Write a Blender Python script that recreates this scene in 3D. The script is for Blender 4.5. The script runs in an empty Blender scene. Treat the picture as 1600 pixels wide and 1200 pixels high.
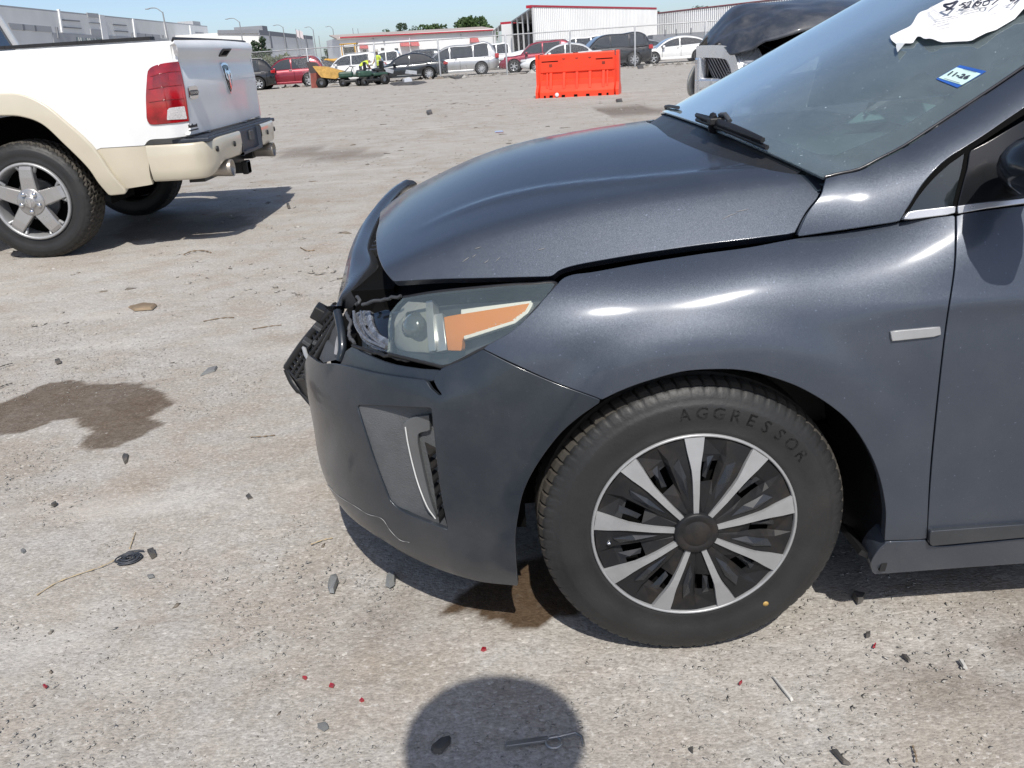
import bpy, bmesh, math, random
import numpy as np
from mathutils import Matrix, Vector, geometry, noise

random.seed(7)
rng = np.random.default_rng(11)
SC = bpy.context.scene
COL = SC.collection

# ------------------------------------------------------------------ camera
CAM_F, CAM_PITCH, CAM_ROLL, CAM_H = 1300.0, 21.76, 3.704, 1.209   # focal length in pixels of a 1600 wide frame
_th, _ro = math.radians(CAM_PITCH), math.radians(CAM_ROLL)
FW = np.array([0, math.cos(_th), -math.sin(_th)])
_u0 = np.array([0, math.sin(_th), math.cos(_th)])
RT = np.array([math.cos(_ro), 0, 0]) - math.sin(_ro) * _u0
UP = np.array([math.sin(_ro), 0, 0]) + math.cos(_ro) * _u0
EYE = np.array([0, 0, CAM_H])
cd = bpy.data.cameras.new('camera')
cam = bpy.data.objects.new('camera', cd)
COL.objects.link(cam)
cam.matrix_world = Matrix(((RT[0], UP[0], -FW[0], 0), (RT[1], UP[1], -FW[1], 0), (RT[2], UP[2], -FW[2], CAM_H), (0, 0, 0, 1)))
cd.sensor_width = 36.0
cd.lens = 36.0 * CAM_F / 1600.0
cd.clip_start = 0.05
cd.clip_end = 3000
SC.camera = cam

# ------------------------------------------------------------------ sky and sun
SUN_EL = 52.0
world = bpy.data.worlds.new('World')
SC.world = world
world.use_nodes = True
wn = world.node_tree
wn.nodes.clear()
sky = wn.nodes.new('ShaderNodeTexSky')
sky.sky_type = 'NISHITA'
sky.sun_disc = False
sky.sun_elevation = math.radians(SUN_EL)
sky.sun_rotation = math.radians(175)
sky.air_density = 0.6
sky.dust_density = 1.1
sky.ozone_density = 1.5
bg = wn.nodes.new('ShaderNodeBackground')
bg.inputs['Strength'].default_value = 0.15
wo = wn.nodes.new('ShaderNodeOutputWorld')
tint = wn.nodes.new('ShaderNodeMix'); tint.data_type = 'RGBA'; tint.blend_type = 'MULTIPLY'
tint.inputs[0].default_value = 1.0; tint.inputs[7].default_value = (1.0, .985, .95, 1)
wn.links.new(sky.outputs[0], tint.inputs[6])
wn.links.new(tint.outputs[2], bg.inputs[0])
wn.links.new(bg.outputs[0], wo.inputs[0])
sl = bpy.data.lights.new('sun', 'SUN')
sl.energy = 4.3
sl.angle = math.radians(0.55)
sl.color = (1.0, 0.955, 0.89)
sun = bpy.data.objects.new('sun', sl)
COL.objects.link(sun)
_az = math.radians(5.0)   # the sun stands behind the camera, a little to the right
_d = Vector((-math.sin(_az) * math.cos(math.radians(SUN_EL)), math.cos(_az) * math.cos(math.radians(SUN_EL)), -math.sin(math.radians(SUN_EL))))
sun.rotation_euler = _d.to_track_quat('-Z', 'Y').to_euler()
SC.view_settings.view_transform = 'Standard'
SC.view_settings.look = 'None'
SC.view_settings.exposure = 0.10
SC.view_settings.gamma = 1.0
SC.view_settings.use_curve_mapping = False
SC.cycles.use_denoising = True
SC.cycles.max_bounces = 8
SC.cycles.transparent_max_bounces = 12
SC.cycles.sample_clamp_indirect = 6.0

# ------------------------------------------------------------------ pixel <-> place (photo is 1600 x 1200)
def ray(x, y):
    x = np.asarray(x, float); y = np.asarray(y, float)
    return FW + RT * ((x - 800) / CAM_F)[..., None] + UP * ((600 - y) / CAM_F)[..., None]
def ground(x, y, z=0.0):
    d = ray(x, y); t = (z - EYE[2]) / d[..., 2]
    return EYE + d * t[..., None]
def onplane(x, y, axis, v):
    d = ray(x, y); t = (v - EYE[axis]) / d[..., axis]
    return EYE + d * t[..., None]
def proj(P):
    d = np.asarray(P, float) - EYE
    z = d @ FW
    return np.stack([800 + CAM_F * (d @ RT) / z, 600 - CAM_F * (d @ UP) / z], -1)

# ------------------------------------------------------------------ object helpers
def tag(o, label=None, cat=None, group=None, kind=None):
    if label: o['label'] = label
    if cat: o['category'] = cat
    if group: o['group'] = group
    if kind: o['kind'] = kind
    return o
def thing(name, label, cat, loc=(0, 0, 0), rz=0.0, group=None):
    o = bpy.data.objects.new(name, None)
    COL.objects.link(o)
    o.empty_display_size = 0.2
    o.location = loc; o.rotation_euler = (0, 0, rz)
    return tag(o, label, cat, group)
def link(name, me, parent=None, mat=None):
    o = bpy.data.objects.new(name, me)
    COL.objects.link(o)
    if parent is not None: o.parent = parent
    if mat is not None and not me.materials: me.materials.append(mat)
    return o
def raw_mesh(name, verts, faces, smooth=False, normals=None):
    me = bpy.data.meshes.new(name)
    me.from_pydata([tuple(map(float, v)) for v in verts], [], [tuple(map(int, f)) for f in faces])
    if smooth:
        me.polygons.foreach_set('use_smooth', [True] * len(me.polygons))
    me.update()
    if normals is not None:
        me.normals_split_custom_set_from_vertices([tuple(map(float, n)) for n in normals])
    return me

class MB:
    """collects simple shapes into one mesh"""
    def __init__(s): s.v = []; s.f = []; s.sm = []
    def add(s, verts, faces, smooth=False):
        o = len(s.v)
        s.v += [tuple(map(float, p)) for p in verts]
        s.f += [tuple(int(i) + o for i in f) for f in faces]
        s.sm += [smooth] * len(faces)
        return s
    def box(s, c, d, rz=0.0, rx=0.0, ry=0.0, bev=0.0):
        x, y, z = d[0] / 2, d[1] / 2, d[2] / 2
        M = Matrix.Rotation(rz, 3, 'Z') @ Matrix.Rotation(ry, 3, 'Y') @ Matrix.Rotation(rx, 3, 'X')
        if bev <= 0:
            P = [(-x, -y, -z), (x, -y, -z), (x, y, -z), (-x, y, -z), (-x, -y, z), (x, -y, z), (x, y, z), (-x, y, z)]
            F = [(0, 3, 2, 1), (4, 5, 6, 7), (0, 1, 5, 4), (1, 2, 6, 5), (2, 3, 7, 6), (3, 0, 4, 7)]
        else:
            bm = bmesh.new()
            bmesh.ops.create_cube(bm, size=1.0)
            for v in bm.verts: v.co = Vector((v.co.x * 2 * x, v.co.y * 2 * y, v.co.z * 2 * z))
            bmesh.ops.bevel(bm, geom=bm.edges[:], offset=min(bev, x * .9, y * .9, z * .9), segments=2, affect='EDGES', profile=0.5)
            bm.verts.index_update()
            P = [v.co.copy() for v in bm.verts]; F = [[v.index for v in f.verts] for f in bm.faces]
            bm.free()
        return s.add([tuple(M @ Vector(p) + Vector(c)) for p in P], F)
    def tube(s, pts, r, n=8, cap=True, smooth=True):
        pts = [Vector(p) for p in pts]
        rr = r if hasattr(r, '__len__') else [r] * len(pts)
        V = []; F = []
        prev = None
        for i, p in enumerate(pts):
            t = (pts[min(i + 1, len(pts) - 1)] - pts[max(i - 1, 0)]).normalized()
            if prev is None:
                a = t.orthogonal().normalized()
            else:
                a = (prev - t * prev.dot(t)).normalized()
            prev = a
            b = t.cross(a)
            for k in range(n):
                g = 2 * math.pi * k / n
                V.append(p + (a * math.cos(g) + b * math.sin(g)) * rr[i])
        for i in range(len(pts) - 1):
            for k in range(n):
                F.append((i * n + k, i * n + (k + 1) % n, (i + 1) * n + (k + 1) % n, (i + 1) * n + k))
        s.add(V, F, smooth)
        if cap:
            m = len(pts) - 1
            s.add(V[:n], [tuple(range(n))[::-1]]); s.add(V[m * n:], [tuple(range(n))])
        return s
    def lathe(s, prof, c=(0, 0, 0), axis='y', n=32, smooth=True, close=False):
        """prof: list of (r, h); axis through c"""
        V = []; F = []
        m = len(prof)
        for k in range(n):
            g = 2 * math.pi * k / n
            for r, h in prof:
                if axis == 'y': V.append((c[0] + r * math.cos(g), c[1] + h, c[2] + r * math.sin(g)))
                elif axis == 'x': V.append((c[0] + h, c[1] + r * math.cos(g), c[2] + r * math.sin(g)))
                else: V.append((c[0] + r * math.cos(g), c[1] + r * math.sin(g), c[2] + h))
        mm = m if close else m - 1
        for k in range(n):
            for j in range(mm):
                F.append((k * m + j, ((k + 1) % n) * m + j, ((k + 1) % n) * m + (j + 1) % m, k * m + (j + 1) % m))
        return s.add(V, F, smooth)
    def prism(s, poly, a0, a1, axis='y'):
        """poly of 2D points extruded along axis from a0 to a1. axis y: (x,z); axis x: (y,z); axis z: (x,y)"""
        n = len(poly)
        def P(p, h):
            return (p[0], h, p[1]) if axis == 'y' else ((h, p[0], p[1]) if axis == 'x' else (p[0], p[1], h))
        V = [P(p, a0) for p in poly] + [P(p, a1) for p in poly]
        F = [tuple(range(n)), tuple(range(2 * n - 1, n - 1, -1))]
        F += [(i, n + i, n + (i + 1) % n, (i + 1) % n) for i in range(n)]
        return s.add(V, F)
    def build(s, name, mat, parent=None, fix=True):
        me = bpy.data.meshes.new(name)
        me.from_pydata(s.v, [], s.f)
        me.polygons.foreach_set('use_smooth', s.sm)
        me.update()
        if fix:
            bm = bmesh.new(); bm.from_mesh(me)
            bmesh.ops.recalc_face_normals(bm, faces=bm.faces[:])
            bm.to_mesh(me); bm.free()
        me.materials.append(mat)
        return link(name, me, parent)

def copy_tree(o, parent=None):
    c = o.copy(); COL.objects.link(c)
    if parent is not None: c.parent = parent
    for ch in list(o.children): copy_tree(ch, c)
    return c

_fontcache = {}
def text_geo(s, size, depth=0.0, bold=0.0):
    """built-in font -> verts, faces centred at the origin in the xy plane"""
    key = (s, size, depth, bold)
    if key not in _fontcache:
        cu = bpy.data.curves.new('lettering', 'FONT')
        cu.body = s; cu.size = size; cu.align_x = 'CENTER'; cu.align_y = 'CENTER'
        cu.extrude = depth; cu.offset = bold * size; cu.resolution_u = 3
        ob = bpy.data.objects.new('lettering', cu)
        COL.objects.link(ob)
        me = bpy.data.meshes.new_from_object(ob.evaluated_get(bpy.context.evaluated_depsgraph_get()))
        V = [tuple(v.co) for v in me.vertices]; F = [tuple(p.vertices) for p in me.polygons]
        bpy.data.objects.remove(ob); bpy.data.curves.remove(cu); bpy.data.meshes.remove(me)
        _fontcache[key] = (V, F)
    return _fontcache[key]

# ------------------------------------------------------------------ materials
class NT:
    def __init__(s, name):
        s.m = bpy.data.materials.new(name); s.m.use_nodes = True
        s.t = s.m.node_tree; s.t.nodes.clear()
        s.out = s.t.nodes.new('ShaderNodeOutputMaterial')
    def n(s, typ, **kw):
        nd = s.t.nodes.new(typ)
        for k, v in kw.items():
            if k.startswith('_'): setattr(nd, k[1:], v)
            else:
                key = k.replace('_', ' ')
                sock = nd.inputs.get(key)
                if isinstance(v, bpy.types.NodeSocket): s.t.links.new(v, sock)
                else: sock.default_value = v
        return nd
    def l(s, a, b): s.t.links.new(a, b)
    def coord(s, scale=1.0, which='Object'):
        tc = s.n('ShaderNodeTexCoord')
        if scale == 1.0: return tc.outputs[which]
        mp = s.n('ShaderNodeMapping'); s.l(tc.outputs[which], mp.inputs[0])
        mp.inputs['Scale'].default_value = (scale,) * 3 if not hasattr(scale, '__len__') else scale
        return mp.outputs[0]
    def noise(s, vec, scale, detail=4, rough=.55, dist=0.0):
        nd = s.n('ShaderNodeTexNoise', Scale=scale, Detail=detail, Roughness=rough, Distortion=dist)
        s.l(vec, nd.inputs['Vector']); return nd.outputs['Fac']
    def voro(s, vec, scale, out='Color', rand=1.0, feature='F1'):
        nd = s.n('ShaderNodeTexVoronoi', Scale=scale, Randomness=rand); nd.feature = feature
        s.l(vec, nd.inputs['Vector']); return nd.outputs[out]
    def ramp(s, fac, stops):
        r = s.n('ShaderNodeValToRGB'); s.l(fac, r.inputs[0])
        e = r.color_ramp.elements
        while len(e) < len(stops): e.new(0.5)
        for i, (p, c) in enumerate(stops):
            e[i].position = p
            e[i].color = (c, c, c, 1) if not hasattr(c, '__len__') else (*c, 1)
        return r.outputs[0]
    def mix(s, fac, a, b, mode='MIX'):
        m = s.n('ShaderNodeMix', _data_type='RGBA', _blend_type=mode)
        for v, i in ((fac, 0), (a, 6), (b, 7)):
            if isinstance(v, bpy.types.NodeSocket): s.l(v, m.inputs[i])
            elif hasattr(v, '__len__'): m.inputs[i].default_value = (*v, 1)
            else: m.inputs[i].default_value = v
        return m.outputs[2]
    def math(s, op, a, b=None, c=None, clamp=False):
        m = s.n('ShaderNodeMath', _operation=op); m.use_clamp = clamp
        for i, v in enumerate((a, b, c)):
            if v is None: continue
            if isinstance(v, bpy.types.NodeSocket): s.l(v, m.inputs[i])
            else: m.inputs[i].default_value = v
        return m.outputs[0]
    def bump(s, h, strength=.3, dist=.01, normal=None):
        b = s.n('ShaderNodeBump', Strength=strength, Distance=dist); s.l(h, b.inputs['Height'])
        if normal is not None: s.l(normal, b.inputs['Normal'])
        return b.outputs[0]
    def bsdf(s, **kw):
        p = s.n('ShaderNodeBsdfPrincipled')
        for k, v in kw.items():
            sock = p.inputs[k.replace('_', ' ')]
            if isinstance(v, bpy.types.NodeSocket): s.l(v, sock)
            elif hasattr(v, '__len__') and len(v) == 3 and sock.type == 'RGBA': sock.default_value = (*v, 1)
            else: sock.default_value = v
        return p
    def done(s, sh):
        s.l(sh if isinstance(sh, bpy.types.NodeSocket) else sh.outputs[0], s.out.inputs[0]); return s.m

def simple(name, col, rough=.5, metal=0.0, var=.25, scale=6.0, bump=0.0, bscale=60.0, coat=0.0, dirt=0.0, dirtcol=(.30, .25, .19), spec=.5):
    t = NT(name); v = t.coord()
    c = tuple(x * (1 - var) for x in col); d = tuple(min(1, x * (1 + var)) for x in col)
    f = t.ramp(t.noise(v, scale, 6), [(.3, 0.0), (.7, 1.0)])
    base = t.mix(f, c, d)
    if dirt:
        g = t.ramp(t.noise(v, scale * .7, 8, .65), [(.62 - dirt * .3, 0.0), (.9, dirt)])
        base = t.mix(g, base, dirtcol)
    rr = t.math('ADD', t.math('MULTIPLY', f, .12), rough - .06)
    kw = dict(Base_Color=base, Roughness=rr, Metallic=metal, Coat_Weight=coat, Coat_Roughness=.04, Specular_IOR_Level=spec)
    if bump: kw['Normal'] = t.bump(t.noise(v, bscale, 5), bump, .004)
    return t.done(t.bsdf(**kw))

def paint(name, col, rough=.35, metal=.75, flake=1.0, dust=.05, coat=1.0, grime=0.0):
    """metallic car paint: flakes under a clear coat, thin film of dust"""
    t = NT(name); v = t.coord()
    geo = t.n('ShaderNodeNewGeometry')
    fl = t.voro(v, 1100.0)
    sub = t.n('ShaderNodeVectorMath', _operation='SUBTRACT'); t.l(fl, sub.inputs[0]); sub.inputs[1].default_value = (.5, .5, .5)
    sc = t.n('ShaderNodeVectorMath', _operation='SCALE'); t.l(sub.outputs[0], sc.inputs[0]); sc.inputs['Scale'].default_value = .13 * flake
    ad = t.n('ShaderNodeVectorMath', _operation='ADD'); t.l(geo.outputs['Normal'], ad.inputs[0]); t.l(sc.outputs[0], ad.inputs[1])
    nm = t.n('ShaderNodeVectorMath', _operation='NORMALIZE'); t.l(ad.outputs[0], nm.inputs[0])
    sp = t.voro(v, 420.0)
    spk = t.ramp(sp, [(.92, 0.0), (.97, .30 * flake)])
    c0 = t.mix(t.noise(v, 2.0, 3), tuple(x * .92 for x in col), tuple(x * 1.08 for x in col))
    base = t.mix(spk, c0, tuple(min(1, x * 4) for x in col))
    dst = t.ramp(t.noise(v, 7.0, 9, .7), [(.45, 0.0), (.9, dust * 2)])
    if grime:   # road dirt thrown up on the lowest part of the body
        sx = t.n('ShaderNodeSeparateXYZ'); t.l(v, sx.inputs[0])
        hz = t.math('SUBTRACT', .46, t.math('ADD', sx.outputs[2], t.math('MULTIPLY', t.noise(v, 6.0, 6, .7), .18)))
        dst = t.math('ADD', dst, t.math('MULTIPLY', t.math('MULTIPLY', hz, 3.2, clamp=True), grime), clamp=True)
    base = t.mix(dst, base, (.40, .37, .33))
    mt = t.math('SUBTRACT', metal, dst, clamp=True)
    ro = t.math('ADD', rough, t.math('MULTIPLY', dst, .6))
    cr = t.math('ADD', .095, t.math('MULTIPLY', t.noise(v, 12.0, 6, .7), .07))
    wav = t.bump(t.noise(v, 3.0, 2), .05, .004)
    p = t.bsdf(Base_Color=base, Metallic=mt, Roughness=ro, Normal=nm.outputs[0], Coat_Weight=coat, Coat_Roughness=cr)
    return t.done(p)

def glass(name, tint=(.55, .66, .64), rough=.01, dust=.05, refl=1.0):
    t = NT(name); v = t.coord()
    tr = t.n('ShaderNodeBsdfTransparent'); tr.inputs[0].default_value = (*tint, 1)
    gl = t.n('ShaderNodeBsdfGlossy', Roughness=rough); gl.inputs[0].default_value = (.95, 1, 1, 1)
    fr = t.n('ShaderNodeFresnel', IOR=1.52)
    f = t.math('MULTIPLY', fr.outputs[0], 1.55 * refl, clamp=True)
    m1 = t.n('ShaderNodeMixShader'); t.l(f, m1.inputs[0]); t.l(tr.outputs[0], m1.inputs[1]); t.l(gl.outputs[0], m1.inputs[2])
    di = t.n('ShaderNodeBsdfDiffuse'); di.inputs[0].default_value = (.42, .53, .57, 1)  # blue-green film: dust haze, with sky reflection put into its colour
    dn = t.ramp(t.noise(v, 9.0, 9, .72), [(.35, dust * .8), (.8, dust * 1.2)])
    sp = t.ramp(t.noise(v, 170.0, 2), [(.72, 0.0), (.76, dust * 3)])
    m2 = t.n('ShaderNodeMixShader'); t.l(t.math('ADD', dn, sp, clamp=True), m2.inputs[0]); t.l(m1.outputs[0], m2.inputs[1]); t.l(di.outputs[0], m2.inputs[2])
    return t.done(m2)

M = {}
M['black'] = simple('black_plastic', (.012, .012, .013), .5, bump=.15, dirt=.12)
M['black_gloss'] = simple('gloss_black_plastic', (.010, .011, .013), .18, var=.15, dirt=.05)
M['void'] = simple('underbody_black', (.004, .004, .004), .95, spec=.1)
M['plastic_grey'] = simple('grey_textured_plastic', (.055, .058, .063), .55, bump=.4, bscale=400, dirt=.1)
M['rubber'] = simple('tyre_rubber', (.0165, .017, .0175), .55, scale=9, bump=.2, bscale=120, dirt=.35, dirtcol=(.045, .038, .032))
M['tread'] = simple('tyre_tread_dusty', (.048, .043, .036), .8, scale=14, bump=.3, bscale=150, dirt=.6, dirtcol=(.085, .07, .055))
M['silver'] = simple('silver_alloy', (.34, .345, .35), .40, .35, var=.06, scale=30)
M['chrome'] = simple('chrome', (.72, .73, .75), .10, 1.0, var=.05)
M['dullchrome'] = simple('dusty_chrome', (.62, .63, .65), .32, .75, var=.08, dirt=.12)
M['steel'] = simple('galvanised_steel', (.42, .43, .44), .45, .8, var=.15, scale=20)
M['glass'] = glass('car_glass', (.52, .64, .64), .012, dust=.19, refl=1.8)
# ------------------------------------------------------------------ smooth curves and trimmed surface panels
class Spline:
    """natural cubic through (x, y), y may be a vector"""
    def __init__(s, x, y):
        s.x = np.asarray(x, float); s.y = np.asarray(y, float)
        if s.y.ndim == 1: s.y = s.y[:, None]; s.flat = True
        else: s.flat = False
        n = len(s.x); h = np.diff(s.x)
        A = np.zeros((n, n)); R = np.zeros((n, s.y.shape[1])); A[0, 0] = A[-1, -1] = 1
        for i in range(1, n - 1):
            A[i, i - 1] = h[i - 1]; A[i, i] = 2 * (h[i - 1] + h[i]); A[i, i + 1] = h[i]
            R[i] = 6 * ((s.y[i + 1] - s.y[i]) / h[i] - (s.y[i] - s.y[i - 1]) / h[i - 1])
        s.m = np.linalg.solve(A, R); s.h = h
    def __call__(s, q):
        q = np.asarray(q, float); sh = q.shape; q = np.clip(q.ravel(), s.x[0], s.x[-1])
        i = np.clip(np.searchsorted(s.x, q) - 1, 0, len(s.x) - 2)
        h = s.h[i][:, None]; a = (s.x[i + 1] - q)[:, None] / h; b = 1 - a
        r = a * s.y[i] + b * s.y[i + 1] + ((a ** 3 - a) * s.m[i] + (b ** 3 - b) * s.m[i + 1]) * h * h / 6
        return r[:, 0].reshape(sh) if s.flat else r.reshape(sh + (s.y.shape[1],))
def sstep(x, a, b):
    t = np.clip((np.asarray(x, float) - a) / (b - a), 0, 1)
    return t * t * t * (t * (6 * t - 15) + 10)
def smooth(pts, n=7, closed=False):
    p = np.asarray(pts, float)
    if len(p) == 2 and not closed:
        return p[0] + (p[1] - p[0]) * np.linspace(0, 1, n + 1)[:, None]
    if closed: e = np.vstack([p[-1], p, p[0], p[1]])
    else: e = np.vstack([2 * p[0] - p[1], p, 2 * p[-1] - p[-2]])
    out = []
    for i in range(1, len(e) - 2):
        for k in range(n):
            t = k / n
            out.append(.5 * (2 * e[i] + (e[i + 1] - e[i - 1]) * t + (2 * e[i - 1] - 5 * e[i] + 4 * e[i + 1] - e[i + 2]) * t * t + (3 * e[i] - e[i - 1] - 3 * e[i + 1] + e[i + 2]) * t ** 3))
    if not closed: out.append(p[-1])
    return np.array(out)
def inpoly(P, poly):
    x, y = P[:, 0], P[:, 1]; r = np.zeros(len(P), bool); n = len(poly)
    for i in range(n):
        x1, y1 = poly[i]; x2, y2 = poly[(i + 1) % n]
        if y1 == y2: continue
        c = ((y1 > y) != (y2 > y)) & (x < (x2 - x1) * (y - y1) / (y2 - y1) + x1)
        r ^= c
    return r
def polydist(P, poly):
    d = np.full(len(P), 1e9); n = len(poly)
    for i in range(n):
        a = poly[i]; b = poly[(i + 1) % n]; ab = b - a; L = ab @ ab
        if L < 1e-14: continue
        t = np.clip(((P - a) @ ab) / L, 0, 1)
        d = np.minimum(d, np.linalg.norm(P - (a + t[:, None] * ab), axis=1))
    return d

class Surf:
    """parametric surface in a thing's own frame; org = where that frame stands"""
    def __init__(s, F, dom, org, ref=(0, 0, .4), grid=(170, 90)):
        s.F = F; s.dom = dom; s.org = np.array(org, float); s.ref = np.array(ref, float)
        s.grid = grid; s._g = None
        a = np.linspace(dom[0], dom[1], 23)[1:-1]; b = np.linspace(dom[2], dom[3], 23)[1:-1]
        A, B = [q.ravel() for q in np.meshgrid(a, b)]
        P = F(A, B); n = s._rawn(A, B)
        s.sg = 1.0 if np.median(np.sum(n * (P - s.ref), axis=1)) > 0 else -1.0
    def _rawn(s, a, b):
        e = 1e-4
        du = s.F(a + e, b) - s.F(a - e, b); dv = s.F(a, b + e) - s.F(a, b - e)
        n = np.cross(du, dv); L = np.linalg.norm(n, axis=-1, keepdims=True)
        return n / np.maximum(L, 1e-12)
    def N(s, a, b): return s._rawn(a, b) * s.sg
    def off(s, d): return Surf(lambda a, b: s.F(a, b) + d * s.N(a, b), s.dom, s.org, s.ref, s.grid)
    def inv(s, px):
        px = np.asarray(px, float)
        if s._g is None:
            a = np.linspace(s.dom[0], s.dom[1], s.grid[0]); b = np.linspace(s.dom[2], s.dom[3], s.grid[1])
            A, B = [q.ravel() for q in np.meshgrid(a, b)]
            P = s.F(A, B) + s.org; n = s.N(A, B)
            face = np.sum(n * (EYE - P), axis=1) > 0
            s._g = (A, B, proj(P), face)
        A, B, Q, face = s._g
        ua = np.zeros(len(px)); ub = np.zeros(len(px))
        for i, p in enumerate(px):
            d = np.hypot(Q[:, 0] - p[0], Q[:, 1] - p[1]) + np.where(face, 0, 25.0)
            k = d.argmin(); ua[i], ub[i] = A[k], B[k]
        e = 1e-4
        for it in range(25):
            r = px - proj(s.F(ua, ub) + s.org)
            ja = (proj(s.F(ua + e, ub) + s.org) - proj(s.F(ua - e, ub) + s.org)) / (2 * e)
            jb = (proj(s.F(ua, ub + e) + s.org) - proj(s.F(ua, ub - e) + s.org)) / (2 * e)
            g0 = (ja * r).sum(1); g1 = (jb * r).sum(1)
            h00 = (ja * ja).sum(1) * 1.001 + 1; h11 = (jb * jb).sum(1) * 1.001 + 1; h01 = (ja * jb).sum(1)
            D = h00 * h11 - h01 * h01
            da = (g0 * h11 - g1 * h01) / D; db = (h00 * g1 - h01 * g0) / D
            ua = np.clip(ua + np.clip(da, -.08, .08), s.dom[0], s.dom[1]); ub = np.clip(ub + np.clip(db, -.05, .05), s.dom[2], s.dom[3])
        return np.stack([ua, ub], 1)
    def at(s, x, y):
        st = s.inv([(x, y)]); return s.F(st[:, 0], st[:, 1])[0]

def trace(surf, segs, n=7):
    """segments: ('px', points) smooth in the photo, ('ln', points) straight in the photo, ('st', points) on the surface"""
    out = []
    for kind, pts in segs:
        if kind == 'st':
            q = np.asarray(pts, float)
            q = np.vstack([q[i] + (q[i + 1] - q[i]) * np.linspace(0, 1, 12, endpoint=False)[:, None] for i in range(len(q) - 1)] + [q[-1:]])
        elif kind == 'sm': q = smooth(pts, n)
        else:
            if kind == 'ln':
                p = np.asarray(pts, float)
                d = np.vstack([p[i] + (p[i + 1] - p[i]) * np.linspace(0, 1, n, endpoint=False)[:, None] for i in range(len(p) - 1)] + [p[-1:]])
            else: d = smooth(pts, n)
            q = surf.inv(d)
        out.append(q)
    return np.vstack(out)

def dedupe(poly, F, tol):
    P = F(poly[:, 0], poly[:, 1]); keep = [0]
    for i in range(1, len(poly)):
        if np.linalg.norm(P[i] - P[keep[-1]]) > tol: keep.append(i)
    while len(keep) > 3 and np.linalg.norm(P[keep[-1]] - P[keep[0]]) < tol: keep.pop()
    return poly[keep]

def panel(name, surf, segs, mat, parent, step=.02, thick=.012, holes=(), lift=0.0, n=7, edge=.0018, mirror=None, F2=None):
    poly = dedupe(trace(surf, segs, n), surf.F, .0025)
    hp = [dedupe(trace(surf, h, n), surf.F, .0025) for h in holes]
    c = poly.mean(0)[None]
    e = 1e-3
    mids = poly[::max(1, len(poly) // 12)]
    ms = np.median(np.linalg.norm(surf.F(mids[:, 0] + e, mids[:, 1]) - surf.F(mids[:, 0] - e, mids[:, 1]), axis=1)) / (2 * e)
    mt = np.median(np.linalg.norm(surf.F(mids[:, 0], mids[:, 1] + e) - surf.F(mids[:, 0], mids[:, 1] - e), axis=1)) / (2 * e)
    S = np.array([ms, mt])
    pm = poly * S; hm = [h * S for h in hp]
    lo, hi = pm.min(0), pm.max(0)
    gx = np.arange(lo[0] + step * .5, hi[0], step); gy = np.arange(lo[1] + step * .5, hi[1], step)
    G = np.stack(np.meshgrid(gx, gy), -1).reshape(-1, 2)
    G[:, 0] += (np.round((G[:, 1] - lo[1]) / step).astype(int) % 2) * step * .5
    ok = inpoly(G, pm)
    for h in hm: ok &= ~inpoly(G, h)
    G = G[ok]
    d = polydist(G, pm)
    for h in hm: d = np.minimum(d, polydist(G, h))
    G = G[d > step * .45]
    loops = [pm] + hm
    V2 = np.vstack(loops + [G]); E = []; o = 0
    for L in loops:
        E += [(o + i, o + (i + 1) % len(L)) for i in range(len(L))]; o += len(L)
    r = geometry.delaunay_2d_cdt([Vector(p) for p in V2], E, [], 0, 1e-7)
    v2 = np.array([tuple(p) for p in r[0]]); F = [tuple(f) for f in r[2]]
    cen = np.array([v2[list(f)].mean(0) for f in F])
    keep = inpoly(cen, pm)
    for h in hm: keep &= ~inpoly(cen, h)
    F = [f for f, k in zip(F, keep) if k]
    used = sorted({i for f in F for i in f}); mp = {u: i for i, u in enumerate(used)}
    v2 = v2[used]; F = [tuple(mp[i] for i in f) for f in F]
    st = v2 / S
    base = F2 if F2 is not None else surf.F
    nn = surf.N(st[:, 0], st[:, 1])
    P = base(st[:, 0], st[:, 1]) + nn * lift
    f0 = np.array(F)
    fn = np.cross(P[f0[:, 1]] - P[f0[:, 0]], P[f0[:, 2]] - P[f0[:, 0]])
    flip = (fn * nn[f0[:, 0]]).sum(1) < 0
    F = [f[::-1] if x else f for f, x in zip(F, flip)]
    V = list(P); NN = list(nn)
    # rim: boundary edges of the triangulation, turned over by a small round edge and then inwards
    if thick > 0:
        cnt = {}
        for f in F:
            for i in range(3): cnt[(f[i], f[(i + 1) % 3])] = 1
        be = [(a, b) for (a, b) in cnt if (b, a) not in cnt]
        outd = {}
        for a, b in be:
            t = P[b] - P[a]; L = np.linalg.norm(t)
            if L < 1e-9: continue
            q = np.cross(t / L, nn[a])
            for w in (a, b): outd[w] = outd.get(w, 0) + q
        idx = {}
        for w, q in outd.items():
            q = q / max(np.linalg.norm(q), 1e-9); k = len(V)
            V += [P[w], P[w] + q * edge * .7 - nn[w] * edge * .3, P[w] + q * edge - nn[w] * edge, P[w] + q * edge * .8 - nn[w] * (edge + thick)]
            NN += [nn[w], (nn[w] + q) / 1.414, q, q]
            idx[w] = k
        for a, b in be:
            if a in idx and b in idx:
                ka, kb = idx[a], idx[b]
                for j in range(3): F.append((ka + j, ka + j + 1, kb + j + 1, kb + j))
    NN = np.array(NN); NN /= np.maximum(np.linalg.norm(NN, axis=1, keepdims=True), 1e-9)
    me = raw_mesh(name, V, F, True, NN)
    o = link(name, me, parent, mat)
    if mirror:
        V2_ = [(p[0], -p[1], p[2]) for p in V]; N2 = NN * np.array([1, -1, 1])
        link(mirror if isinstance(mirror, str) else name, raw_mesh(name, V2_, [f[::-1] for f in F], True, N2), parent, mat)
    return o

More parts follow.
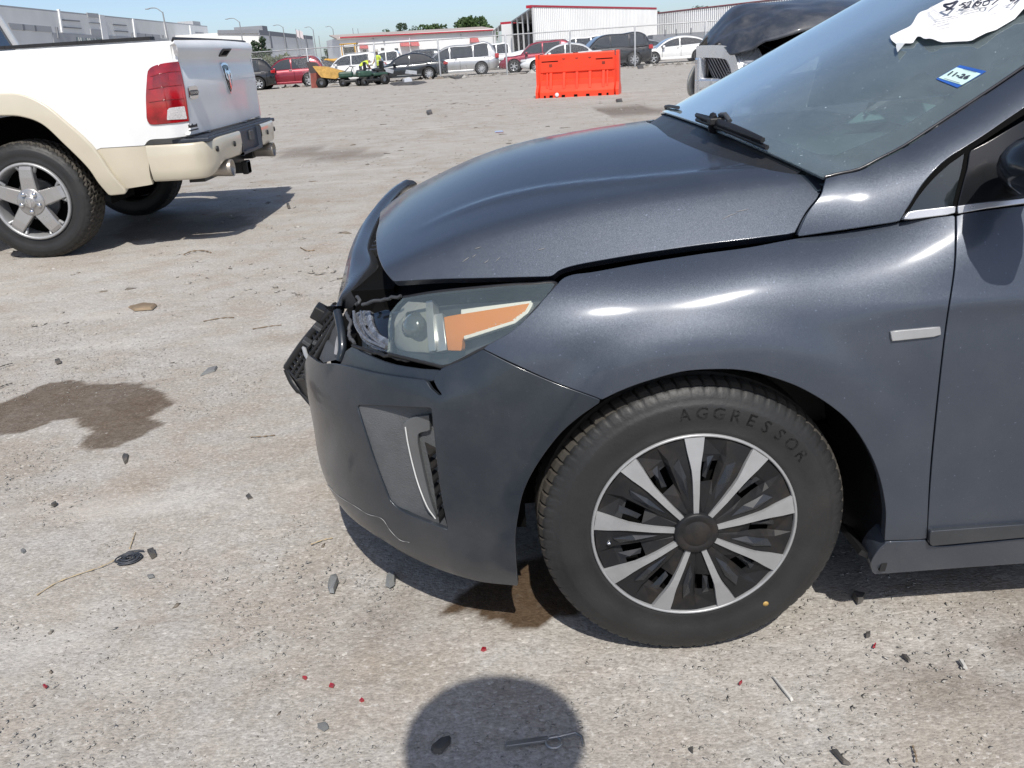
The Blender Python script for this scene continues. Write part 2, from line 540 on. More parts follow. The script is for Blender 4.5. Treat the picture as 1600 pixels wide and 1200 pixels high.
def sheet(name, F, su, tu, mat, parent, ref=(0, 0, .4), mirror=False, close=False):
    """plain quad grid of a parametric surface"""
    A, B = np.meshgrid(su, tu, indexing='ij')
    P = F(A.ravel(), B.ravel()); n, m = len(su), len(tu)
    fs = [(i * m + j, (i + 1) * m + j, (i + 1) * m + j + 1, i * m + j + 1) for i in range(n - 1) for j in range(m - 1)]
    k = np.array(fs); fn = np.cross(P[k[:, 1]] - P[k[:, 0]], P[k[:, 2]] - P[k[:, 0]])
    if np.median((fn * (P[k[:, 0]] - np.array(ref))).sum(1)) < 0: fs = [f[::-1] for f in fs]
    o = link(name, raw_mesh(name, P, fs, True), parent, mat)
    if mirror: link(name, raw_mesh(name, P * [1, -1, 1], [f[::-1] for f in fs], True), parent, mat)
    return o
# ================================================================== THE GREY HATCHBACK (nose towards -x, its left side towards the camera)
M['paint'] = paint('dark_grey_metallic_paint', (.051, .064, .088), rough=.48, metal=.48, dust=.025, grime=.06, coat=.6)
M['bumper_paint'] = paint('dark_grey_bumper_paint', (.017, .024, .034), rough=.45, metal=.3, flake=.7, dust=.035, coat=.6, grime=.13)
HX, HY = 0.343, 2.30
HERO = thing('hatchback_car', 'dark grey hatchback with a smashed front corner, open headlight and popped bonnet', 'car', (HX, HY, 0))
HO = (HX, HY, 0)
A0 = .10
# plan of the nose: super-ellipse, by arc length
_ph = np.linspace(0, math.pi / 2, 4001); _X = np.sin(_ph) ** .8; _Y = np.cos(_ph) ** .8
_L = np.concatenate([[0], np.cumsum(np.hypot(np.diff(_X) * .775, np.diff(_Y) * .9))]); LN = _L[-1]
def plan(u):
    u = np.asarray(u, float); f = np.where(u > LN, 2 * LN - u, u)
    X = np.interp(f, _L, _X); Y = np.interp(f, _L, _Y) * np.where(u > LN, -1, 1)
    return X, Y
_z = [.08, .18, .25, .33, .42, .50, .58, .66, .71, .75, .79, .82, .85, .89, .94]
B_front = Spline(_z, [.835, .866, .882, .893, .900, .903, .903, .899, .890, .873, .842, .800, .735, .62, .43])
B_mid = Spline(_z, [.835, .866, .882, .893, .900, .904, .905, .902, .895, .884, .864, .836, .790, .70, .55])
B_door = Spline(_z, [.835, .864, .884, .895, .901, .905, .907, .906, .902, .897, .889, .880, .868, .845, .815])
A_nose = Spline([.08, .15, .19, .23, .28, .34, .41, .48, .54, .58, .64, .70, .76, .82, .94], [.79, .835, .860, .880, .889, .888, .888, .889, .882, .864, .832, .790, .73, .66, .50])
def body(s, z):
    s = np.asarray(s, float); z = np.asarray(z, float)
    a = np.minimum(s, A0)
    w1 = sstep(-a, -.10, .20); w2 = sstep(-a, .16, .56)
    b0 = B_front(z) * (1 - w1) + B_mid(z) * w1
    b0 = b0 * (1 - w2) + B_door(z) * w2
    b0 = b0 - sstep(-a, 2.3, 3.6) * .10
    X, Y = plan(np.maximum(s - A0, 0))
    aa = np.where(s > A0, A0 + (A_nose(z) - A0) * X, s); bb = b0 * Y
    r = np.hypot(aa + .02, (z - .315) * 1.04)
    bb = bb + .007 * (1 - sstep(r, .385, .47)) * (bb > .5) * sstep(z, .12, .3)
    # folded edge between the front face and the side of the bumper
    hgt = .019 * np.exp(-np.sqrt((s - (.487 + .02 * np.abs(z - .45))) ** 2 + .00004) / .075) * sstep(z, .10, .26) * (1 - sstep(z, .58, .70))
    aa = aa + .55 * hgt; bb = bb + .83 * hgt
    # sharp shoulder line running back over the door
    sh = np.exp(-((z - (.745 - .02 * (a + .4))) / .022) ** 2) * sstep(-a, .05, .6)
    bb = bb + .006 * sh
    return np.stack([-aa, -bb, z], -1)
BODY = Surf(body, (-1.75, A0 + 2 * LN * .62, .09, .935), HO)

# bonnet: near-elliptic cross sections
_a = [-.45, -.30, -.15, 0, .12, .24, .34, .46, .55, .61, .66, .70, .73]
H_c = Spline(_a, [1.006, 1.008, 1.003, .993, .981, .965, .945, .910, .876, .850, .823, .795, .765])
H_g = Spline(_a, [.862, .852, .842, .827, .812, .792, .772, .742, .712, .69, .67, .65, .62])
H_b = Spline(_a, [.795, .786, .776, .765, .757, .748, .742, .735, .730, .726, .722, .718, .714])
_q = np.linspace(0, 1, 3001) ** 2; _q = 1 - _q[::-1]
_hz = -np.log(np.exp(-15 * (1 - .42 * _q ** 2)) + np.exp(-15 * (1 - _q) * 5.2)) / 15; _hz = _hz - _hz[-1] * _q ** 8
_hl = np.concatenate([[0], np.cumsum(np.hypot(np.diff(_q) * .76, np.diff(_hz) * .16))]); HLN = _hl[-1]
def bonnet(a, u):
    a = np.asarray(a, float); u = np.asarray(u, float); sg = np.sign(u); f = np.abs(u)
    y = np.interp(f, _hl, _q); h = np.interp(f, _hl, _hz)
    ext = np.maximum(f - HLN, 0)
    z = H_g(a) + (H_c(a) - H_g(a)) * h - ext
    # raised swage that runs forward from the screen corner
    z = z + .0045 * np.exp(-((f - (.60 - .12 * sstep(a, -.2, .5))) / .026) ** 2) * (1 - sstep(a, .3, .6))
    return np.stack([-a, -H_b(a) * y * sg, z], -1)
BON = Surf(bonnet, (-.44, .73, -HLN - .06, HLN + .08), HO)

# greenhouse side and front pillar
def green(a, z):
    a = np.asarray(a, float); z = np.asarray(z, float); d = z - .89
    b = .846 - .34 * d - .32 * d * d - sstep(-a, 2.0, 3.4) * .12 - .030 * (1 - sstep(-a, .36, .62))
    return np.stack([-a, -b, z], -1)
GRN = Surf(green, (-1.7, -.1, .80, 1.42), HO)
_e2 = [(1238, 380, .784), (1322, 372, .798), (1398, 356, .812), (1450, 312, .812), (1500, 268, .805), (1560, 221, .795), (1622, 176, .782)]
_e1 = [(1290, 279, .738), (1345, 266, .740), (1400, 238, .733), (1450, 207, .722), (1520, 161, .705), (1600, 107, .685)]
_e1.insert(1, (1318, 272, .740)); _e1.insert(3, (1372, 252, .738))
E1 = np.array([onplane(x, y, 1, HY - b) - np.array(HO) for x, y, b in _e1])
E2 = np.array([onplane(x, y, 1, HY - b) - np.array(HO) for x, y, b in _e2])
TOP1 = np.array([1.06, -.60, 1.375]); TOP2 = np.array([1.10, -.66, 1.335])
E1 = Spline([0, .5, 1, 1.5, 2, 3, 4, 5, 8], np.vstack([E1, TOP1])); E2 = Spline([0, .7, 1.4, 2, 3, 4, 5, 8], np.vstack([E2, TOP2]))
def pillar(t, w):
    t = np.asarray(t, float); w = np.asarray(w, float)
    p = E1(t); q = E2(t); m = p + (q - p) * w[..., None]
    nrm = np.array([-.35, -.55, .75]); nrm /= np.linalg.norm(nrm)
    return m + (4 * w * (1 - w))[..., None] * nrm * .105 * np.linalg.norm(q - p, axis=-1, keepdims=True)
PIL = Surf(pillar, (-.02, 8, -.35, 1.03), HO, grid=(120, 50))
CEN = Spline([0, 5, 8], np.array([[.155, 0, 1.018], [.62, 0, 1.243], [.98, 0, 1.415]]))
_tc = Spline([0, 1, 2, 3, 4, 5, 8], [0, .6, 1.5, 2.4, 3.7, 5, 8])
def screen(t, y):
    t = np.asarray(t, float); y = np.asarray(y, float)
    e = E1(t); c = CEN(_tc(t)); k = (np.abs(y) ** 2.9)[..., None]
    m = c + (e - c) * k
    m[..., 1] = e[..., 1] * y
    return m
SCR = Surf(screen, (0, 8, -1.0, 1.0), HO, grid=(120, 120))

# ---- painted panels
panel('hood', BON, [
    ('px', [(1286, 276), (1286, 283), (1277.5, 306), (1258, 331), (1241, 362)]),
    ('px', [(1241, 363), (1171, 372), (1090, 382), (1001, 395), (930, 407), (895, 414), (874, 421), (862, 429.5), (850, 431)]),
    ('px', [(848, 431), (760, 433), (690, 434.5), (618, 438)]),
    ('px', [(614, 437), (604, 425), (596, 411), (590.5, 395), (588.5, 378), (588.5, 364), (593, 347)]),
    ('sm', [(.672, .02), (.690, -.15), (.697, -.3), (.69, -.5), (.67, -.66), (.62, -HLN * .93)]),
    ('sm', [(.60, -HLN), (.24, -HLN), (-.1, -HLN), (-.24, -HLN * .98)]),
    ('st', [(-.25, -HLN * .95), (-.245, -.71)]),
    ('sm', [(-.24, -.70), (-.19, -.6), (-.14, -.45), (-.10, -.25), (-.085, 0)]),
    ('px', [(1044, 213.5), (1086, 232), (1129, 246), (1171, 258), (1214, 268), (1252, 273), (1285, 275)]),
], M['paint'], HERO, step=.022, thick=.02)
FENDER = [
    ('px', [(875, 440), (884, 433.5), (899, 429), (930, 425), (1001, 412), (1090, 398), (1171, 387), (1241, 374), (1330, 361), (1405, 348), (1489, 337.5)]),
    ('px', [(1491, 339), (1491, 380), (1488, 429), (1475, 517), (1462, 631), (1452, 739), (1447, 841)]),
    ('ln', [(1446, 842), (1384, 844)]),
    ('px', [(1384, 842), (1385, 791), (1370.5, 729), (1339.5, 672), (1303, 636), (1252, 605), (1200, 586), (1165, 578), (1127, 575.5), (1069, 579), (1012, 594), (973, 608), (941, 623)]),
    ('px', [(939, 623), (930, 619), (867.5, 596), (805, 568), (757, 545)]),
    ('px', [(757, 543), (799, 519), (833, 488), (852, 466), (874, 442)])]
panel('fender', BODY, FENDER, M['paint'], HERO, step=.02, thick=.018, mirror=True)
# door
DOOR = panel('door', BODY, [
    ('px', [(1496, 338), (1496, 380), (1493, 429), (1480, 517), (1467, 631), (1457, 739), (1451, 835), (1453, 848)]),
    ('px', [(1455, 851), (1475, 850), (1530, 845.5), (1600, 838)]),
    ('st', [(-.72, .215), (-1.50, .225), (-1.50, .905)]),
    ('ln', [(1600, 322), (1550, 329), (1497, 336.5)])], M['paint'], HERO, step=.022, thick=.02)
panel('rocker_panel', BODY, [
    ('ln', [(1385, 848), (1446, 845.5)]), ('px', [(1448, 848), (1453, 854), (1475, 855), (1530, 850), (1600, 843)]),
    ('st', [(-.72, .205), (-1.7, .21), (-1.7, .165)]),
    ('ln', [(1600, 880), (1500, 887), (1368, 897)]), ('px', [(1364, 893), (1362, 880), (1372, 862), (1384, 850)])], M['paint'], HERO, step=.03, thick=.05, mirror=True)
panel('door_moulding', BODY, [
    ('px', [(1451, 831), (1453, 827), (1470, 825.5), (1600, 816)]), ('st', [(-.71, .265), (-1.48, .27), (-1.48, .235)]),
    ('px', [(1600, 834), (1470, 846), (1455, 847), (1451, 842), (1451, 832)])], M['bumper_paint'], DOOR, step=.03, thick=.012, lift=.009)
panel('badge', BODY, [('ln', [(1391, 518), (1466, 511), (1467, 523), (1393, 531), (1391, 518)])], M['silver'], HERO, step=.01, thick=.006, lift=.006)
panel('front_pillar', PIL, [
    ('sm', [(.03, .01), (.5, .01), (1, .01), (1.5, .01), (2, .01), (3, .01), (4, .01), (5, .01)]),
    ('st', [(5.05, .01), (7.9, .01), (7.9, .985), (5.05, .985)]),
    ('px', [(1600, 167), (1572, 186), (1540, 208), (1509, 228), (1480, 246), (1459, 265), (1438, 290), (1417.5, 323), (1405, 344)]),
    ('ln', [(1404, 345), (1330, 356), (1249, 368)]),
    ('px', [(1248, 366), (1264, 332), (1283, 306), (1289, 288)])], M['paint'], HERO, step=.018, thick=.02, mirror=True)

# ---- bumper cover with the duct cut out and its corner torn off the headlight
DUCT = [('px', [(560, 632), (585, 632), (630, 634), (672, 636)]), ('px', [(675, 639), (679, 680), (689, 765), (701, 826)]),
        ('px', [(699, 829), (683, 823), (645, 808), (622, 796), (609, 783)]), ('px', [(607, 780), (590, 736), (574, 690), (560, 645), (558, 635)])]
SLN = A0 + LN
BUMPER = panel('front_bumper', BODY, [
    ('px', [(755, 548), (805, 573), (867.5, 600), (930, 623), (937, 627)]),
    ('px', [(935, 629), (900, 654), (870, 682), (837, 727), (817, 767), (808, 807), (804, 840), (805, 873), (808, 912)]),
    ('px', [(807, 915), (747, 908), (687, 890), (640, 868), (585, 836)]),
    ('st', [(SLN - .56, .192), (SLN - .3, .19), (SLN + .1, .19), (SLN + .1, .27)]),
    ('sm', [(SLN + .05, .28), (SLN - .15, .30), (SLN - .26, .36), (SLN - .34, .46), (SLN - .42, .565)]),
    ('px', [(500, 569), (530, 570), (587, 584), (640, 592), (662, 594.5)]),
    ('ln', [(666, 598), (672, 608), (685, 619), (692, 617), (684, 606), (678, 594), (690, 577)]),
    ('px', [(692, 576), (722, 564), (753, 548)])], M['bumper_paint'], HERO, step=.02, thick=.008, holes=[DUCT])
panel('bumper_upper_lip', BODY, [
    ('px', [(532, 548), (545, 541), (560, 551), (600, 568), (650, 577), (690, 579), (686, 584)]),
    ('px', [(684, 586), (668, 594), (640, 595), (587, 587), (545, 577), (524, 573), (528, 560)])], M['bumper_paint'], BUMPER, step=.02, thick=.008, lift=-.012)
M['duct_grey'] = simple('duct_textured_plastic', (.105, .110, .114), .6, var=.1, bump=.5, bscale=380, dirt=.35, dirtcol=(.05, .05, .05), scale=26)
# duct pocket: the surface sinks towards its outer end
def duct_surf(s, z):
    st = np.stack([s, z], -1)
    P = body(s, z); n = BODY.N(s, z)
    return P, n
_dc = trace(BODY, DUCT)
_dl = BODY.inv([(558, 640), (606, 778)]); _dr = BODY.inv([(675, 650), (698, 826)])
def duct_depth(s, z):
    l = _dl[0, 0] + (_dl[1, 0] - _dl[0, 0]) * (z - _dl[0, 1]) / (_dl[1, 1] - _dl[0, 1])
    r = _dr[0, 0] + (_dr[1, 0] - _dr[0, 0]) * (z - _dr[0, 1]) / (_dr[1, 1] - _dr[0, 1])
    w = np.clip((s - l) / (r - l), 0, 1)
    return w
def pocket(s, z):
    w = duct_depth(s, z)
    return body(s, z) - (.004 + .052 * w ** 1.5)[..., None] * BODY.N(s, z)
panel('duct_pocket', BODY, DUCT, M['duct_grey'], BUMPER, step=.015, thick=0, F2=pocket)
_L3 = dedupe(_dc, body, .003)
_P0 = body(_L3[:, 0], _L3[:, 1]); _P1 = pocket(_L3[:, 0], _L3[:, 1])
mb = MB(); k = len(_P0)
mb.add(np.vstack([_P0, _P1]), [(i, (i + 1) % k, k + (i + 1) % k, k + i) for i in range(k)]).build('duct_wall', M['plastic_grey'], BUMPER)
M['whitetrim0'] = simple('pale_lamp_edge', (.55, .56, .56), .3)
M['drl'] = simple('daylight_lamp_lens', (.085, .090, .095), .2, var=.12, coat=.6, dirt=.1)
PK = Surf(pocket, BODY.dom, HO)
panel('daylight_lamp', PK, [('px', [(635, 661), (643, 653), (658, 649), (673, 647)]), ('ln', [(673, 648), (674, 668)]),
      ('px', [(673, 669), (658, 673), (655, 682), (657, 700), (666, 744), (674, 776), (684, 806)]),
      ('px', [(682, 807), (668, 787), (658, 758), (649, 727), (640, 690), (635, 663)])], M['drl'], BUMPER, step=.01, thick=.02, lift=.012)
st = PK.inv(smooth([(638, 664), (642, 690), (650, 726), (659, 757), (671, 787), (683, 805)], 6)); MB().tube(PK.F(st[:, 0], st[:, 1]) + PK.N(st[:, 0], st[:, 1]) * .0135, .0016, 6).build('lamp_edge', M['whitetrim0'], BUMPER)
mb = MB()
for i in range(7):
    y0 = 690 + i * 19.5; x1 = 679 + (y0 - 680) * .125; xl = x1 - 15 + i * 2.0
    p = [PK.at(xl, y0) , PK.at(x1 + 4, y0 + 11), PK.at(x1 + 5, y0 + 15)]
    n = BODY.N(*BODY.inv([(x1, y0)])[0][:, None])[0]
    q = [p[0] + n * .004, p[1] + n * .034, p[2] + n * .034, p[0] + n * .002, p[1], p[2]]
    mb.add(q, [(0, 1, 2), (0, 3, 4, 1), (0, 2, 5, 3), (1, 4, 5, 2)])
mb.build('duct_fins', M['black'], BUMPER)
# white scuff line near the lower edge
M['scuff'] = simple('bare_plastic_scuff', (.22, .22, .22), .7)
_sc = [(512, 757), (530, 775), (556, 791), (575, 803), (597, 810), (610, 828), (625, 843), (640, 847)]
mb = MB(); _st = BODY.inv(smooth(_sc, 5)); _p = body(_st[:, 0], _st[:, 1]); _n = BODY.N(_st[:, 0], _st[:, 1])
mb.tube(_p + _n * .0012, [.0003 + .0006 * (i % 5 < 3) for i in range(len(_p))], 5).build('scuff_mark', M['scuff'], BUMPER)
panel('bumper_lip', BODY, [('px', [(770, 909), (747, 906), (687, 888), (640, 866), (585, 834)]), ('st', [(SLN - .56, .185), (SLN - .3, .18), (SLN + .1, .18), (SLN + .1, .15), (SLN - .5, .15), (SLN - .85, .15), (.52, .165)])],
      M['black'], BUMPER, step=.03, thick=.1, lift=-.02)

# ---- headlight
HL = panel('headlight_housing', BODY, [
    ('px', [(529, 478), (560, 471), (620, 462), (687, 452), (789, 442), (868, 439)]),
    ('px', [(870, 441), (853, 464), (829, 491), (809, 516), (789, 528), (753, 545)]),
    ('px', [(750, 547), (714, 565), (692, 573), (676, 570), (620, 557), (577, 548), (552, 543)]), ('ln', [(550, 544), (531, 553), (529, 480)])],
    simple('headlight_bezel', (.045, .048, .050), .3, dirt=.15), HERO, step=.015, thick=.01, lift=-.055)
HLN_ = HL
M['lens'] = glass('headlight_lens', (.88, .90, .84), .06, dust=.11, refl=1.0)
M['amber'] = simple('amber_reflector', (.66, .24, .04), .2, var=.06, scale=8, coat=.8)
M['whitetrim'] = simple('white_lamp_trim', (.72, .73, .73), .3, var=.05)
_hi = BODY.off(-.022); _hd = BODY.off(-.032)
panel('turn_reflector', _hi, [('ln', [(694, 496), (721, 491), (827, 474), (821, 486), (802, 501), (724.6, 525.5), (721, 531), (719.6, 547), (700, 546.6), (694, 496)])], M['amber'], HL, step=.008, thick=.012, n=4)
panel('reflector_trim', _hi, [('ln', [(721, 484), (829, 470.5), (829, 473.5), (721, 490.5), (721, 484)])], M['whitetrim'], HL, step=.01, thick=.01, n=4)
panel('reflector_trim', _hi, [('ln', [(725, 525), (802, 499), (821, 485), (829, 472), (832, 474), (824, 488), (804, 504), (726, 529.5), (725, 525)])], M['whitetrim'], HL, step=.01, thick=.01, n=4)
panel('lamp_divider', _hd, [('ln', [(676, 492), (690, 490), (697, 546), (682, 549), (676, 492)])], M['dullchrome'], HL, step=.01, thick=.02, n=4)
panel('lamp_bar', _hd, [('ln', [(668, 474), (677, 472), (683, 547), (673, 549), (668, 474)])], M['dullchrome'], HL, step=.01, thick=.02, n=4, lift=.006)
panel('lamp_shroud', _hd, [('px', [(628, 464), (668, 470), (676, 500), (678, 545), (650, 548), (610, 540), (606, 500), (618, 474)])], simple('lamp_grey_shroud', (.24, .24, .22), .3, dirt=.15), HL, step=.012, thick=.02, lift=-.018,
      holes=[[('px', [(640, 478), (656, 494), (660, 520), (645, 532), (625, 520), (618, 500), (626, 480)])]])
# projector lens
_pc = BODY.off(-.07).at(654, 513); _pn = BODY.N(*BODY.inv([(637, 507)])[0][:, None])[0]
mb = MB(); _Mx = Vector(_pn).to_track_quat('Z', 'Y').to_matrix()
_m = MB().lathe([(.030, -.03), (.034, 0), (.033, .006), (.029, .018), (.022, .027), (.012, .032), (.0005, .034)], axis='z', n=28)
mb.add([tuple(_Mx @ Vector(v) + Vector(_pc)) for v in _m.v], _m.f, True)
mb.build('projector_lens', simple('projector_glass', (.075, .085, .09), .05, coat=1, var=.1), HL)
# clear curved light guides at the broken inner end
M['guide'] = simple('clear_light_guide', (.15, .16, .18), .12, .3, var=.3, scale=90, coat=1)
panel('daylight_bezel', _hd, [('px', [(551, 488), (562, 484), (574, 484)]), ('px', [(574, 486), (577, 504), (586, 520), (603, 530)]), ('ln', [(604, 532), (603, 549)]), ('px', [(601, 549), (580, 543), (563, 530), (554, 512), (551, 492)])],
      simple('scratched_lamp_chrome', (.36, .38, .41), .22, .7, var=.5, scale=70, bump=.6, bscale=220), HL, step=.008, thick=.01, lift=-.006)
for j, dx in enumerate((0, 12)):
    pts = smooth([(553 + dx * .9, 487 - dx * .1), (555 + dx, 505), (563 + dx, 520), (578 + dx * .9, 533), (603, 544 - dx * .25)], 6)
    st = _hd.inv(pts); P = _hd.F(st[:, 0], st[:, 1])
    MB().tube(P, .0028 if j else .004, 8).build('light_guide', M['guide'], HL)
panel('inner_reflector', _hd, [('px', [(573, 487), (600, 481), (605, 500), (603, 533), (586, 524), (576, 506)])], simple('dark_mirror', (.05, .06, .075), .12, .8), HL, step=.012, thick=.01, lift=-.012)
for seg in ([(541, 490), (548, 505), (545, 522), (553, 537)], [(566, 476), (590, 470), (626, 463)], [(552, 540), (577, 549), (606, 556), (640, 564)], [(556, 478), (562, 470), (558, 463)]):
    st = BODY.off(-.012).inv(smooth(seg, 6)); P = BODY.off(-.012).F(st[:, 0], st[:, 1])
    P = P + rng.normal(0, .0012, P.shape)
    MB().tube(P, .004, 6).build('broken_rim', M['plastic_grey'] if seg[0][0] != 552 else M['black'], HL)
panel('lens_cover', BODY, [
    ('px', [(628, 463.5), (687, 454), (789, 444), (864, 440.5)]), ('px', [(866, 442), (851, 464), (827, 490), (807, 514), (787, 526.5), (752, 543)]),
    ('px', [(750, 545), (714, 563), (692, 571), (676, 568), (620, 555.5), (604, 551)]), ('ln', [(603, 549), (605, 528), (604, 509), (607, 488), (618, 474), (627, 465)])],
    M['lens'], HL, step=.014, thick=.004, lift=-.004)
_rim = smooth([(604, 552), (640, 561), (676, 569.5), (692, 572.5), (714, 564.5), (752, 545), (788, 528), (809, 515), (829, 490.5), (853, 463.5), (868, 439.8), (830, 441), (789, 443), (687, 453), (628, 462.5)], 6)
st = BODY.inv(_rim); MB().tube(body(st[:, 0], st[:, 1]) - BODY.N(st[:, 0], st[:, 1]) * .007, .0045, 7).build('lens_seal', M['black'], HL)

# ---- dark inner structure behind the gaps
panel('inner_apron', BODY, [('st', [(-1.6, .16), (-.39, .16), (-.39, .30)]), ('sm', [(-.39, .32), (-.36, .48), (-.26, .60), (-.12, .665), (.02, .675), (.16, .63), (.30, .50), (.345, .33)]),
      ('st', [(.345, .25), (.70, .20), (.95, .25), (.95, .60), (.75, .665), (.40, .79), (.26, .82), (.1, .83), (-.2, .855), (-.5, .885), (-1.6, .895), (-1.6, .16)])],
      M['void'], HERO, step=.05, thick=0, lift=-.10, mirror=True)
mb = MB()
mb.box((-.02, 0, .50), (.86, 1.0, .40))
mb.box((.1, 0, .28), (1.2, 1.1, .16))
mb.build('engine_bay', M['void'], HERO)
mb = MB()
mb.box((.12, 0, .70), (1.1, 1.18, .08))
mb.build('engine_tray', M['void'], HERO)
MB().box((-.655, .10, .55), (.10, 1.0, .32)).build('crossmember', M['void'], HERO)
MB().box((-.745, -.02, .47), (.06, .78, .24)).build('grille_shutter', M['void'], HERO)
MB().box((-.585, -.49, .56), (.13, .20, .24)).build('lamp_backing', M['void'], HERO)
MB().box((-.50, -.02, .60), (.25, .86, .20)).build('radiator', M['void'], HERO)
# wheel arch liner
n = 28
for sgn in (-1, 1):
    mb = MB(); V = []; F = []
    for i in range(n + 1):
        g = math.radians(-20 + 186 * i / n)
        x, z = .02 + .372 * math.cos(g), .315 + .372 * math.sin(g)
        V += [(x, sgn * .868, z), (x, sgn * .52, z)]
    F = [(2 * i, 2 * i + 1, 2 * i + 3, 2 * i + 2) for i in range(n)]
    mb.add(V, F, True)
    V = [(.02, sgn * .53, .315)] + [(v[0], sgn * .53, v[2]) for v in V[::2]]
    mb.add(V, [(0, i + 1, i + 2) for i in range(n)])
    mb.build('wheel_arch_liner', M['black'], HERO)
mb = MB()
mb.box((.375, -.80, .195), (.06, .11, .012), ry=.55); mb.box((.40, -.82, .23), (.012, .10, .12), ry=.12)
mb.lathe([(.011, 0), (.011, -.012), (.004, -.016)], (.405, -.868, .245), 'y', 10)
mb.build('liner_flap', M['black'], HERO)

# small pale scratches in the bonnet paint
for q in ([(722, 410), (729, 405), (733, 402)], [(738, 402), (744, 398)], [(756, 412), (764, 406)], [(775, 408), (782, 402)], [(840, 391), (852, 388)], [(1128, 343), (1140, 337), (1152, 333)], [(1150, 331), (1170, 327)], [(742, 389), (752, 386)]):
    st = BON.inv(smooth(q, 5)); P = BON.F(st[:, 0], st[:, 1]) + BON.N(st[:, 0], st[:, 1]) * .0006
    MB().tube(P, [.0002 + .0007 * math.sin(math.pi * i / (len(P) - 1)) for i in range(len(P))], 5).build('scratch', M['scuff'], HERO)
# ---- glass, cowl, wiper, pillars, side windows
M['frit'] = simple('black_glass_border', (.020, .019, .022), .25, var=.2, coat=.6, dirt=.2)
panel('windshield', SCR, [
    ('st', [(7.95, -.985), (7.95, .985)]), ('st', [(7.9, .99), (5.0, .99), (3, .99), (1, .99), (.05, .99)]),
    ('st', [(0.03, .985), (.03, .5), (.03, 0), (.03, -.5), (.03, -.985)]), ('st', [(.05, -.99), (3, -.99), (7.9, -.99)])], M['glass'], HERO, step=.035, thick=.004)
WIND = HERO.children[-1]
def scr_in(d): return SCR.off(-d)
panel('glass_border', SCR, [('st', [(7.9, .985), (5.0, .985), (3, .985), (1, .985), (.05, .985), (.05, .5), (.05, 0), (.05, -.5), (.05, -.985), (3, -.985), (7.9, -.985)]),
      ('st', [(7.9, -.94), (3, -.93), (1.2, -.90)]), ('sm', [(.95, -.86), (.72, -.6), (.62, -.3), (.60, 0), (.62, .3), (.72, .6), (.95, .86)]), ('st', [(1.2, .90), (3, .93), (7.9, .94)])],
      M['frit'], HERO, step=.04, thick=0, lift=-.006)
st_ = smooth([(t, .995) for t in (0.02, 1, 2, 3, 4, 5, 6.5, 7.9)], 4)
for sg in (1, -1):
    MB().tube(SCR.F(st_[:, 0], st_[:, 1] * sg) + np.array([0, 0, .001 if sg > 0 else .003]), .003 if sg > 0 else .006, 6).build('windshield_seal', M['frit'] if sg > 0 else M['plastic_grey'], HERO)
# cowl below the screen
mb = MB(); yy = np.linspace(-1, 1, 41)
P0 = SCR.F(np.full(41, .25), yy * .90); P0[:, 2] -= .012; P1 = P0.copy(); P1[:, 0] -= .10; P1[:, 2] -= .055; P2 = P1.copy(); P2[:, 0] -= .08; P2[:, 2] -= .09
mb.add(np.vstack([P0, P1, P2]), [(j * 41 + i, j * 41 + i + 1, (j + 1) * 41 + i + 1, (j + 1) * 41 + i) for j in range(2) for i in range(40)], True)
COWL = mb.build('cowl_panel', simple('cowl_plastic', (.022, .023, .025), .4, bump=.3, bscale=150, dirt=.2), HERO)
# wipers
def wiper(p0, p1, arm0):
    a = SCR.at(*p0); b = SCR.at(*p1)
    st = SCR.inv(smooth([p0, ((p0[0] + p1[0]) / 2, (p0[1] + p1[1]) / 2 - 7), p1], 14)); P = SCR.F(st[:, 0], st[:, 1]); N = SCR.N(st[:, 0], st[:, 1])
    m = MB()
    m.tube(P + N * .010, .0055, 6)                     # rubber and spine
    m.tube(P[1:-1] + N[1:-1] * .024, [.006 + .004 * math.sin(math.pi * i / (len(P) - 3)) for i in range(len(P) - 2)], 6)
    for i in range(3, len(P) - 3, 4): m.tube([P[i] + N[i] * .010, P[i] + N[i] * .026], .004, 6)
    w = m.build('wiper', M['black'], HERO)
    m = MB(); k = int(len(P) * .36)
    q0 = P[k] + N[k] * .033; q1 = np.array(arm0)
    m.tube([q0, q0 * .75 + q1 * .25 + N[k] * .012, q0 * .4 + q1 * .6 + N[k] * .012, q1], [.006, .009, .010, .014], 8)
    m.box(tuple(P[k] + N[k] * .026), (.035, .03, .016), bev=.003)
    m.build('wiper_arm', M['black'], w)
    return w
wiper((1068, 206), (1194, 240), tuple(SCR.at(1078, 222)))
P_ = SCR.F(np.array([.30, .33, .36, .40]), np.array([-.80, -.6, -.4, -.2])); MB().tube(P_ + [0, 0, .008], .005, 6).build('wiper', M['black'], HERO)
# loose strap folded round the wiper
P_ = [SCR.at(1119, 208) + [0, 0, .035], SCR.at(1118, 216) + [0, 0, .04], SCR.at(1114, 224) + [0, 0, .03]]
MB().tube(P_, .006, 5).build('wiper_clip', M['plastic_grey'], HERO)

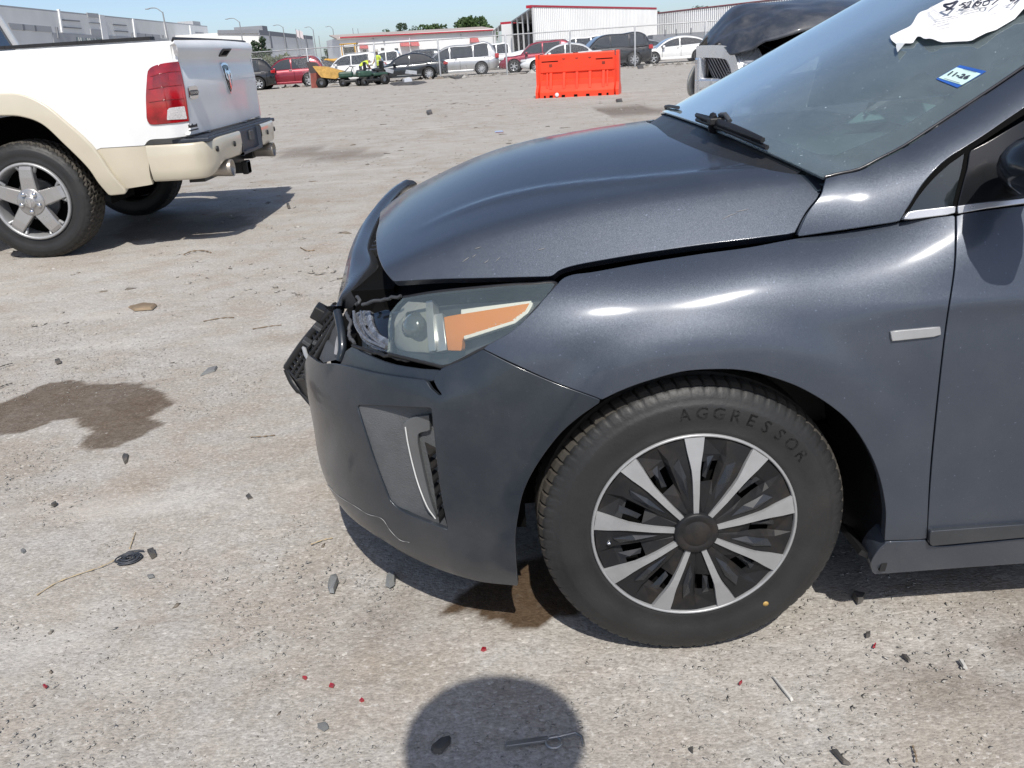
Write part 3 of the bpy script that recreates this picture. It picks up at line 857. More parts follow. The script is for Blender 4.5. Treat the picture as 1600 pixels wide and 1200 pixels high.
# side glass, quarter light, chrome belt
M['darkglass'] = glass('side_glass', (.30, .34, .34), .01, dust=.03, refl=1.3)
panel('quarter_window', GRN, [('px', [(1420, 329), (1440, 299), (1461, 273), (1484, 251), (1511, 231)]), ('ln', [(1510, 238), (1503, 280), (1491, 323), (1421, 331)])], M['darkglass'], HERO, step=.02, thick=.01, lift=-.006, mirror=True)
panel('window_seal', GRN, [('px', [(1416, 331), (1434, 300), (1456, 272), (1480, 249), (1509, 230), (1540, 210.5), (1572, 188.5), (1600, 170)]), ('st', [(-.76, 1.165), (-.78, 1.15)]),
      ('px', [(1600, 178), (1572, 196), (1540, 217), (1516, 233)]), ('ln', [(1511, 262), (1494, 326), (1490, 326), (1506, 262), (1510, 237)]), ('px', [(1484, 254), (1460.5, 276), (1438.5, 302), (1420, 331)])], M['void'], HERO, step=.012, thick=.02, lift=-.004, mirror=True)
panel('belt_trim', GRN, [('ln', [(1412, 342), (1420, 331.5), (1491, 323.5), (1490, 333.5), (1412, 343)])], M['dullchrome'], HERO, step=.01, thick=.012, lift=.004)
panel('belt_trim', GRN, [('ln', [(1497, 323), (1600, 311)]), ('st', [(-.62, .93), (-1.5, .955), (-1.5, .945)]), ('ln', [(1600, 317), (1540, 325), (1497, 333), (1497, 323)])], M['dullchrome'], DOOR, step=.02, thick=.012, lift=.004)
panel('mirror_sail', GRN, [('ln', [(1513, 262), (1516, 240)]), ('px', [(1518, 236), (1545, 222), (1572, 206), (1600, 190)]), ('st', [(-.76, 1.12), (-.74, .955)]), ('ln', [(1600, 308), (1498, 320), (1505, 292), (1513, 262)])], M['black_gloss'], DOOR, step=.02, thick=.01, lift=.001)
panel('door_window', GRN, [('st', [(-.775, .965), (-1.6, .98), (-1.6, 1.28), (-1.2, 1.30), (-.95, 1.235), (-.785, 1.15), (-.775, .965)])], M['darkglass'], DOOR, step=.04, thick=.006, lift=-.004, mirror=True)
mb = MB()
_c = np.array([.548, -.948, .985])
_mi = MB(); prof = [(-.13, .012), (-.11, .045), (-.06, .068), (.0, .075), (.06, .068), (.10, .045), (.115, .010)]
for i, (y, r) in enumerate(prof): pass
V = []; F = []; n = 20
for y, r in prof:
    for k in range(n):
        g = 2 * math.pi * k / n
        cx = math.cos(g); V.append((_c[0] + (r * .95 * cx if cx < 0 else r * .45 * cx), _c[1] + y * .78, _c[2] + r * .70 * math.sin(g)))
F = [(i * n + k, i * n + (k + 1) % n, (i + 1) * n + (k + 1) % n, (i + 1) * n + k) for i in range(len(prof) - 1) for k in range(n)] + [tuple(range(n)), tuple(range((len(prof) - 1) * n, len(prof) * n))]
mb.add(V, F, True)
mb.build('wing_mirror', M['black_gloss'], DOOR)
MB().tube([(.58, -.80, .94), (.56, -.87, .955), (.54, -.93, .975)], [.03, .026, .03], 10).build('mirror_stalk', M['black_gloss'], DOOR)

# roof, rear body, right side
M['seat'] = simple('grey_seat_cloth', (.07, .07, .075), .9)
panel('rear_side_panel', BODY, [('st', [(-1.515, .225), (-1.515, .905), (-1.7, .905), (-1.7, .22), (-1.515, .225)])], M['paint'], HERO, step=.06, thick=.02, mirror=True)
def rear(s, z):
    X = np.asarray(s, float); return body(-X, z)
mb = MB()
prof = [(1.70, .18), (1.70, .90), (2.2, .94), (2.9, .98), (3.42, .99), (3.55, .80), (3.58, .55), (3.52, .25), (3.30, .18), (3.08, .18), (3.05, .40), (2.9, .60), (2.7, .66), (2.5, .60), (2.36, .40), (2.33, .18)]
for sgn in (-1, 1):
    V = []
    for x, z in prof:
        b = B_door(np.array(min(z, .93))) - float(sstep(x, 2.4, 3.7)) * .12
        V += [(x, sgn * float(b), z), (x, sgn * float(b) * .90, z)]
    k = len(prof)
    mb.add([V[2 * i] for i in range(k)], [tuple(range(k))])
    mb.add(V, [(2 * i, 2 * ((i + 1) % k), 2 * ((i + 1) % k) + 1, 2 * i + 1) for i in range(k)])
mb.add([(3.42, -.74, .99), (3.55, -.74, .80), (3.58, -.74, .55), (3.52, -.75, .25), (3.42, .74, .99), (3.55, .74, .80), (3.58, .74, .55), (3.52, .75, .25)], [(i, i + 1, i + 5, i + 4) for i in range(3)])
mb.build('rear_body', M['paint'], HERO)
ty = np.linspace(-1, 1, 25)
rx = Spline([1.0, 1.4, 1.9, 2.5, 3.1, 3.45], [1.405, 1.445, 1.445, 1.38, 1.20, 1.0])
def roof(x, y):
    x = np.asarray(x, float); y = np.asarray(y, float)
    w = np.interp(x, [1.0, 1.4, 2.2, 3.0, 3.45], [.56, .56, .56, .53, .60])
    return np.stack([x, y * w * 1.04, rx(x) - .045 * np.abs(y) ** 2.5], -1)
sheet('roof', roof, np.linspace(1.02, 3.43, 30), ty, M['paint'], HERO)
for sgn in (-1, 1):
    V = []; xs = np.linspace(1.4, 3.43, 24)
    for x in xs:
        w = np.interp(x, [1.0, 1.4, 2.2, 3.0, 3.45], [.56, .56, .56, .53, .60]) * 1.04
        V += [(x, sgn * w, float(rx(x)) - .045), (x, sgn * float(np.interp(x, [1.4, 2.4, 3.45], [.82, .80, .72])), float(np.interp(x, [1.4, 3.45], [.96, .985])))]
    MB().add(V, [(2 * i, 2 * i + 1, 2 * i + 3, 2 * i + 2) for i in range(23)], True).build('rear_side_glass', M['darkglass'], HERO)
# cabin: dash, wheel, seats, floor
mb = MB(); yy = np.linspace(-1, 1, 31)
P0 = SCR.F(np.full(31, .3), yy * .96); P0[:, 2] -= .03
P1 = P0.copy(); P1[:, 0] += .22; P1[:, 2] -= .005; P2 = P0.copy(); P2[:, 0] = np.maximum(P2[:, 0] + .3, .62); P2[:, 2] += .0; P3 = P2.copy(); P3[:, 0] += .12; P3[:, 2] -= .12; P4 = P3.copy(); P4[:, 2] = .45
mb.add(np.vstack([P0, P1, P2, P3, P4]), [(j * 31 + i, j * 31 + i + 1, (j + 1) * 31 + i + 1, (j + 1) * 31 + i) for j in range(4) for i in range(30)], True)
mb.build('dashboard', simple('dashboard_plastic', (.14, .165, .17), .7, dirt=.15, bump=.3, bscale=300), HERO)
mb = MB(); mb.box((1.9, 0, .30), (3.0, 1.45, .06)); mb.box((2.35, 0, .62), (.2, 1.3, .6), ry=.25)
mb.build('cabin_floor', M['void'], HERO)
for sgn in (-1, 1):
    mb = MB(); mb.box((1.30, sgn * .38, .55), (.52, .48, .16), bev=.05); mb.box((1.60, sgn * .38, .86), (.14, .46, .58), ry=.22, bev=.05); mb.box((1.70, sgn * .38, 1.22), (.09, .26, .17), ry=.15, bev=.03)
    mb.build('seat', M['seat'], HERO)
mb = MB(); g = np.linspace(0, 2 * math.pi, 33); c = np.array([.90, -.38, .86])
mb.tube([c + np.array([.17 * math.sin(a) * .42, .18 * math.cos(a), .18 * math.sin(a) * .9]) for a in g], .014, 8, cap=False)
mb.box(tuple(c), (.05, .12, .09), ry=-.4, bev=.02); mb.box(tuple(c + [0, .1, 0]), (.02, .12, .03)); mb.box(tuple(c + [0, -.1, 0]), (.02, .12, .03))
mb.build('steering_wheel', M['black'], HERO)

# ---- wheels
def tyre_mesh(R, W, rim, blocks, depth, at_tread=False):
    """tyre about y, outer face towards -y, with cut tread blocks"""
    seg = 4 if at_tread else 6; n = blocks * seg
    hw = W / 2
    prof = [(rim - .004, -hw * .80), (rim + .008, -hw * .90), (rim + (R - rim) * .16, -hw * .945), (rim + (R - rim) * .18, -hw * .93), (rim + (R - rim) * .36, -hw * 1.0), (rim + (R - rim) * .60, -hw * 1.0), (rim + (R - rim) * .66, -hw * .985), (rim + (R - rim) * .68, -hw * .965), (rim + (R - rim) * .74, -hw * .95),
            (R * .950, -hw * .885), (R * .974, -hw * .81), (R * .992, -hw * .68), (R, -hw * .50), (R, -hw * .40), (R, -hw * .36), (R, -hw * .30), (R, 0)]
    prof = prof + [(r, -h) for r, h in prof[-2::-1]]
    m = len(prof); V = []; F = []; T = []
    for k in range(n):
        for j, (r, h) in enumerate(prof):
            q = k % seg; rr = r; sk = 0.0
            grooved = q == 5
            jj = min(j, m - 1 - j)
            if jj in (13, 14): rr = R - depth                     # circumferential groove
            if at_tread:
                ph = (k + (2 if j % 2 else 0)) % seg
                if jj >= 9 and jj not in (13, 14) and ph == 3: rr -= depth * (1.0 if jj > 9 else .7)
                if jj == 8 and (k // seg) % 2 == 0 and q in (1, 2): rr += .006
            elif grooved and 9 <= jj <= 12: rr -= depth * (.35, .7, 1, 1)[jj - 9]
            g = 2 * math.pi * (k + (h / W) * (7.0 if not at_tread else 2.0)) / n
            V.append((rr * math.cos(g), h, rr * math.sin(g)))
    for k in range(n):
        for j in range(m - 1):
            F.append((k * m + j, k * m + j + 1, ((k + 1) % n) * m + j + 1, ((k + 1) % n) * m + j))
            jj = min(j, m - 2 - j); T.append(1 if jj >= 10 else 0)
    return V, F, T
def make_tyre(name, R, W, rim, blocks, depth, parent, at_tread=False, c=(0, 0, 0)):
    V, F, T = tyre_mesh(R, W, rim, blocks, depth, at_tread)
    me = bpy.data.meshes.new(name); me.from_pydata([(v[0] + c[0], v[1] + c[1], v[2] + c[2]) for v in V], [], F)
    me.materials.append(M['rubber']); me.materials.append(M['tread'])
    me.polygons.foreach_set('material_index', T)
    me.polygons.foreach_set('use_smooth', [t == 0 for t in T])
    bm = bmesh.new(); bm.from_mesh(me); bmesh.ops.recalc_face_normals(bm, faces=bm.faces[:]); bm.to_mesh(me); bm.free()
    return link(name, me, parent)
M['lettering'] = simple('moulded_rubber_letters', (.060, .060, .059), .55, bump=.2)
def arc_text(s, size, R, mid_deg, step_deg, y, depth, mat, parent, name='lettering'):
    mb = MB()
    for i, ch in enumerate(s):
        V, F = text_geo(ch, size, depth, .02)
        g = math.radians(mid_deg - (i - (len(s) - 1) / 2) * step_deg)
        for_v = []
        for (x, yy, z) in V:
            r = R + yy; gg = g - x / R
            for_v.append((r * math.cos(gg), y - z, r * math.sin(gg)))
        mb.add(for_v, F)
    return mb.build(name, mat, parent)
WR, WB = .3095, .874
wheel = bpy.data.objects.new('front_wheel', None); COL.objects.link(wheel); wheel.parent = HERO
wheel.location = (0, -WB, .3085); wheel.rotation_euler = (0, 0, math.radians(0.5))
make_tyre('tyre', WR, .196, .196, 76, .006, wheel, c=(0, .088, 0))
arc_text('AGGRESSOR', .034, .250, 66, 7.4, -.0065, .0035, M['lettering'], wheel)
# wheel trim: silver ring, nine spokes, folded black panels with slots
mb = MB(); R = .206
mb.lathe([(R, .004), (R, -.004), (R - .0015, -.006), (R - .004, -.0065), (R - .006, -.004), (R - .0065, .004)], axis='y', n=96)
mb.build('trim_ring', M['silver'], wheel)
M['trimgloss'] = simple('gloss_black_insert', (.020, .022, .026), .28, var=.2, dirt=.25, dirtcol=(.10, .075, .05), scale=14)
M['trimblack'] = simple('satin_black_trim', (.013, .0135, .015), .5, var=.2, dirt=.45, dirtcol=(.10, .075, .05), scale=14, spec=.25)
cover = MB(); slots = MB(); lugs = MB()
for k in range(9):
    g = math.radians(91 + 40 * k); cg, sg = math.cos(g), math.sin(g)
    def W(r, t, y): return (r * cg - t * sg, y, r * sg + t * cg)
    so = .0205; si = .0058; L = [(.041, .0054, -.021), (.085, .0066, -.022), (.115, .0074, -.0205), (.135, .0088, -.018), (.152, .0118, -.0145), (.172, .0162, -.0105), (.1995, .0208, -.0045)]
    mb = MB(); V = []; F = []
    for r, t, y in L: V += [W(r, -t, y + .008), W(r, -t * .93, y), W(r, t * .93, y), W(r, t, y + .008)]
    for i in range(len(L) - 1):
        for j in range(3): F.append((i * 4 + j, i * 4 + j + 1, i * 4 + 5 + j, i * 4 + 4 + j))
    mb.add(V, F + [(0, 1, 2, 3)]); mb.build('spoke', M['silver'], wheel)
    # panel between this spoke and the next: raised half, sunk half, slot
    h = math.radians(20)
    def Q(r, ang, y): return (r * math.cos(g + ang), y, r * math.sin(g + ang))
    def edge(r): return (np.interp(r, [.041, .085, .115, .135, .16, .198], [.0054, .0066, .0085, .0105, .0152, .0212])) / r
    rs = [.041, .085, .110, .135, .150, .165, .198]
    ds = [(-.018, -.018), (-.016, -.012), (-.014, -.002), (-.012, .004), (-.010, .005), (-.007, .003), (-.002, -.0015)]
    V = []; F = []
    for r, (y1, y2) in zip(rs, ds):
        e = edge(r); w = math.radians(40)
        m1 = w * .46; m2 = w * .54
        V += [Q(r, e, y1), Q(r, m1, y1 * .9), Q(r, m2, y2), Q(r, w - e, np.interp(r, [.041, .085, .115, .15, .1975], [-.015, -.016, -.0145, -.009, .001]))]
    for i in range(len(rs) - 1):
        for j in range(3):
            if j >= 1 and 2 <= i <= 3 and j == 2: continue
            F.append((i * 4 + j, i * 4 + j + 1, i * 4 + 5 + j, i * 4 + 4 + j))
    cover.add(V, F)
cover.build('trim_panels', M['trimblack'], wheel)
for k in range(9):
    g = math.radians(91 + 40 * k)
    def Q(r, ang, y): return (r * math.cos(g + ang), y, r * math.sin(g + ang))
    V = [Q(.075, .20, -.017), Q(.125, .15, -.0165), Q(.163, .20, -.0115), Q(.150, .285, -.009), Q(.105, .30, -.013), Q(.120, .215, -.0215)]
    V += [(x, y + .012, z) for x, y, z in V[:5]]
    MB().add(V, [(5, 0, 1), (5, 1, 2), (5, 2, 3), (5, 3, 4), (5, 4, 0)] + [(i, 6 + i, 6 + (i + 1) % 5, (i + 1) % 5) for i in range(5)]).build('trim_insert', M['trimgloss'], wheel)
    V = [Q(.112, .50, -.004), Q(.160, .46, .000), Q(.168, .56, .001), Q(.118, .58, -.006), Q(.140, .53, -.0105)]
    MB().add(V, [(4, 0, 1), (4, 1, 2), (4, 2, 3), (4, 3, 0)]).build('trim_insert', M['trimgloss'], wheel)

MB().lathe([(.195, .03), (.08, .03)], axis='y', n=40).build('slot_back', M['void'], wheel)
MB().lathe([(.20, .045), (.13, .05), (.06, .04), (.001, .04)], axis='y', n=40).build('steel_rim', simple('rim_steel', (.03, .03, .03), .5, .5), wheel)
MB().lathe([(.044, -.012), (.0435, -.024), (.040, -.0265), (.031, -.027), (.029, -.0255), (.027, -.0255), (.0255, -.027), (.001, -.0275)], axis='y', n=48).build('centre_cap', M['trimblack'], wheel)
g = math.radians(186)
MB().lathe([(.0045, -.002), (.0045, -.012), (.001, -.014)], (.172 * math.cos(g), 0, .172 * math.sin(g)), 'y', 10).build('valve', M['chrome'], wheel)
g = math.radians(-51.5)
MB().lathe([(.006, -.004), (.0058, -.0105), (.0005, -.0108)], (.243 * math.cos(g), 0, .243 * math.sin(g)), 'y', 14).build('paint_dot', simple('yellow_paint_dot', (.42, .27, .08), .6), wheel)
for x, y, rz in ((0, .80, math.pi), (2.7, -.80, 0), (2.7, .80, math.pi)):
    w = bpy.data.objects.new('front_wheel' if x == 0 else 'rear_wheel', None); COL.objects.link(w); w.parent = HERO; w.location = (x, y * 1.08, .3085); w.rotation_euler = (0, 0, rz)
    for ch in list(wheel.children):
        if ch.name.split('.')[0] in ('tyre', 'trim_ring', 'spoke', 'trim_panels', 'slot_back', 'centre_cap', 'steel_rim'):
            c = ch.copy(); COL.objects.link(c); c.parent = w

# ---- grille trim pushed up in front of the bonnet, grille frame hanging out of the nose
M['gtrim'] = simple('dark_grey_trim', (.030, .033, .038), .28, var=.15, coat=.5, dirt=.12)
def strip(name, pa, pb, mat, parent, lift=.02, n=8):
    """band between two 3D edge curves with thickness"""
    A = smooth(pa, n); B = smooth(pb, n); k = len(A)
    C = (A + B) / 2; t = np.gradient(C, axis=0); nn = np.cross(t, B - A); nn /= np.linalg.norm(nn, axis=1, keepdims=True)
    if np.median((nn * (EYE - np.array(HO) - C)).sum(1)) < 0: nn = -nn
    rows = [A - nn * lift, A, A * .7 + B * .3 + nn * .006, C + nn * .008, A * .3 + B * .7 + nn * .006, B, B - nn * lift]
    V = np.vstack(rows); F = [(j * k + i, j * k + i + 1, (j + 1) * k + i + 1, (j + 1) * k + i) for j in range(6) for i in range(k - 1)]
    o = MB().add(V, F, True).build(name, mat, parent)
    return o
def hp(x, y, b): return onplane(x, y, 1, HY - b) - np.array(HO)
_out = [(646, 282, -.78), (628, 286, -.72), (604, 304, -.55), (582, 328, -.36), (562, 357, -.16), (548, 388, .04), (539, 420, .20), (532, 448, .32), (527, 470, .42), (526, 478, .46)]
_in = [(651, 290, -.80), (634, 299, -.72), (616, 318, -.55), (601, 340, -.36), (589, 364, -.16), (582, 390, .04), (590, 410, .17), (572, 428, .28), (548, 455, .40), (532, 478, .44)]
strip('grille_surround', [hp(*p) for p in _out], [hp(*p) for p in _in], M['gtrim'], HERO, .03)
# slotted underside between trim and bonnet
for i in range(16):
    mb = MB()
    f = i / 15; a = hp(640 - 60 * f ** .8 - 6, 294 + 90 * f, -.7 + .75 * f); mb.box(tuple(a + np.array([.03, 0, -.02])), (.05, .015, .02)); mb.build('grille_tab', M['black'], HERO)
# hanging frame
fr = MB()
K = [(526, 478, .30), (500, 507, .27), (470, 545, .24), (449, 576, .21), (455, 590, .20), (470, 612, .22), (486, 631, .26)]
Ko = [hp(*p) for p in K]
Ki = [p + np.array([.035, -.10, -.015]) for p in Ko]
top = smooth([hp(526, 478, .30), hp(500, 507, .27), hp(472, 541, .24), hp(449, 575, .21)], 5)
inn = smooth([hp(529, 500, .42), hp(513, 530, .40), hp(494, 562, .37), hp(478, 590, .35)], 5)
fr.tube(top, .012, 8); fr.tube(inn, .010, 8)
fr.tube(smooth([hp(449, 576, .21), hp(458, 596, .22), hp(471, 613, .24), hp(487, 632, .27)], 5), [.012] * 10 + [.007] * 6, 8)
mid = (top + inn) / 2
fr.tube(mid + [0, 0, -.012], .007, 6); fr.tube(mid * .6 + top * .4 + [0, 0, -.004], .005, 6)
for i in range(0, len(top)): fr.tube([top[i], mid[i] + [0, 0, -.02], inn[i]], .005, 5)
V = list(top + [0.01, 0, -.02]) + list(inn + [0.01, 0, -.03]); k = len(top)
fr.add(V, [(i, i + 1, k + i + 1, k + i) for i in range(k - 1)])
fr.add([hp(449, 577, .21), hp(478, 590, .35), hp(486, 632, .27), hp(468, 612, .24)], [(0, 1, 2, 3)])
GRILLE = fr.build('grille_frame', M['black'], HERO)
c = hp(499, 488, .26); MB().box(tuple(c), (.03, .05, .035), ry=.6, bev=.004).build('clip', M['black'], GRILLE)
for (x, y) in ((497, 511), (480, 534), (496, 536)):
    c = hp(x, y, .30); MB().box(tuple(c), (.022, .03, .010), ry=.7, bev=.002).build('clip_bracket', M['plastic_grey'], GRILLE)
MB().tube(smooth([hp(475, 543, .30), hp(479, 556, .33), hp(487, 568, .38), hp(490, 572, .42)], 6), .006, 6).build('loose_wire', simple('grey_wire', (.30, .31, .32), .5), GRILLE)
# radiator support and foam seen between grille and headlight
mb = MB(); mb.add([hp(526, 505, .44), hp(533, 560, .52), hp(505, 567, .50), hp(499, 560, .44), hp(512, 528, .40)], [(0, 1, 2, 3, 4)])
mb.build('radiator_support', M['plastic_grey'], HERO)
mb = MB(); mb.add([hp(527, 523, .50), hp(532, 538, .53), hp(530, 556, .53), hp(522, 553, .51), hp(524, 535, .5)], [(0, 1, 2, 3, 4)]); mb.build('foam_piece', simple('pale_foam', (.32, .32, .33), .8), HERO)
P_ = [hp(527, 487, .46), hp(531, 505, .49), hp(534, 525, .52), hp(535, 545, .54), hp(531, 563, .545)]
MB().tube(smooth(P_, 5), .010, 8).build('lamp_bracket', M['bumper_paint'], HERO)
# ================================================================== GROUND
def poly_sdf(P, poly):
    d = polydist(P, poly); return np.where(inpoly(P, poly), d, -d)
def axis_grid(lo, hi, step, far_lo, far_hi, g=1.13):
    a = list(np.arange(lo, hi + 1e-6, step))
    s = step; x = a[-1]
    while x < far_hi: s *= g; x += s; a.append(x)
    s = step; x = a[0]; b = []
    while x > far_lo: s *= g; x -= s; b.append(x)
    return np.array(b[::-1] + a)
gx = axis_grid(-3.2, 2.4, .018, -1500, 1500); gy = axis_grid(.55, 6.5, .018, -600, 2200)
GX, GY = np.meshgrid(gx, gy, indexing='ij'); GP = np.stack([GX.ravel(), GY.ravel()], 1)
def vnoise(P, f, seed):
    r = np.random.default_rng(seed); T = r.random((256, 256))
    x = P[:, 0] * f + 1000; y = P[:, 1] * f + 1000
    xi = np.floor(x).astype(int); yi = np.floor(y).astype(int); u = x - xi; v = y - yi
    u = u * u * (3 - 2 * u); v = v * v * (3 - 2 * v)
    q = lambda i, j: T[i % 256, j % 256]
    return (q(xi, yi) * (1 - u) + q(xi + 1, yi) * u) * (1 - v) + (q(xi, yi + 1) * (1 - u) + q(xi + 1, yi + 1) * u) * v
near = np.clip(1 - (np.hypot(GP[:, 0], GP[:, 1] - 3) - 4) / 6, 0, 1)
GZ = ((vnoise(GP, 1.7, 1) - .5) * .012 + (vnoise(GP, 6, 2) - .5) * .006 + (vnoise(GP, 19, 3) - .5) * .004 + (vnoise(GP, 45, 4) - .5) * .0035) * near
STAINS_AND_PATCHES = [
    ([(0, 632), (33, 617), (50, 605), (66, 599), (90, 595), (114, 593), (127, 596), (132, 600), (160, 599), (192, 597), (220, 600), (237, 605), (255, 615), (268, 623), (274, 629), (264, 640), (250, 648), (240, 653), (250, 662), (249, 670), (230, 677), (204, 689), (190, 697), (168, 701), (150, 702), (135, 702), (130, 695), (128, 686), (136, 678), (132, 668), (102, 657), (75, 663), (45, 675), (20, 680), (-10, 680), (-40, 686), (-40, 640)], .9),
    ([(690, 952), (715, 940), (740, 925), (770, 900), (830, 880), (900, 880), (905, 945), (893, 962), (870, 975), (830, 981), (800, 984), (760, 978), (742, 968), (715, 960)], 1.15),
    ([(1380, 1052), (1420, 1040), (1480, 1030), (1520, 1050), (1580, 1062), (1640, 1080), (1640, 1140), (1560, 1120), (1480, 1100), (1420, 1085)], .38),
    ([(1540, 1000), (1580, 975), (1650, 960), (1650, 1040), (1590, 1045), (1560, 1025)], .55),
    ([(1480, 930), (1560, 915), (1640, 920), (1640, 950), (1560, 955)], .3),
    ([(600, 925), (650, 915), (690, 930), (700, 955), (660, 975), (600, 1000), (560, 985), (570, 950)], .22),
    ([(430, 238), (500, 232), (570, 236), (600, 242), (560, 250), (500, 250), (440, 246)], .5),
    ([(200, 350), (260, 335), (330, 330), (400, 345), (360, 362), (300, 372), (240, 375), (180, 372)], .6),  # ground darker under the pickup tail
    ([(930, 172), (980, 168), (1045, 168), (1060, 176), (1000, 180), (940, 178)], .7),  # ground darker in front of the dark pickup
]
stain = np.full(len(GP), -1.0); amount = np.zeros(len(GP))
for pts, w in STAINS_AND_PATCHES:
    q = ground(np.array([p[0] for p in pts], float), np.array([p[1] for p in pts], float))[:, :2]
    q = smooth(q, 3, closed=True)
    lo, hi = q.min(0) - .4, q.max(0) + .4
    m = np.where((GP > lo).all(1) & (GP < hi).all(1))[0]
    if not len(m): continue
    jit = np.stack([(vnoise(GP[m], 16, 5) - .5) * .045 + (vnoise(GP[m], 50, 8) - .5) * .012, (vnoise(GP[m], 16, 6) - .5) * .045 + (vnoise(GP[m], 50, 9) - .5) * .012], 1)
    d = poly_sdf(GP[m] + jit * (1 if w > .7 else 2), q)
    soft = .010 if w > .8 else .09
    a = np.clip(d / soft + .5, 0, 1) * w
    amount[m] = np.maximum(amount[m], a)
n, mcount = len(gx), len(gy)
GF = np.arange(n * mcount).reshape(n, mcount)
faces = np.stack([GF[:-1, :-1], GF[1:, :-1], GF[1:, 1:], GF[:-1, 1:]], -1).reshape(-1, 4)
me = bpy.data.meshes.new('ground')
me.vertices.add(len(GP)); me.vertices.foreach_set('co', np.column_stack([GP, GZ]).ravel())
me.loops.add(faces.size); me.loops.foreach_set('vertex_index', faces.ravel())
me.polygons.add(len(faces)); me.polygons.foreach_set('loop_start', np.arange(0, faces.size, 4)); me.polygons.foreach_set('loop_total', np.full(len(faces), 4))
me.polygons.foreach_set('use_smooth', np.ones(len(faces), bool))
me.update(); me.validate()
at = me.attributes.new('oil', 'FLOAT', 'POINT'); at.data.foreach_set('value', amount.astype(np.float32))  # carries the stains and the other darker patches alike
t = NT('crushed_limestone'); v = t.coord()
big = t.noise(v, .55, 6, .6); mid_ = t.noise(v, 3.2, 7, .62); fine = t.noise(v, 34, 6, .7)
c = t.mix(t.ramp(big, [(.34, 0.0), (.66, 1.0)]), (.322, .284, .238), (.398, .370, .328))
c = t.mix(t.ramp(mid_, [(.38, 0.0), (.62, .75)]), c, (.430, .418, .394))
tan = t.ramp(t.noise(v, 1.4, 8, .68, .5), [(.52, 0.0), (.70, .55)])
c = t.mix(tan, c, (.305, .236, .176))
st1 = t.n('ShaderNodeMapping'); t.l(v, st1.inputs[0]); st1.inputs['Rotation'].default_value = (.3, .2, .6); st1.inputs['Scale'].default_value = (1, 1.7, 1)
ch = t.voro(st1.outputs[0], 105); ch2 = t.voro(v, 240)
c = t.mix(t.ramp(ch, [(0.0, .6), (.35, .3), (.45, 0.0)]), c, t.mix(.5, c, (.11, .10, .088)))
c = t.mix(t.ramp(ch, [(.86, 0.0), (.93, .62)]), c, (.62, .59, .54))
c = t.mix(t.ramp(ch2, [(0.0, .5), (.22, .22), (.3, 0.0)]), c, (.17, .155, .137))
c = t.mix(t.ramp(ch2, [(.88, 0.0), (.95, .40)]), c, (.64, .61, .56))
c = t.mix(t.ramp(fine, [(.30, .5), (.44, 0.0)]), c, (.20, .175, .148))
mt_ = t.noise(v, 75, 7, .72)
c = t.mix(t.ramp(mt_, [(.36, .5), (.48, 0.0)]), c, (.20, .185, .165))
c = t.mix(t.ramp(mt_, [(.54, 0.0), (.66, .55)]), c, (.56, .545, .515))
dk = t.ramp(t.noise(v, 13, 5, .7), [(.66, 0.0), (.74, .4)])
c = t.mix(dk, c, (.20, .175, .15))
st2 = t.n('ShaderNodeMapping'); t.l(v, st2.inputs[0]); st2.inputs['Rotation'].default_value = (0, 0, .25); st2.inputs['Scale'].default_value = (.5, 1.6, 1)
c = t.mix(t.ramp(t.noise(st2.outputs[0], 2.6, 9, .72, .4), [(.58, 0.0), (.68, .5)]), c, (.25, .205, .165))
c = t.mix(t.ramp(t.noise(st2.outputs[0], 1.1, 7, .65), [(.56, 0.0), (.66, .35)]), c, (.55, .53, .49))
oil = t.n('ShaderNodeAttribute'); oil.attribute_name = 'oil'
of = t.math('MULTIPLY', oil.outputs['Fac'], t.math('ADD', .62, t.math('MULTIPLY', t.noise(v, 22, 6, .7), .55)), clamp=True)
wet = t.mix(1.0, c, (.23, .165, .11), 'MULTIPLY')
c = t.mix(of, c, wet)
hgt = t.math('ADD', t.math('MULTIPLY', t.voro(st1.outputs[0], 105, 'Distance'), -.6), t.math('ADD', t.math('MULTIPLY', fine, .8), t.math('MULTIPLY', t.voro(v, 240, 'Distance'), -.3)))
nb = t.bump(hgt, .42, .004)
nb = t.bump(t.noise(v, 8, 6, .65), .28, .02, nb)
ro = t.math('SUBTRACT', .92, t.math('MULTIPLY', of, .22))
M['ground'] = t.done(t.bsdf(Base_Color=c, Roughness=ro, Normal=nb, Specular_IOR_Level=.25))
me.materials.append(M['ground'])
tag(link('ground', me), kind='structure')
# ================================================================== WHITE PICKUP (nose towards -x, tail at x = -2.12)
def solid(name, base, rough, coat=.8, dust=.05, **k): return simple(name, base, rough, var=.05, scale=3, coat=coat, dirt=dust, **k)
M['white_paint'] = solid('white_truck_paint', (.72, .73, .73), .35, dust=.06)
M['tailgate_white'] = solid('white_tailgate_paint', (.80, .81, .805), .45, coat=.3, dust=.05)
M['tan_paint'] = simple('tan_two_tone_paint', (.54, .49, .385), .4, .1, var=.06, scale=3, coat=.8, dirt=.12)
M['navy_plastic'] = simple('dark_step_plastic', (.028, .036, .052), .5, bump=.3, bscale=200, dirt=.15)
M['tail_red'] = simple('red_lamp_lens', (.27, .003, .007), .12, var=.55, scale=9, coat=1.0)
M['tail_dark'] = simple('deep_red_lens', (.20, .002, .004), .15, var=.3, scale=30, coat=1.0)
M['tail_clear'] = simple('reverse_lamp_lens', (.50, .48, .48), .15, var=.25, scale=120, coat=1.0)
PO = (-3.35, 6.08, 0)
PICK = thing('pickup_truck', 'white pickup truck with tan wheel flares and rear bumper seen from its tail corner', 'pickup truck', PO)
_ps = Spline([.40, .60, .80, .95, 1.10, 1.25, 1.35, 1.40, 1.44], [.045, .022, .008, .0, .004, .016, .034, .052, .085])
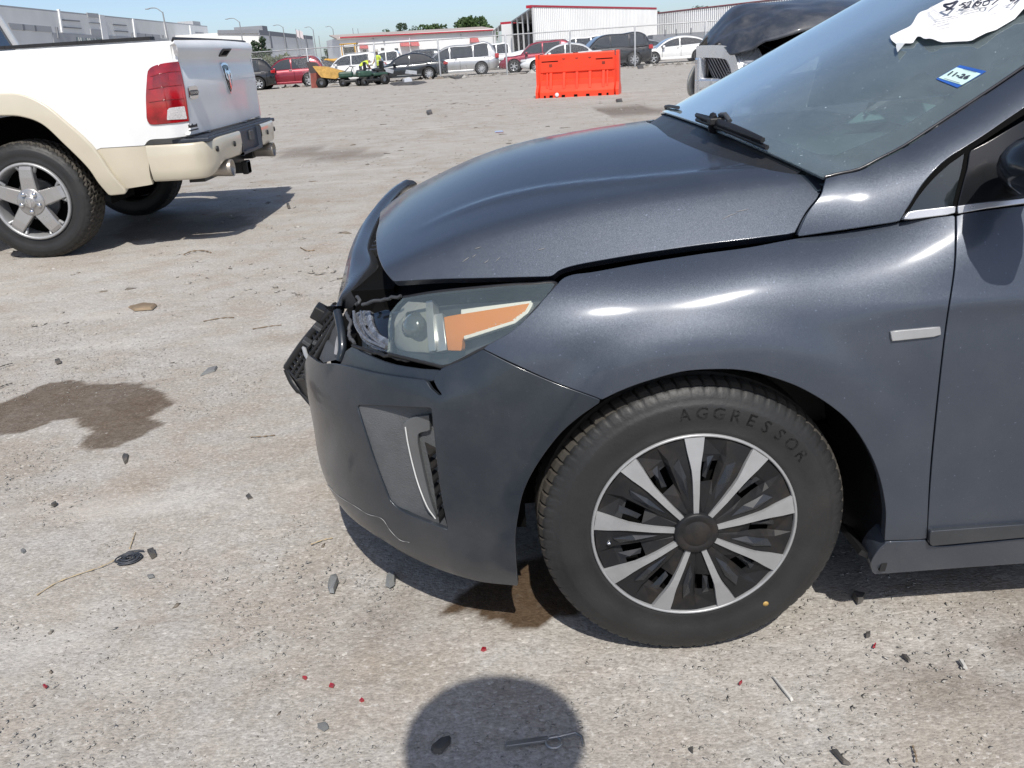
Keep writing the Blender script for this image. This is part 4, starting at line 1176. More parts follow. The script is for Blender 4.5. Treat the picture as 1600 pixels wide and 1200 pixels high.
def pside(x, z):
    x = np.asarray(x, float); z = np.asarray(z, float)
    y = _ps(z) + .075 * sstep(x, 1.02, 1.245) ** 1.6
    r = np.hypot(x, z - .42)
    y = y - .03 * (1 - sstep(r, .62, .95)) * sstep(z, .3, .6)
    return np.stack([x, y, z], -1)
PS = Surf(pside, (-2.6, 1.25, .38, 1.435), PO, ref=(-1, 1, .9))
_tz = Spline([.74, .82, 1.0, 1.2, 1.31, 1.345, 1.38, 1.415, 1.44], [-.005, 0, .006, .004, .004, .026, .030, .015, -.02])
def ptail(y, z):
    y = np.asarray(y, float); z = np.asarray(z, float)
    return np.stack([1.235 + _tz(z) - .03 * ((y - 1.01) / 1.0) ** 2, y, z], -1)
PT = Surf(ptail, (-.05, 2.07, .74, 1.44), PO, ref=(-1, 1, .9))
panel('bed_side', PS, [
    ('px', [(0, 80), (140, 71.5), (255, 64.5), (267, 64.2)]), ('px', [(269, 66), (274.5, 74), (277, 84), (278, 95)]),
    ('px', [(276, 97), (258, 99), (244, 102), (235.5, 106), (231.5, 112)]), ('px', [(230.5, 118), (228.5, 150), (229.5, 184)]), ('px', [(231, 190), (237, 195), (262, 193.5), (294, 190)]),
    ('ln', [(295.5, 193), (296.5, 210.5)]), ('px', [(292, 212.5), (262, 216), (238, 217.5), (230, 221), (226, 226.5)]), ('ln', [(225, 227), (157, 231)]),
    ('px', [(146, 236), (127, 221), (100, 198), (67, 170), (33, 156), (0, 154)]), ('st', [(-.10, 1.12), (-.3, 1.02), (-.45, .85), (-.52, .72), (-.74, .74), (-.74, 1.42)])], M['white_paint'], PICK, step=.04, thick=.04)
panel('taillight', PS, [('px', [(277.5, 97.5), (258, 100), (245, 103), (236.5, 107), (232.5, 112)]), ('px', [(231.5, 118), (229.6, 150), (230.6, 184)]), ('px', [(232, 189), (238, 193.5), (262, 192), (294.5, 188.5)]),
      ('px', [(294, 186), (290, 155), (286, 130), (279, 99)])], M['tail_red'], PICK, step=.03, thick=.03, lift=.010, edge=.006)
TAIL = PICK.children[-1] if False else None
panel('reverse_lamp', PS, [('px', [(263, 171), (266, 169), (287, 166.5)]), ('ln', [(288, 167), (291.5, 184)]), ('ln', [(291, 185.5), (262, 187)]), ('ln', [(261.5, 186), (262, 172)])], M['tail_clear'], PICK, step=.02, thick=.01, lift=.014)
for k, seg in enumerate(([(236, 120), (262, 113), (281, 112)], [(233, 140), (262, 135), (284, 133)], [(234, 160), (262, 156), (288, 154)])):
    st = PS.inv(smooth(seg, 5)); MB().tube(PS.F(st[:, 0], st[:, 1]) + PS.N(st[:, 0], st[:, 1]) * .0105, .003, 5).build('lens_rib', M['tail_dark'], PICK)
panel('brake_cell', PS, [('ln', [(240, 117), (262, 112), (264, 133), (240, 138), (240, 117)])], M['tail_dark'], PICK, step=.03, thick=.004, lift=.0108)
panel('lower_side', PS, [('ln', [(158, 232), (226, 228.5)]), ('px', [(233, 228), (232, 255), (234, 275), (238, 288)]), ('ln', [(231, 289.5), (198, 295)]), ('px', [(190, 294), (180, 280), (165, 255), (148, 231)])], M['tan_paint'], PICK, step=.04, thick=.03, lift=-.004)
panel('wheel_flare', PS, [('px', [(0, 149), (35, 150.5), (70, 165), (105, 193), (133, 217.5), (154, 241), (175, 272), (197, 297)]), ('ln', [(195, 299), (175, 301)]),
      ('px', [(172, 300), (157.5, 283), (140, 258.5), (105, 223.5), (70, 192), (35, 179.5), (0, 178)]), ('sm', [(-.10, 1.02), (-.33, .93), (-.50, .74), (-.57, .52)]), ('st', [(-.60, .44), (-.70, .44)]), ('sm', [(-.70, .5), (-.62, .80), (-.42, 1.03), (-.1, 1.135)])],
      M['tan_paint'], PICK, step=.03, thick=.05, lift=.030, edge=.012)
# tailgate and its fittings
TG = panel('tailgate', PT, [
    ('px', [(271.5, 66), (277, 75), (280, 97), (288.5, 133), (296.5, 185), (298, 208)]), ('st', [(.04, .80), (1.96, .80), (1.97, 1.0), (1.955, 1.30), (1.93, 1.41)]), ('sm', [(1.90, 1.418), (1.0, 1.425), (.06, 1.415)])],
    M['tailgate_white'], PICK, step=.045, thick=.03)
panel('tailgate_cap', PT, [('st', [(.12, 1.428), (.6, 1.431), (1.0, 1.433), (1.4, 1.431), (1.88, 1.428), (1.88, 1.438), (.12, 1.438), (.12, 1.428)])], M['black'], TG, step=.05, thick=.03)
panel('tailgate_handle', PT, [('ln', [(341.5, 87), (348, 76.5), (361, 76), (353, 87.5), (341.5, 88)])], M['black'], TG, step=.02, thick=.01, lift=.006)
panel('handle_recess', PT, [('ln', [(345, 84.5), (350, 79), (357, 79), (352, 84.5), (345, 85)])], M['void'], TG, step=.02, thick=.01, lift=.010)
def on_tail(name, parts, mat, y, z, d, parent):
    """flat shapes on the tailgate, in (y, z) around the point"""
    mb = MB()
    for poly, h in parts:
        k = len(poly); P = []
        for hh in (0, h):
            for (a, b) in poly:
                q = ptail(np.array(y + a), np.array(z + b)); P.append((float(q[0]) + d + hh, float(q[1]), float(q[2])))
        mb.add(P, [tuple(range(k)), tuple(range(k, 2 * k))] + [(i, (i + 1) % k, k + (i + 1) % k, k + i) for i in range(k)])
    return mb.build(name, mat, parent)
sh = [(-.085, .10), (-.03, .112), (.03, .112), (.085, .10), (.088, .02), (.06, -.07), (0, -.125), (-.06, -.07), (-.088, .02)]
on_tail('emblem_shield', [(sh, .012)], M['chrome'], 1.02, 1.15, .002, TG)
on_tail('emblem_field', [([(a * .86, b * .86) for a, b in sh], .003)], M['black_gloss'], 1.02, 1.15, .014, TG)
rh = [(-.022, .05), (-.05, .07), (-.072, .045), (-.070, .0), (-.05, -.022), (-.034, -.01), (-.046, .004), (-.052, .028), (-.040, .045), (-.026, .025), (-.024, -.03), (-.012, -.082), (.012, -.082), (.024, -.03), (.026, .025), (.040, .045), (.052, .028), (.046, .004), (.034, -.01), (.05, -.022), (.070, .0), (.072, .045), (.05, .07), (.022, .05), (0, .058)]
on_tail('emblem_ram_head', [(rh, .006)], M['chrome'], 1.02, 1.15, .016, TG)
bk = [(-.082, -.03), (-.06, -.043), (.06, -.043), (.082, -.03), (.082, .03), (.06, .043), (-.06, .043), (-.082, .03)]
on_tail('trim_badge', [(bk, .012)], M['chrome'], .20, 1.075, .002, TG)
on_tail('badge_field', [([(a * .88, b * .42) for a, b in bk], .003)], M['plastic_grey'], .20, 1.072, .014, TG)
def tail_text(s, size, y, z, d, mat, name):
    V, F = text_geo(s, size, .002, .01)
    P = []
    for (a, b, c) in V:
        q = ptail(np.array(y + a), np.array(z + b)); P.append((float(q[0]) + d + c, float(q[1]), float(q[2])))
    MB().add(P, F).build(name, mat, TG)
tail_text('LONGHORN', .026, .20, 1.072, .019, M['chrome'], 'badge_lettering')
tail_text('Northwest', .036, .115, .856, .004, M['black'], 'dealer_lettering')
on_tail('dealer_line', [([(-.09, -.004), (.09, -.004), (.09, .004), (-.09, .004)], .002)], M['black'], .115, .828, .003, TG)
# cap rail along the bed
P_ = [pside(np.array(x), np.array(1.425)) + [0, .03, .012] for x in np.linspace(-.74, 1.06, 12)]
mb = MB()
for i in range(11):
    a, b = P_[i], P_[i + 1]; mb.box(tuple((a + b) / 2), (abs(b[0] - a[0]) + .002, .085, .022))
mb.build('bed_rail_cap', M['black'], PICK); mb = MB()
for i in range(11):
    a, b = P_[i], P_[i + 1]; mb.box(((a[0] + b[0]) / 2, 2.0 - float(a[1]), float(a[2])), (abs(b[0] - a[0]) + .002, .085, .022))
mb.build('bed_rail_cap', M['black'], PICK)
# far bed side, bed box, front of bed
mb = MB(); mb.prism([(-.74, .75), (-.5, .75), (-.46, .95), (-.25, 1.1), (0, 1.14), (.25, 1.1), (.46, .95), (.6, .6), (1.17, .52), (1.2, .8), (1.2, 1.42), (-.74, 1.42)], 1.97, 2.02)
mb.box((.23, 1.01, .72), (1.94, 1.0, .05)); mb.box((-.74, 1.01, 1.06), (.05, 1.0, .70)); mb.box((.23, .09, 1.26), (1.9, .03, .26)); mb.box((.23, .50, 1.02), (1.94, .03, .6)); mb.box((.23, 1.52, 1.02), (1.94, .03, .6))
mb.build('bed_box', M['white_paint'], PICK)
# rear bumper: tan wrap-round ends with a dark step between them
path = [(.90, .005), (1.02, -.012), (1.16, -.010), (1.255, .02), (1.315, .10), (1.345, .24), (1.358, .45), (1.362, .70)]
prof = [(.735, -.03), (.750, -.012), (.748, .0), (.735, .006), (.66, .008), (.58, .004), (.515, -.006), (.500, -.02), (.498, -.05)]
def bump_part(pts, name, mat, zs=1.0):
    pts = smooth(pts, 6); t = np.gradient(pts, axis=0); t /= np.linalg.norm(t, axis=1, keepdims=True); nrm = np.stack([t[:, 1], -t[:, 0]], 1)
    V = []; m = len(prof)
    for i, (p, q) in enumerate(zip(pts, nrm)):
        lift = .085 * sstep(p[1], .0, .35)
        for z, o in prof: V.append((p[0] + q[0] * o, p[1] + q[1] * o, z + (lift if z < .6 else lift * .15)))
    F = [(i * m + j, i * m + j + 1, (i + 1) * m + j + 1, (i + 1) * m + j) for i in range(len(pts) - 1) for j in range(m - 1)]
    return MB().add(V, F, True).build(name, mat, PICK)
BP = bump_part(path, 'rear_bumper', M['tan_paint'])
BP2 = bump_part([(x, 2.02 - y) for x, y in path][::-1], 'rear_bumper', M['tan_paint'])
mb = MB(); mb.box((1.20, 1.01, .760), (.26, 1.92, .030), bev=.008)
for i in range(26): mb.box((1.23, .12 + i * .071, .778), (.16, .03, .010))
mb.build('bumper_step', M['navy_plastic'], PICK)
mb = MB(); mb.box((1.31, 1.01, .665), (.05, .60, .185), bev=.01); mb.box((1.34, .72, .665), (.05, .02, .18)); mb.box((1.34, 1.30, .665), (.05, .02, .18)); mb.box((1.34, 1.01, .59), (.05, .6, .02))
mb.build('plate_recess', M['navy_plastic'], PICK)
MB().box((1.345, 1.08, .70), (.02, .10, .075), bev=.006).build('plug_socket', M['plastic_grey'], PICK)
for y in (.16, .50, 1.50, 1.84):
    x = 1.362 - (.0 if 0.3 < y < 1.7 else .026)
    MB().lathe([(.020, 0), (.020, .014), (.014, .016), (.001, .016)], (x, y, .685), 'x', 14).build('parking_sensor', M['black'], PICK)
M['exhaust'] = simple('dusty_exhaust_tip', (.36, .33, .29), .4, .7, dirt=.3)
for y in (.36, 1.64):
    mb = MB(); mb.lathe([(.05, -.5), (.055, -.10), (.062, .0), (.060, .004), (.054, .0), (.05, -.12), (.001, -.12)], (1.365, y, .525), 'x', 20)
    mb.build('exhaust_tip', M['exhaust'], PICK)
mb = MB(); mb.box((1.18, 1.01, .455), (.25, .09, .085)); mb.box((1.28, 1.01, .455), (.05, .11, .105), bev=.01); mb.box((1.05, 1.01, .47), (.12, 1.1, .09)); mb.build('hitch', M['black'], PICK)
# cab, front end, chassis
def prism_body(name, poly, y0, y1, mat, parent, inset=.04):
    k = len(poly); c = np.mean(poly, 0); P = []
    for y, s in ((y0, 1), (y0 + .0, 1), (y1, 1)): pass
    q = [(c[0] + (x - c[0]) * (1 - inset), c[1] + (z - c[1]) * (1 - inset)) for x, z in poly]
    V = [(x, y0, z) for x, z in q] + [(x, y0 + .05, z) for x, z in poly] + [(x, y1 - .05, z) for x, z in poly] + [(x, y1, z) for x, z in q]
    F = [tuple(range(k)), tuple(range(4 * k - 1, 3 * k - 1, -1))] + [(r * k + i, r * k + (i + 1) % k, (r + 1) * k + (i + 1) % k, (r + 1) * k + i) for r in range(3) for i in range(k)]
    return MB().add(V, F).build(name, mat, parent)
prism_body('cab', [(-.80, .50), (-.80, 1.42), (-2.9, 1.40), (-3.0, 1.36), (-4.35, 1.25), (-4.5, 1.1), (-4.5, .55), (-4.3, .55), (-4.22, .80), (-4.0, .93), (-3.75, .97), (-3.5, .93), (-3.27, .8), (-3.2, .5)], 0.01, 2.01, M['white_paint'], PICK)
mb = MB()
b0 = [(-.80, .05), (-.80, 1.97), (-2.95, 1.97), (-2.95, .05)]; b1 = [(-.88, .26), (-.88, 1.76), (-2.25, 1.76), (-2.25, .26)]
mb.add([(x, y, 1.41) for x, y in b0] + [(x, y, 1.88) for x, y in b1], [(i, (i + 1) % 4, 4 + (i + 1) % 4, 4 + i) for i in range(4)])
mb.build('cab_glass', simple('dark_blue_glass', (.012, .022, .045), .06, coat=1), PICK)
mb = MB()
for i in range(4):
    mb.tube([(b0[i][0], b0[i][1], 1.40), (b1[i][0], b1[i][1], 1.89)], .035, 8)
for y0, y1 in ((.05, .26), (1.97, 1.76)): mb.tube([(-1.75, y0, 1.40), (-1.6, y1, 1.89)], .03, 6)
mb.add([(x, y, 1.875) for x, y in b1] + [(x * .99 - .02, 1.01 + (y - 1.01) * .9, 1.93) for x, y in b1], [(4, 5, 6, 7)] + [(i, (i + 1) % 4, 4 + (i + 1) % 4, 4 + i) for i in range(4)])
mb.build('cab_roof', M['white_paint'], PICK)
mb = MB(); mb.box((-1.6, .45, .55), (5.6, .10, .16)); mb.box((-1.6, 1.57, .55), (5.6, .10, .16)); mb.tube([(0, .12, .42), (0, 1.9, .42)], .045, 8); mb.lathe([(.03, -.15), (.13, -.08), (.15, 0), (.13, .08), (.03, .15)], (0, 1.01, .42), 'y', 14)
mb.tube([(.95, .36, .515), (.45, .36, .55), (.1, .7, .6), (-1, .8, .55)], .04, 8); mb.box((.75, 1.1, .52), (.6, .5, .18), bev=.05); mb.tube([(.95, 1.64, .515), (.45, 1.6, .55), (.1, 1.3, .6)], .04, 8)
mb.build('chassis', M['black'], PICK)
for cx in (0, -3.75):
  for yy, s in ((.04, 1), (1.98, -1)):
    mb = MB(); V = []; n = 20
    for i in range(n + 1):
        g = math.radians(-8 + 196 * i / n); V += [(cx + .56 * math.cos(g), yy, .44 + .56 * math.sin(g)), (cx + .56 * math.cos(g), yy + s * .42, .44 + .56 * math.sin(g))]
    mb.add(V, [(2 * i, 2 * i + 1, 2 * i + 3, 2 * i + 2) for i in range(n)], True)
    mb.add([(cx, yy + s * .42, .44)] + [(v[0], yy + s * .42, v[2]) for v in V[::2]], [(0, i + 1, i + 2) for i in range(n)])
    mb.build('wheel_well', M['void'], PICK)
# wheels
PW = bpy.data.objects.new('rear_wheel', None); COL.objects.link(PW); PW.parent = PICK; PW.location = (0, .02, .415)
make_tyre('tyre', .417, .285, .268, 40, .016, PW, at_tread=True, c=(0, .145, 0))
mb = MB(); mb.lathe([(.272, .03), (.274, .004), (.268, -.004), (.258, -.004), (.252, .004), (.246, .03), (.240, .14)], axis='y', n=72); mb.build('rim', M['silver'], PW)
MB().lathe([(.245, .13), (.15, .15), (.001, .15)], axis='y', n=40).build('wheel_back', M['void'], PW)
MB().lathe([(.15, .10), (.15, .125), (.001, .125)], axis='y', n=32).build('brake_disc', M['steel'], PW)
M['spoke_grey'] = simple('polished_grey_spoke', (.36, .355, .35), .28, .55, var=.06, coat=.4, dirt=.1)
for k in range(5):
    g = math.radians(86 - 72 * k); cg, sg = math.cos(g), math.sin(g)
    def W(r, t, y): return (r * cg - t * sg, y, r * sg + t * cg)
    prof_ = [(.055, .060, -.002, .03), (.10, .054, -.006, .04), (.17, .050, -.010, .05), (.225, .046, -.008, .05), (.248, .044, .004, .05)]
    V = []; F = []
    for r, t, y, d in prof_: V += [W(r, -t, y + d), W(r, -t, y + .006), W(r, -t * .88, y), W(r, t * .88, y), W(r, t, y + .006), W(r, t, y + d)]
    for i in range(4):
        for j in range(5): F.append((i * 6 + j, i * 6 + j + 1, i * 6 + 7 + j, i * 6 + 6 + j))
    F.append(tuple(range(24, 30)))
    MB().add(V, F).build('spoke', M['spoke_grey'], PW)
    h = math.radians(86 - 72 * k + 36)
    mb = MB(); mb.lathe([(.016, .0), (.016, -.012), (.012, -.018), (.001, -.02)], (.066 * math.cos(h), -.012, .066 * math.sin(h)), 'y', 10); mb.build('lug_nut', M['chrome'], PW)
    for s in (-1, 1): MB().tube([W(.205, s * .048, .03), W(.243, s * .066, .012)], [.010, .014], 6).build('rim_step', M['silver'], PW)
MB().lathe([(.098, .012), (.097, -.008), (.088, -.014), (.045, -.014), (.042, -.022), (.036, -.027), (.001, -.028)], axis='y', n=36).build('hub', M['spoke_grey'], PW)
mb = MB(); k = len(rh)
mb.add([(a * .40, -.0295, b * .40) for a, b in rh], [tuple(range(k))]).build('hub_emblem', M['chrome'], PW)
for x, y, rz, nm in ((0, 2.0, math.pi, 'rear_wheel'), (-3.75, .02, 0, 'front_wheel'), (-3.75, 2.0, math.pi, 'front_wheel')):
    w = bpy.data.objects.new(nm, None); COL.objects.link(w); w.parent = PICK; w.location = (x, y, .415); w.rotation_euler = (0, 0, rz)
    for ch in list(PW.children):
        if ch.name.split('.')[0] in ('tyre', 'rim', 'wheel_back', 'spoke', 'hub'):
            c = ch.copy(); COL.objects.link(c); c.parent = w

# ================================================================== DARK PICKUP with crushed bonnet, behind the hatchback
M['dark_paint'] = paint('dark_blue_grey_paint', (.036, .044, .060), rough=.55, metal=.25, flake=.5, dust=.12, coat=.3)
DO = (1.70, 5.75, 0)
DT = thing('pickup_truck', 'dark blue pickup with crumpled bonnet and chrome crosshair grille behind the hatchback', 'pickup truck', DO)
def dp(x, y, Y): return onplane(x, y, 1, Y) - np.array(DO)
# bonnet: rows from the near lower edge over the fold to the far side
rowA = [dp(1108, 77, 6.35), dp(1128, 68, 6.2), dp(1141, 82, 6.0), dp(1150, 86, 5.95), dp(1172, 81, 5.9), dp(1196, 68, 5.85), dp(1246, 53, 5.8), dp(1298, 46, 5.8), dp(1370, 36, 5.8), dp(1470, 26, 5.8)]
rowB = [dp(1107, 72, 6.40), dp(1132, 55, 6.28), dp(1150, 52, 6.12), dp(1166, 54, 6.05), dp(1190, 45, 6.0), dp(1216, 34, 5.95), dp(1262, 27, 5.9), dp(1310, 22, 5.9), dp(1380, 15, 5.9), dp(1470, 8, 5.9)]
rowC = [dp(1107, 66, 6.50), dp(1130, 45, 6.42), dp(1148, 34, 6.35), dp(1168, 26, 6.3), dp(1194, 20, 6.3), dp(1220, 14, 6.3), dp(1262, 9, 6.3), dp(1310, 6, 6.3), dp(1380, 3, 6.3), dp(1470, -2, 6.3)]
rowD = [dp(1105, 60, 6.75), dp(1122, 38, 6.75), dp(1136, 24, 6.75), dp(1150, 14, 6.75), dp(1172, 8.0, 6.75), dp(1205, 6, 6.75), dp(1250, 4, 6.75), dp(1310, 2.5, 6.75), dp(1380, 0, 6.75), dp(1470, -4, 6.75)]
rowE = [p + np.array([.02, .45, -.10]) for p in rowD]; rowF = [p + np.array([.12, .80, -.22]) for p in rowD]
R_ = np.array([rowA, rowB, rowC, rowD, rowE, rowF])
R1 = np.array([smooth(r, 5) for r in R_]); R2 = np.array([smooth(R1[:, i], 5) for i in range(R1.shape[1])])
_n = R2.shape
nz = np.array([[noise.noise(Vector(p * 3.5)) for p in r] for r in R2])
rg = np.array([[1 - abs(noise.noise(Vector((p[0] * 2.2 + p[2] * 5, p[1] * 7, p[2] * 6)))) * 2.2 for p in r] for r in R2]); fr_ = np.clip(1.15 - (R2[..., 0] + .7) / 1.6, .15, 1)
R2[..., 2] += nz * .012 + (rg - .45) * .022 * fr_; R2[..., 1] += nz * .02 - (rg - .45) * .025 * fr_
V = R2.reshape(-1, 3); m = _n[1]
F = [(i * m + j, i * m + j + 1, (i + 1) * m + j + 1, (i + 1) * m + j) for i in range(_n[0] - 1) for j in range(m - 1)]
o = link('hood', raw_mesh('hood', V, F, True), DT, M['dark_paint'])
md = o.modifiers.new('thickness', 'SOLIDIFY'); md.thickness = .012
# grille: chrome surround, cross bar, mesh in four openings; the face looks towards -x
M['mesh_black'] = simple('grille_mesh', (.02, .022, .026), .35, .3)
GX0 = dp(1120, 100, 6.5)[0]
M['grille_chrome'] = simple('bright_grille_chrome', (.74, .75, .77), .26, .7, var=.05, coat=.5)
G = bpy.data.objects.new('grille', None); COL.objects.link(G); G.parent = DT; G.location = (-.135, .72, 0)
def ringpoly(o_, i_, x0, x1):
    k = len(o_); V = [(x0, *p) for p in o_] + [(x0, *p) for p in i_] + [(x1, *p) for p in o_] + [(x1, *p) for p in i_]
    F = []
    for a in range(k):
        b = (a + 1) % k
        F += [(a, b, k + b, k + a), (2 * k + a, 3 * k + a, 3 * k + b, 2 * k + b), (a, 2 * k + a, 2 * k + b, b), (k + a, k + b, 3 * k + b, 3 * k + a)]
    return V, F
O_ = smooth([(-.50, .62), (-.53, .80), (-.53, .98), (-.47, 1.10), (-.36, 1.155), (0, 1.165), (.36, 1.155), (.47, 1.10), (.53, .98), (.53, .80), (.50, .62), (0, .58)], 5, closed=True)
I_ = smooth([(-.42, .70), (-.43, .82), (-.425, .97), (-.385, 1.045), (-.31, 1.075), (0, 1.085), (.31, 1.075), (.385, 1.045), (.425, .97), (.43, .82), (.42, .70), (0, .665)], 5, closed=True)
mb = MB(); mb.add(*ringpoly(O_, I_, -.06, .10)); mb.add(*ringpoly(O_ * [.985, 1] + [0, 0], I_ * [1.03, 1], -.075, -.05)); mb.build('grille_surround', M['grille_chrome'], G)
mb = MB()
for s in (-1, 1):
    for y0 in (.10, .30): mb.box((-.055, s * y0, .905), (.05, .21, .080), bev=.018)
mb.build('grille_bar', M['grille_chrome'], G)
MB().box((-.055, 0, .87), (.06, .11, .44), bev=.018).build('grille_bar', M['grille_chrome'], G)
mb = MB()
for i in range(-26, 27):
    for s in (-1, 1):
        y0 = i * .034; pts = []
        a = (y0 - s * .22, .66); b = (y0 + s * .22, 1.10)
        def clipx(y): return max(-.42, min(.42, y))
        ta = [(clipx(a[0]) - a[0]) / (b[0] - a[0]), (clipx(b[0]) - a[0]) / (b[0] - a[0])]
        if abs(ta[1] - ta[0]) < .05: continue
        p = (a[0] + (b[0] - a[0]) * ta[0], a[1] + (b[1] - a[1]) * ta[0]); q = (a[0] + (b[0] - a[0]) * ta[1], a[1] + (b[1] - a[1]) * ta[1])
        L = math.hypot(q[0] - p[0], q[1] - p[1]); mb.box((-.02, (p[0] + q[0]) / 2, (p[1] + q[1]) / 2), (.02, L, .010), rx=math.atan2(q[1] - p[1], q[0] - p[0]))
o = mb.build('grille_mesh', simple('grille_mesh_chrome', (.22, .22, .24), .3, .8), G); o['kind'] = 'stuff'
mb = MB()
for s in (-1, 1): mb.add([(.02, 0, .64), (.02, s * .46, .64), (.02, s * .46, 1.12), (.02, 0, 1.12)], [(0, 1, 2, 3)])
mb.build('grille_back', M['void'], G)
for ch in list(G.children):
    for vv in ch.data.vertices: vv.co.x += .33 * abs(vv.co.y)
# engine bay, radiator support, lamp bucket, front end
mb = MB(); mb.box((1.0, .95, .80), (1.8, 1.5, .55)); mb.box((1.6, 1.05, 1.08), (2.6, 1.1, .34)); mb.box((.30, .95, 1.06), (.06, 1.4, .06)); mb.build('engine_bay', M['void'], DT)
mb = MB()
for i in range(16):
    x = .25 + rng.random() * 1.3; mb.tube([(x, .15 + rng.random() * .3, 1.05), (x + rng.normal(0, .1), .2 + rng.random() * .3, 1.10 + rng.random() * .05), (x + rng.normal(.1, .1), .3 + rng.random() * .3, 1.06)], .014, 6)
mb.box((.55, .30, 1.09), (.35, .25, .06), bev=.02); mb.box((1.1, .32, 1.11), (.5, .3, .06), bev=.02); mb.build('engine_parts', M['black'], DT)
mb = MB(); mb.box((.22, .16, 1.005), (.46, .26, .10), bev=.015); mb.box((.20, .05, .96), (.50, .05, .16), bev=.01); mb.build('lamp_bucket', simple('white_lamp_bucket', (.62, .64, .66), .3, .2, dirt=.15), DT)
prism_body('body', [(.10, .45), (.08, .95), (.55, 1.0), (1.45, 1.06), (1.8, 1.16), (5.6, 1.20), (5.65, .60), (5.2, .55), (5.1, .85), (4.75, .98), (4.4, .85), (4.3, .5), (1.45, .5), (1.38, .75), (1.05, .93), (.70, .75), (.62, .45)], 0.0, 1.96, M['dark_paint'], DT)
mb = MB(); mb.add([(1.55, .1, 1.15), (1.55, 1.86, 1.15), (2.25, 1.66, 1.80), (2.25, .3, 1.80), (3.4, .1, 1.15), (3.4, 1.86, 1.15), (3.3, 1.66, 1.80), (3.3, .3, 1.80)], [(0, 1, 2, 3), (4, 5, 6, 7), (0, 3, 7, 4), (1, 2, 6, 5)])
mb.build('cab_glass', simple('dark_tinted_glass', (.012, .018, .025), .05, coat=1), DT)
mb = MB(); mb.box((2.78, .98, 1.82), (1.15, 1.40, .06), bev=.025)
for y in (.1, 1.86):
    mb.tube([(1.55, y, 1.15), (2.25, .98 + (y - .98) * .77, 1.80)], .035, 6); mb.tube([(3.4, y, 1.15), (3.3, .98 + (y - .98) * .77, 1.80)], .05, 6)
mb.build('cab_roof', M['dark_paint'], DT)
mb = MB(); mb.box((-.02, .98, .52), (.24, 1.9, .20), bev=.05); mb.build('front_bumper', M['dullchrome'], DT)
# bent end of the bumper standing out at the far corner
P_ = [dp(1086, 103, 7.5), dp(1078, 118, 7.5), dp(1075, 134, 7.5), dp(1077, 147, 7.5), dp(1081, 151, 7.5)]
pa = smooth(P_, 5); pb = pa + np.array([.06, .01, .01])
MB().add(np.vstack([pa, pb, pb + [0, .05, 0], pa + [0, .05, 0]]), [(r * len(pa) + i, r * len(pa) + i + 1, ((r + 1) % 4) * len(pa) + i + 1, ((r + 1) % 4) * len(pa) + i) for r in range(4) for i in range(len(pa) - 1)], True).build('bumper_end', simple('bumper_end_tan', (.40, .38, .33), .4, .3), DT)
for x, y, rz, nm in ((1.05, .02, 0, 'front_wheel'), (1.05, 1.94, math.pi, 'front_wheel'), (4.75, .02, 0, 'rear_wheel'), (4.75, 1.94, math.pi, 'rear_wheel')):
    w = bpy.data.objects.new(nm, None); COL.objects.link(w); w.parent = DT; w.location = (x, y, .415); w.rotation_euler = (0, 0, rz)
    for ch in list(PW.children):
        if ch.name.split('.')[0] in ('tyre', 'rim', 'wheel_back', 'spoke', 'hub'):
            c = ch.copy(); COL.objects.link(c); c.parent = w
# ================================================================== ORANGE BARRIER
M['orange'] = simple('orange_barrier_plastic', (.80, .055, .018), .42, var=.10, scale=2.5, dirt=.06, bump=.15, bscale=25)
q0 = ground(848, 153); q1 = ground(966, 148.5)
bc = (q0 + q1) / 2; bl = 2.06; brz = math.atan2(q1[1] - q0[1], q1[0] - q0[0]) * .6
BAR = thing('traffic_barrier', 'bright orange plastic water filled barrier standing alone on the lot', 'barrier', tuple(bc + np.array([0, .30, 0])), brz)
h = bl / 2
prof = [(-.30, 0), (-.30, .125), (-.272, .14), (-.135, .30), (-.125, .42), (-.085, .44), (-.085, .60), (-.12, .63), (-.12, 1.04), (-.10, 1.07), (.10, 1.07), (.12, 1.04), (.12, .63), (.085, .60), (.085, .44), (.125, .42), (.135, .30), (.272, .14), (.30, .125), (.30, 0)]
MB().prism(prof, -h + .05, h - .05, 'x').build('barrier_body', M['orange'], BAR)
for s in (-1, 1):
    mb = MB(); mb.prism([(-.30, 0), (-.30, .14), (-.145, .32), (-.135, 1.05), (-.11, 1.08), (.11, 1.08), (.135, 1.05), (.145, .32), (.30, .14), (.30, 0)], s * h - .07 * (s < 0) - .0, s * h + .07 * (s > 0), 'x')
    mb.box((s * (h - .05), 0, .5), (.12, .2, .9)); mb.build('end_flange', M['orange'], BAR)
for x in (-.70, -.345, 0, .345, .70):
    MB().prism([(-.08, .62), (-.125, .615), (-.225, .21), (-.20, .19), (-.08, .40)], x - .035, x + .035, 'x').build('rib', M['orange'], BAR)
for x in (-.80, .80): MB().prism([(-.08, .62), (-.115, .61), (-.20, .24), (-.08, .30)], x - .022, x + .022, 'x').build('rib', M['orange'], BAR)
for s in (-1, 1):  # recesses here are raised boxes; their shade is put into the colour
    MB().box((s * .72, -.121, .895), (.44, .012, .022)).build('groove', M['void'], BAR)
    MB().box((s * .70, -.121, .795), (.085, .010, .07)).build('pocket', simple('barrier_painted_shadow', (.25, .03, .012), .6) if s < 0 else bpy.data.materials['barrier_painted_shadow'], BAR)
for x in (-.345, 0, .345): MB().prism([(x - .05, .955), (x + .05, .955), (x, .915)], -.126, -.115, 'y').build('notch', bpy.data.materials['barrier_painted_shadow'], BAR)
for x in (-.85, -.68, -.35, -.02, .30, .62, .82): MB().box((x, -.30, .035), (.09 if abs(x) < .7 else .05, .02, .055)).build('drain_slot', M['void'], BAR)
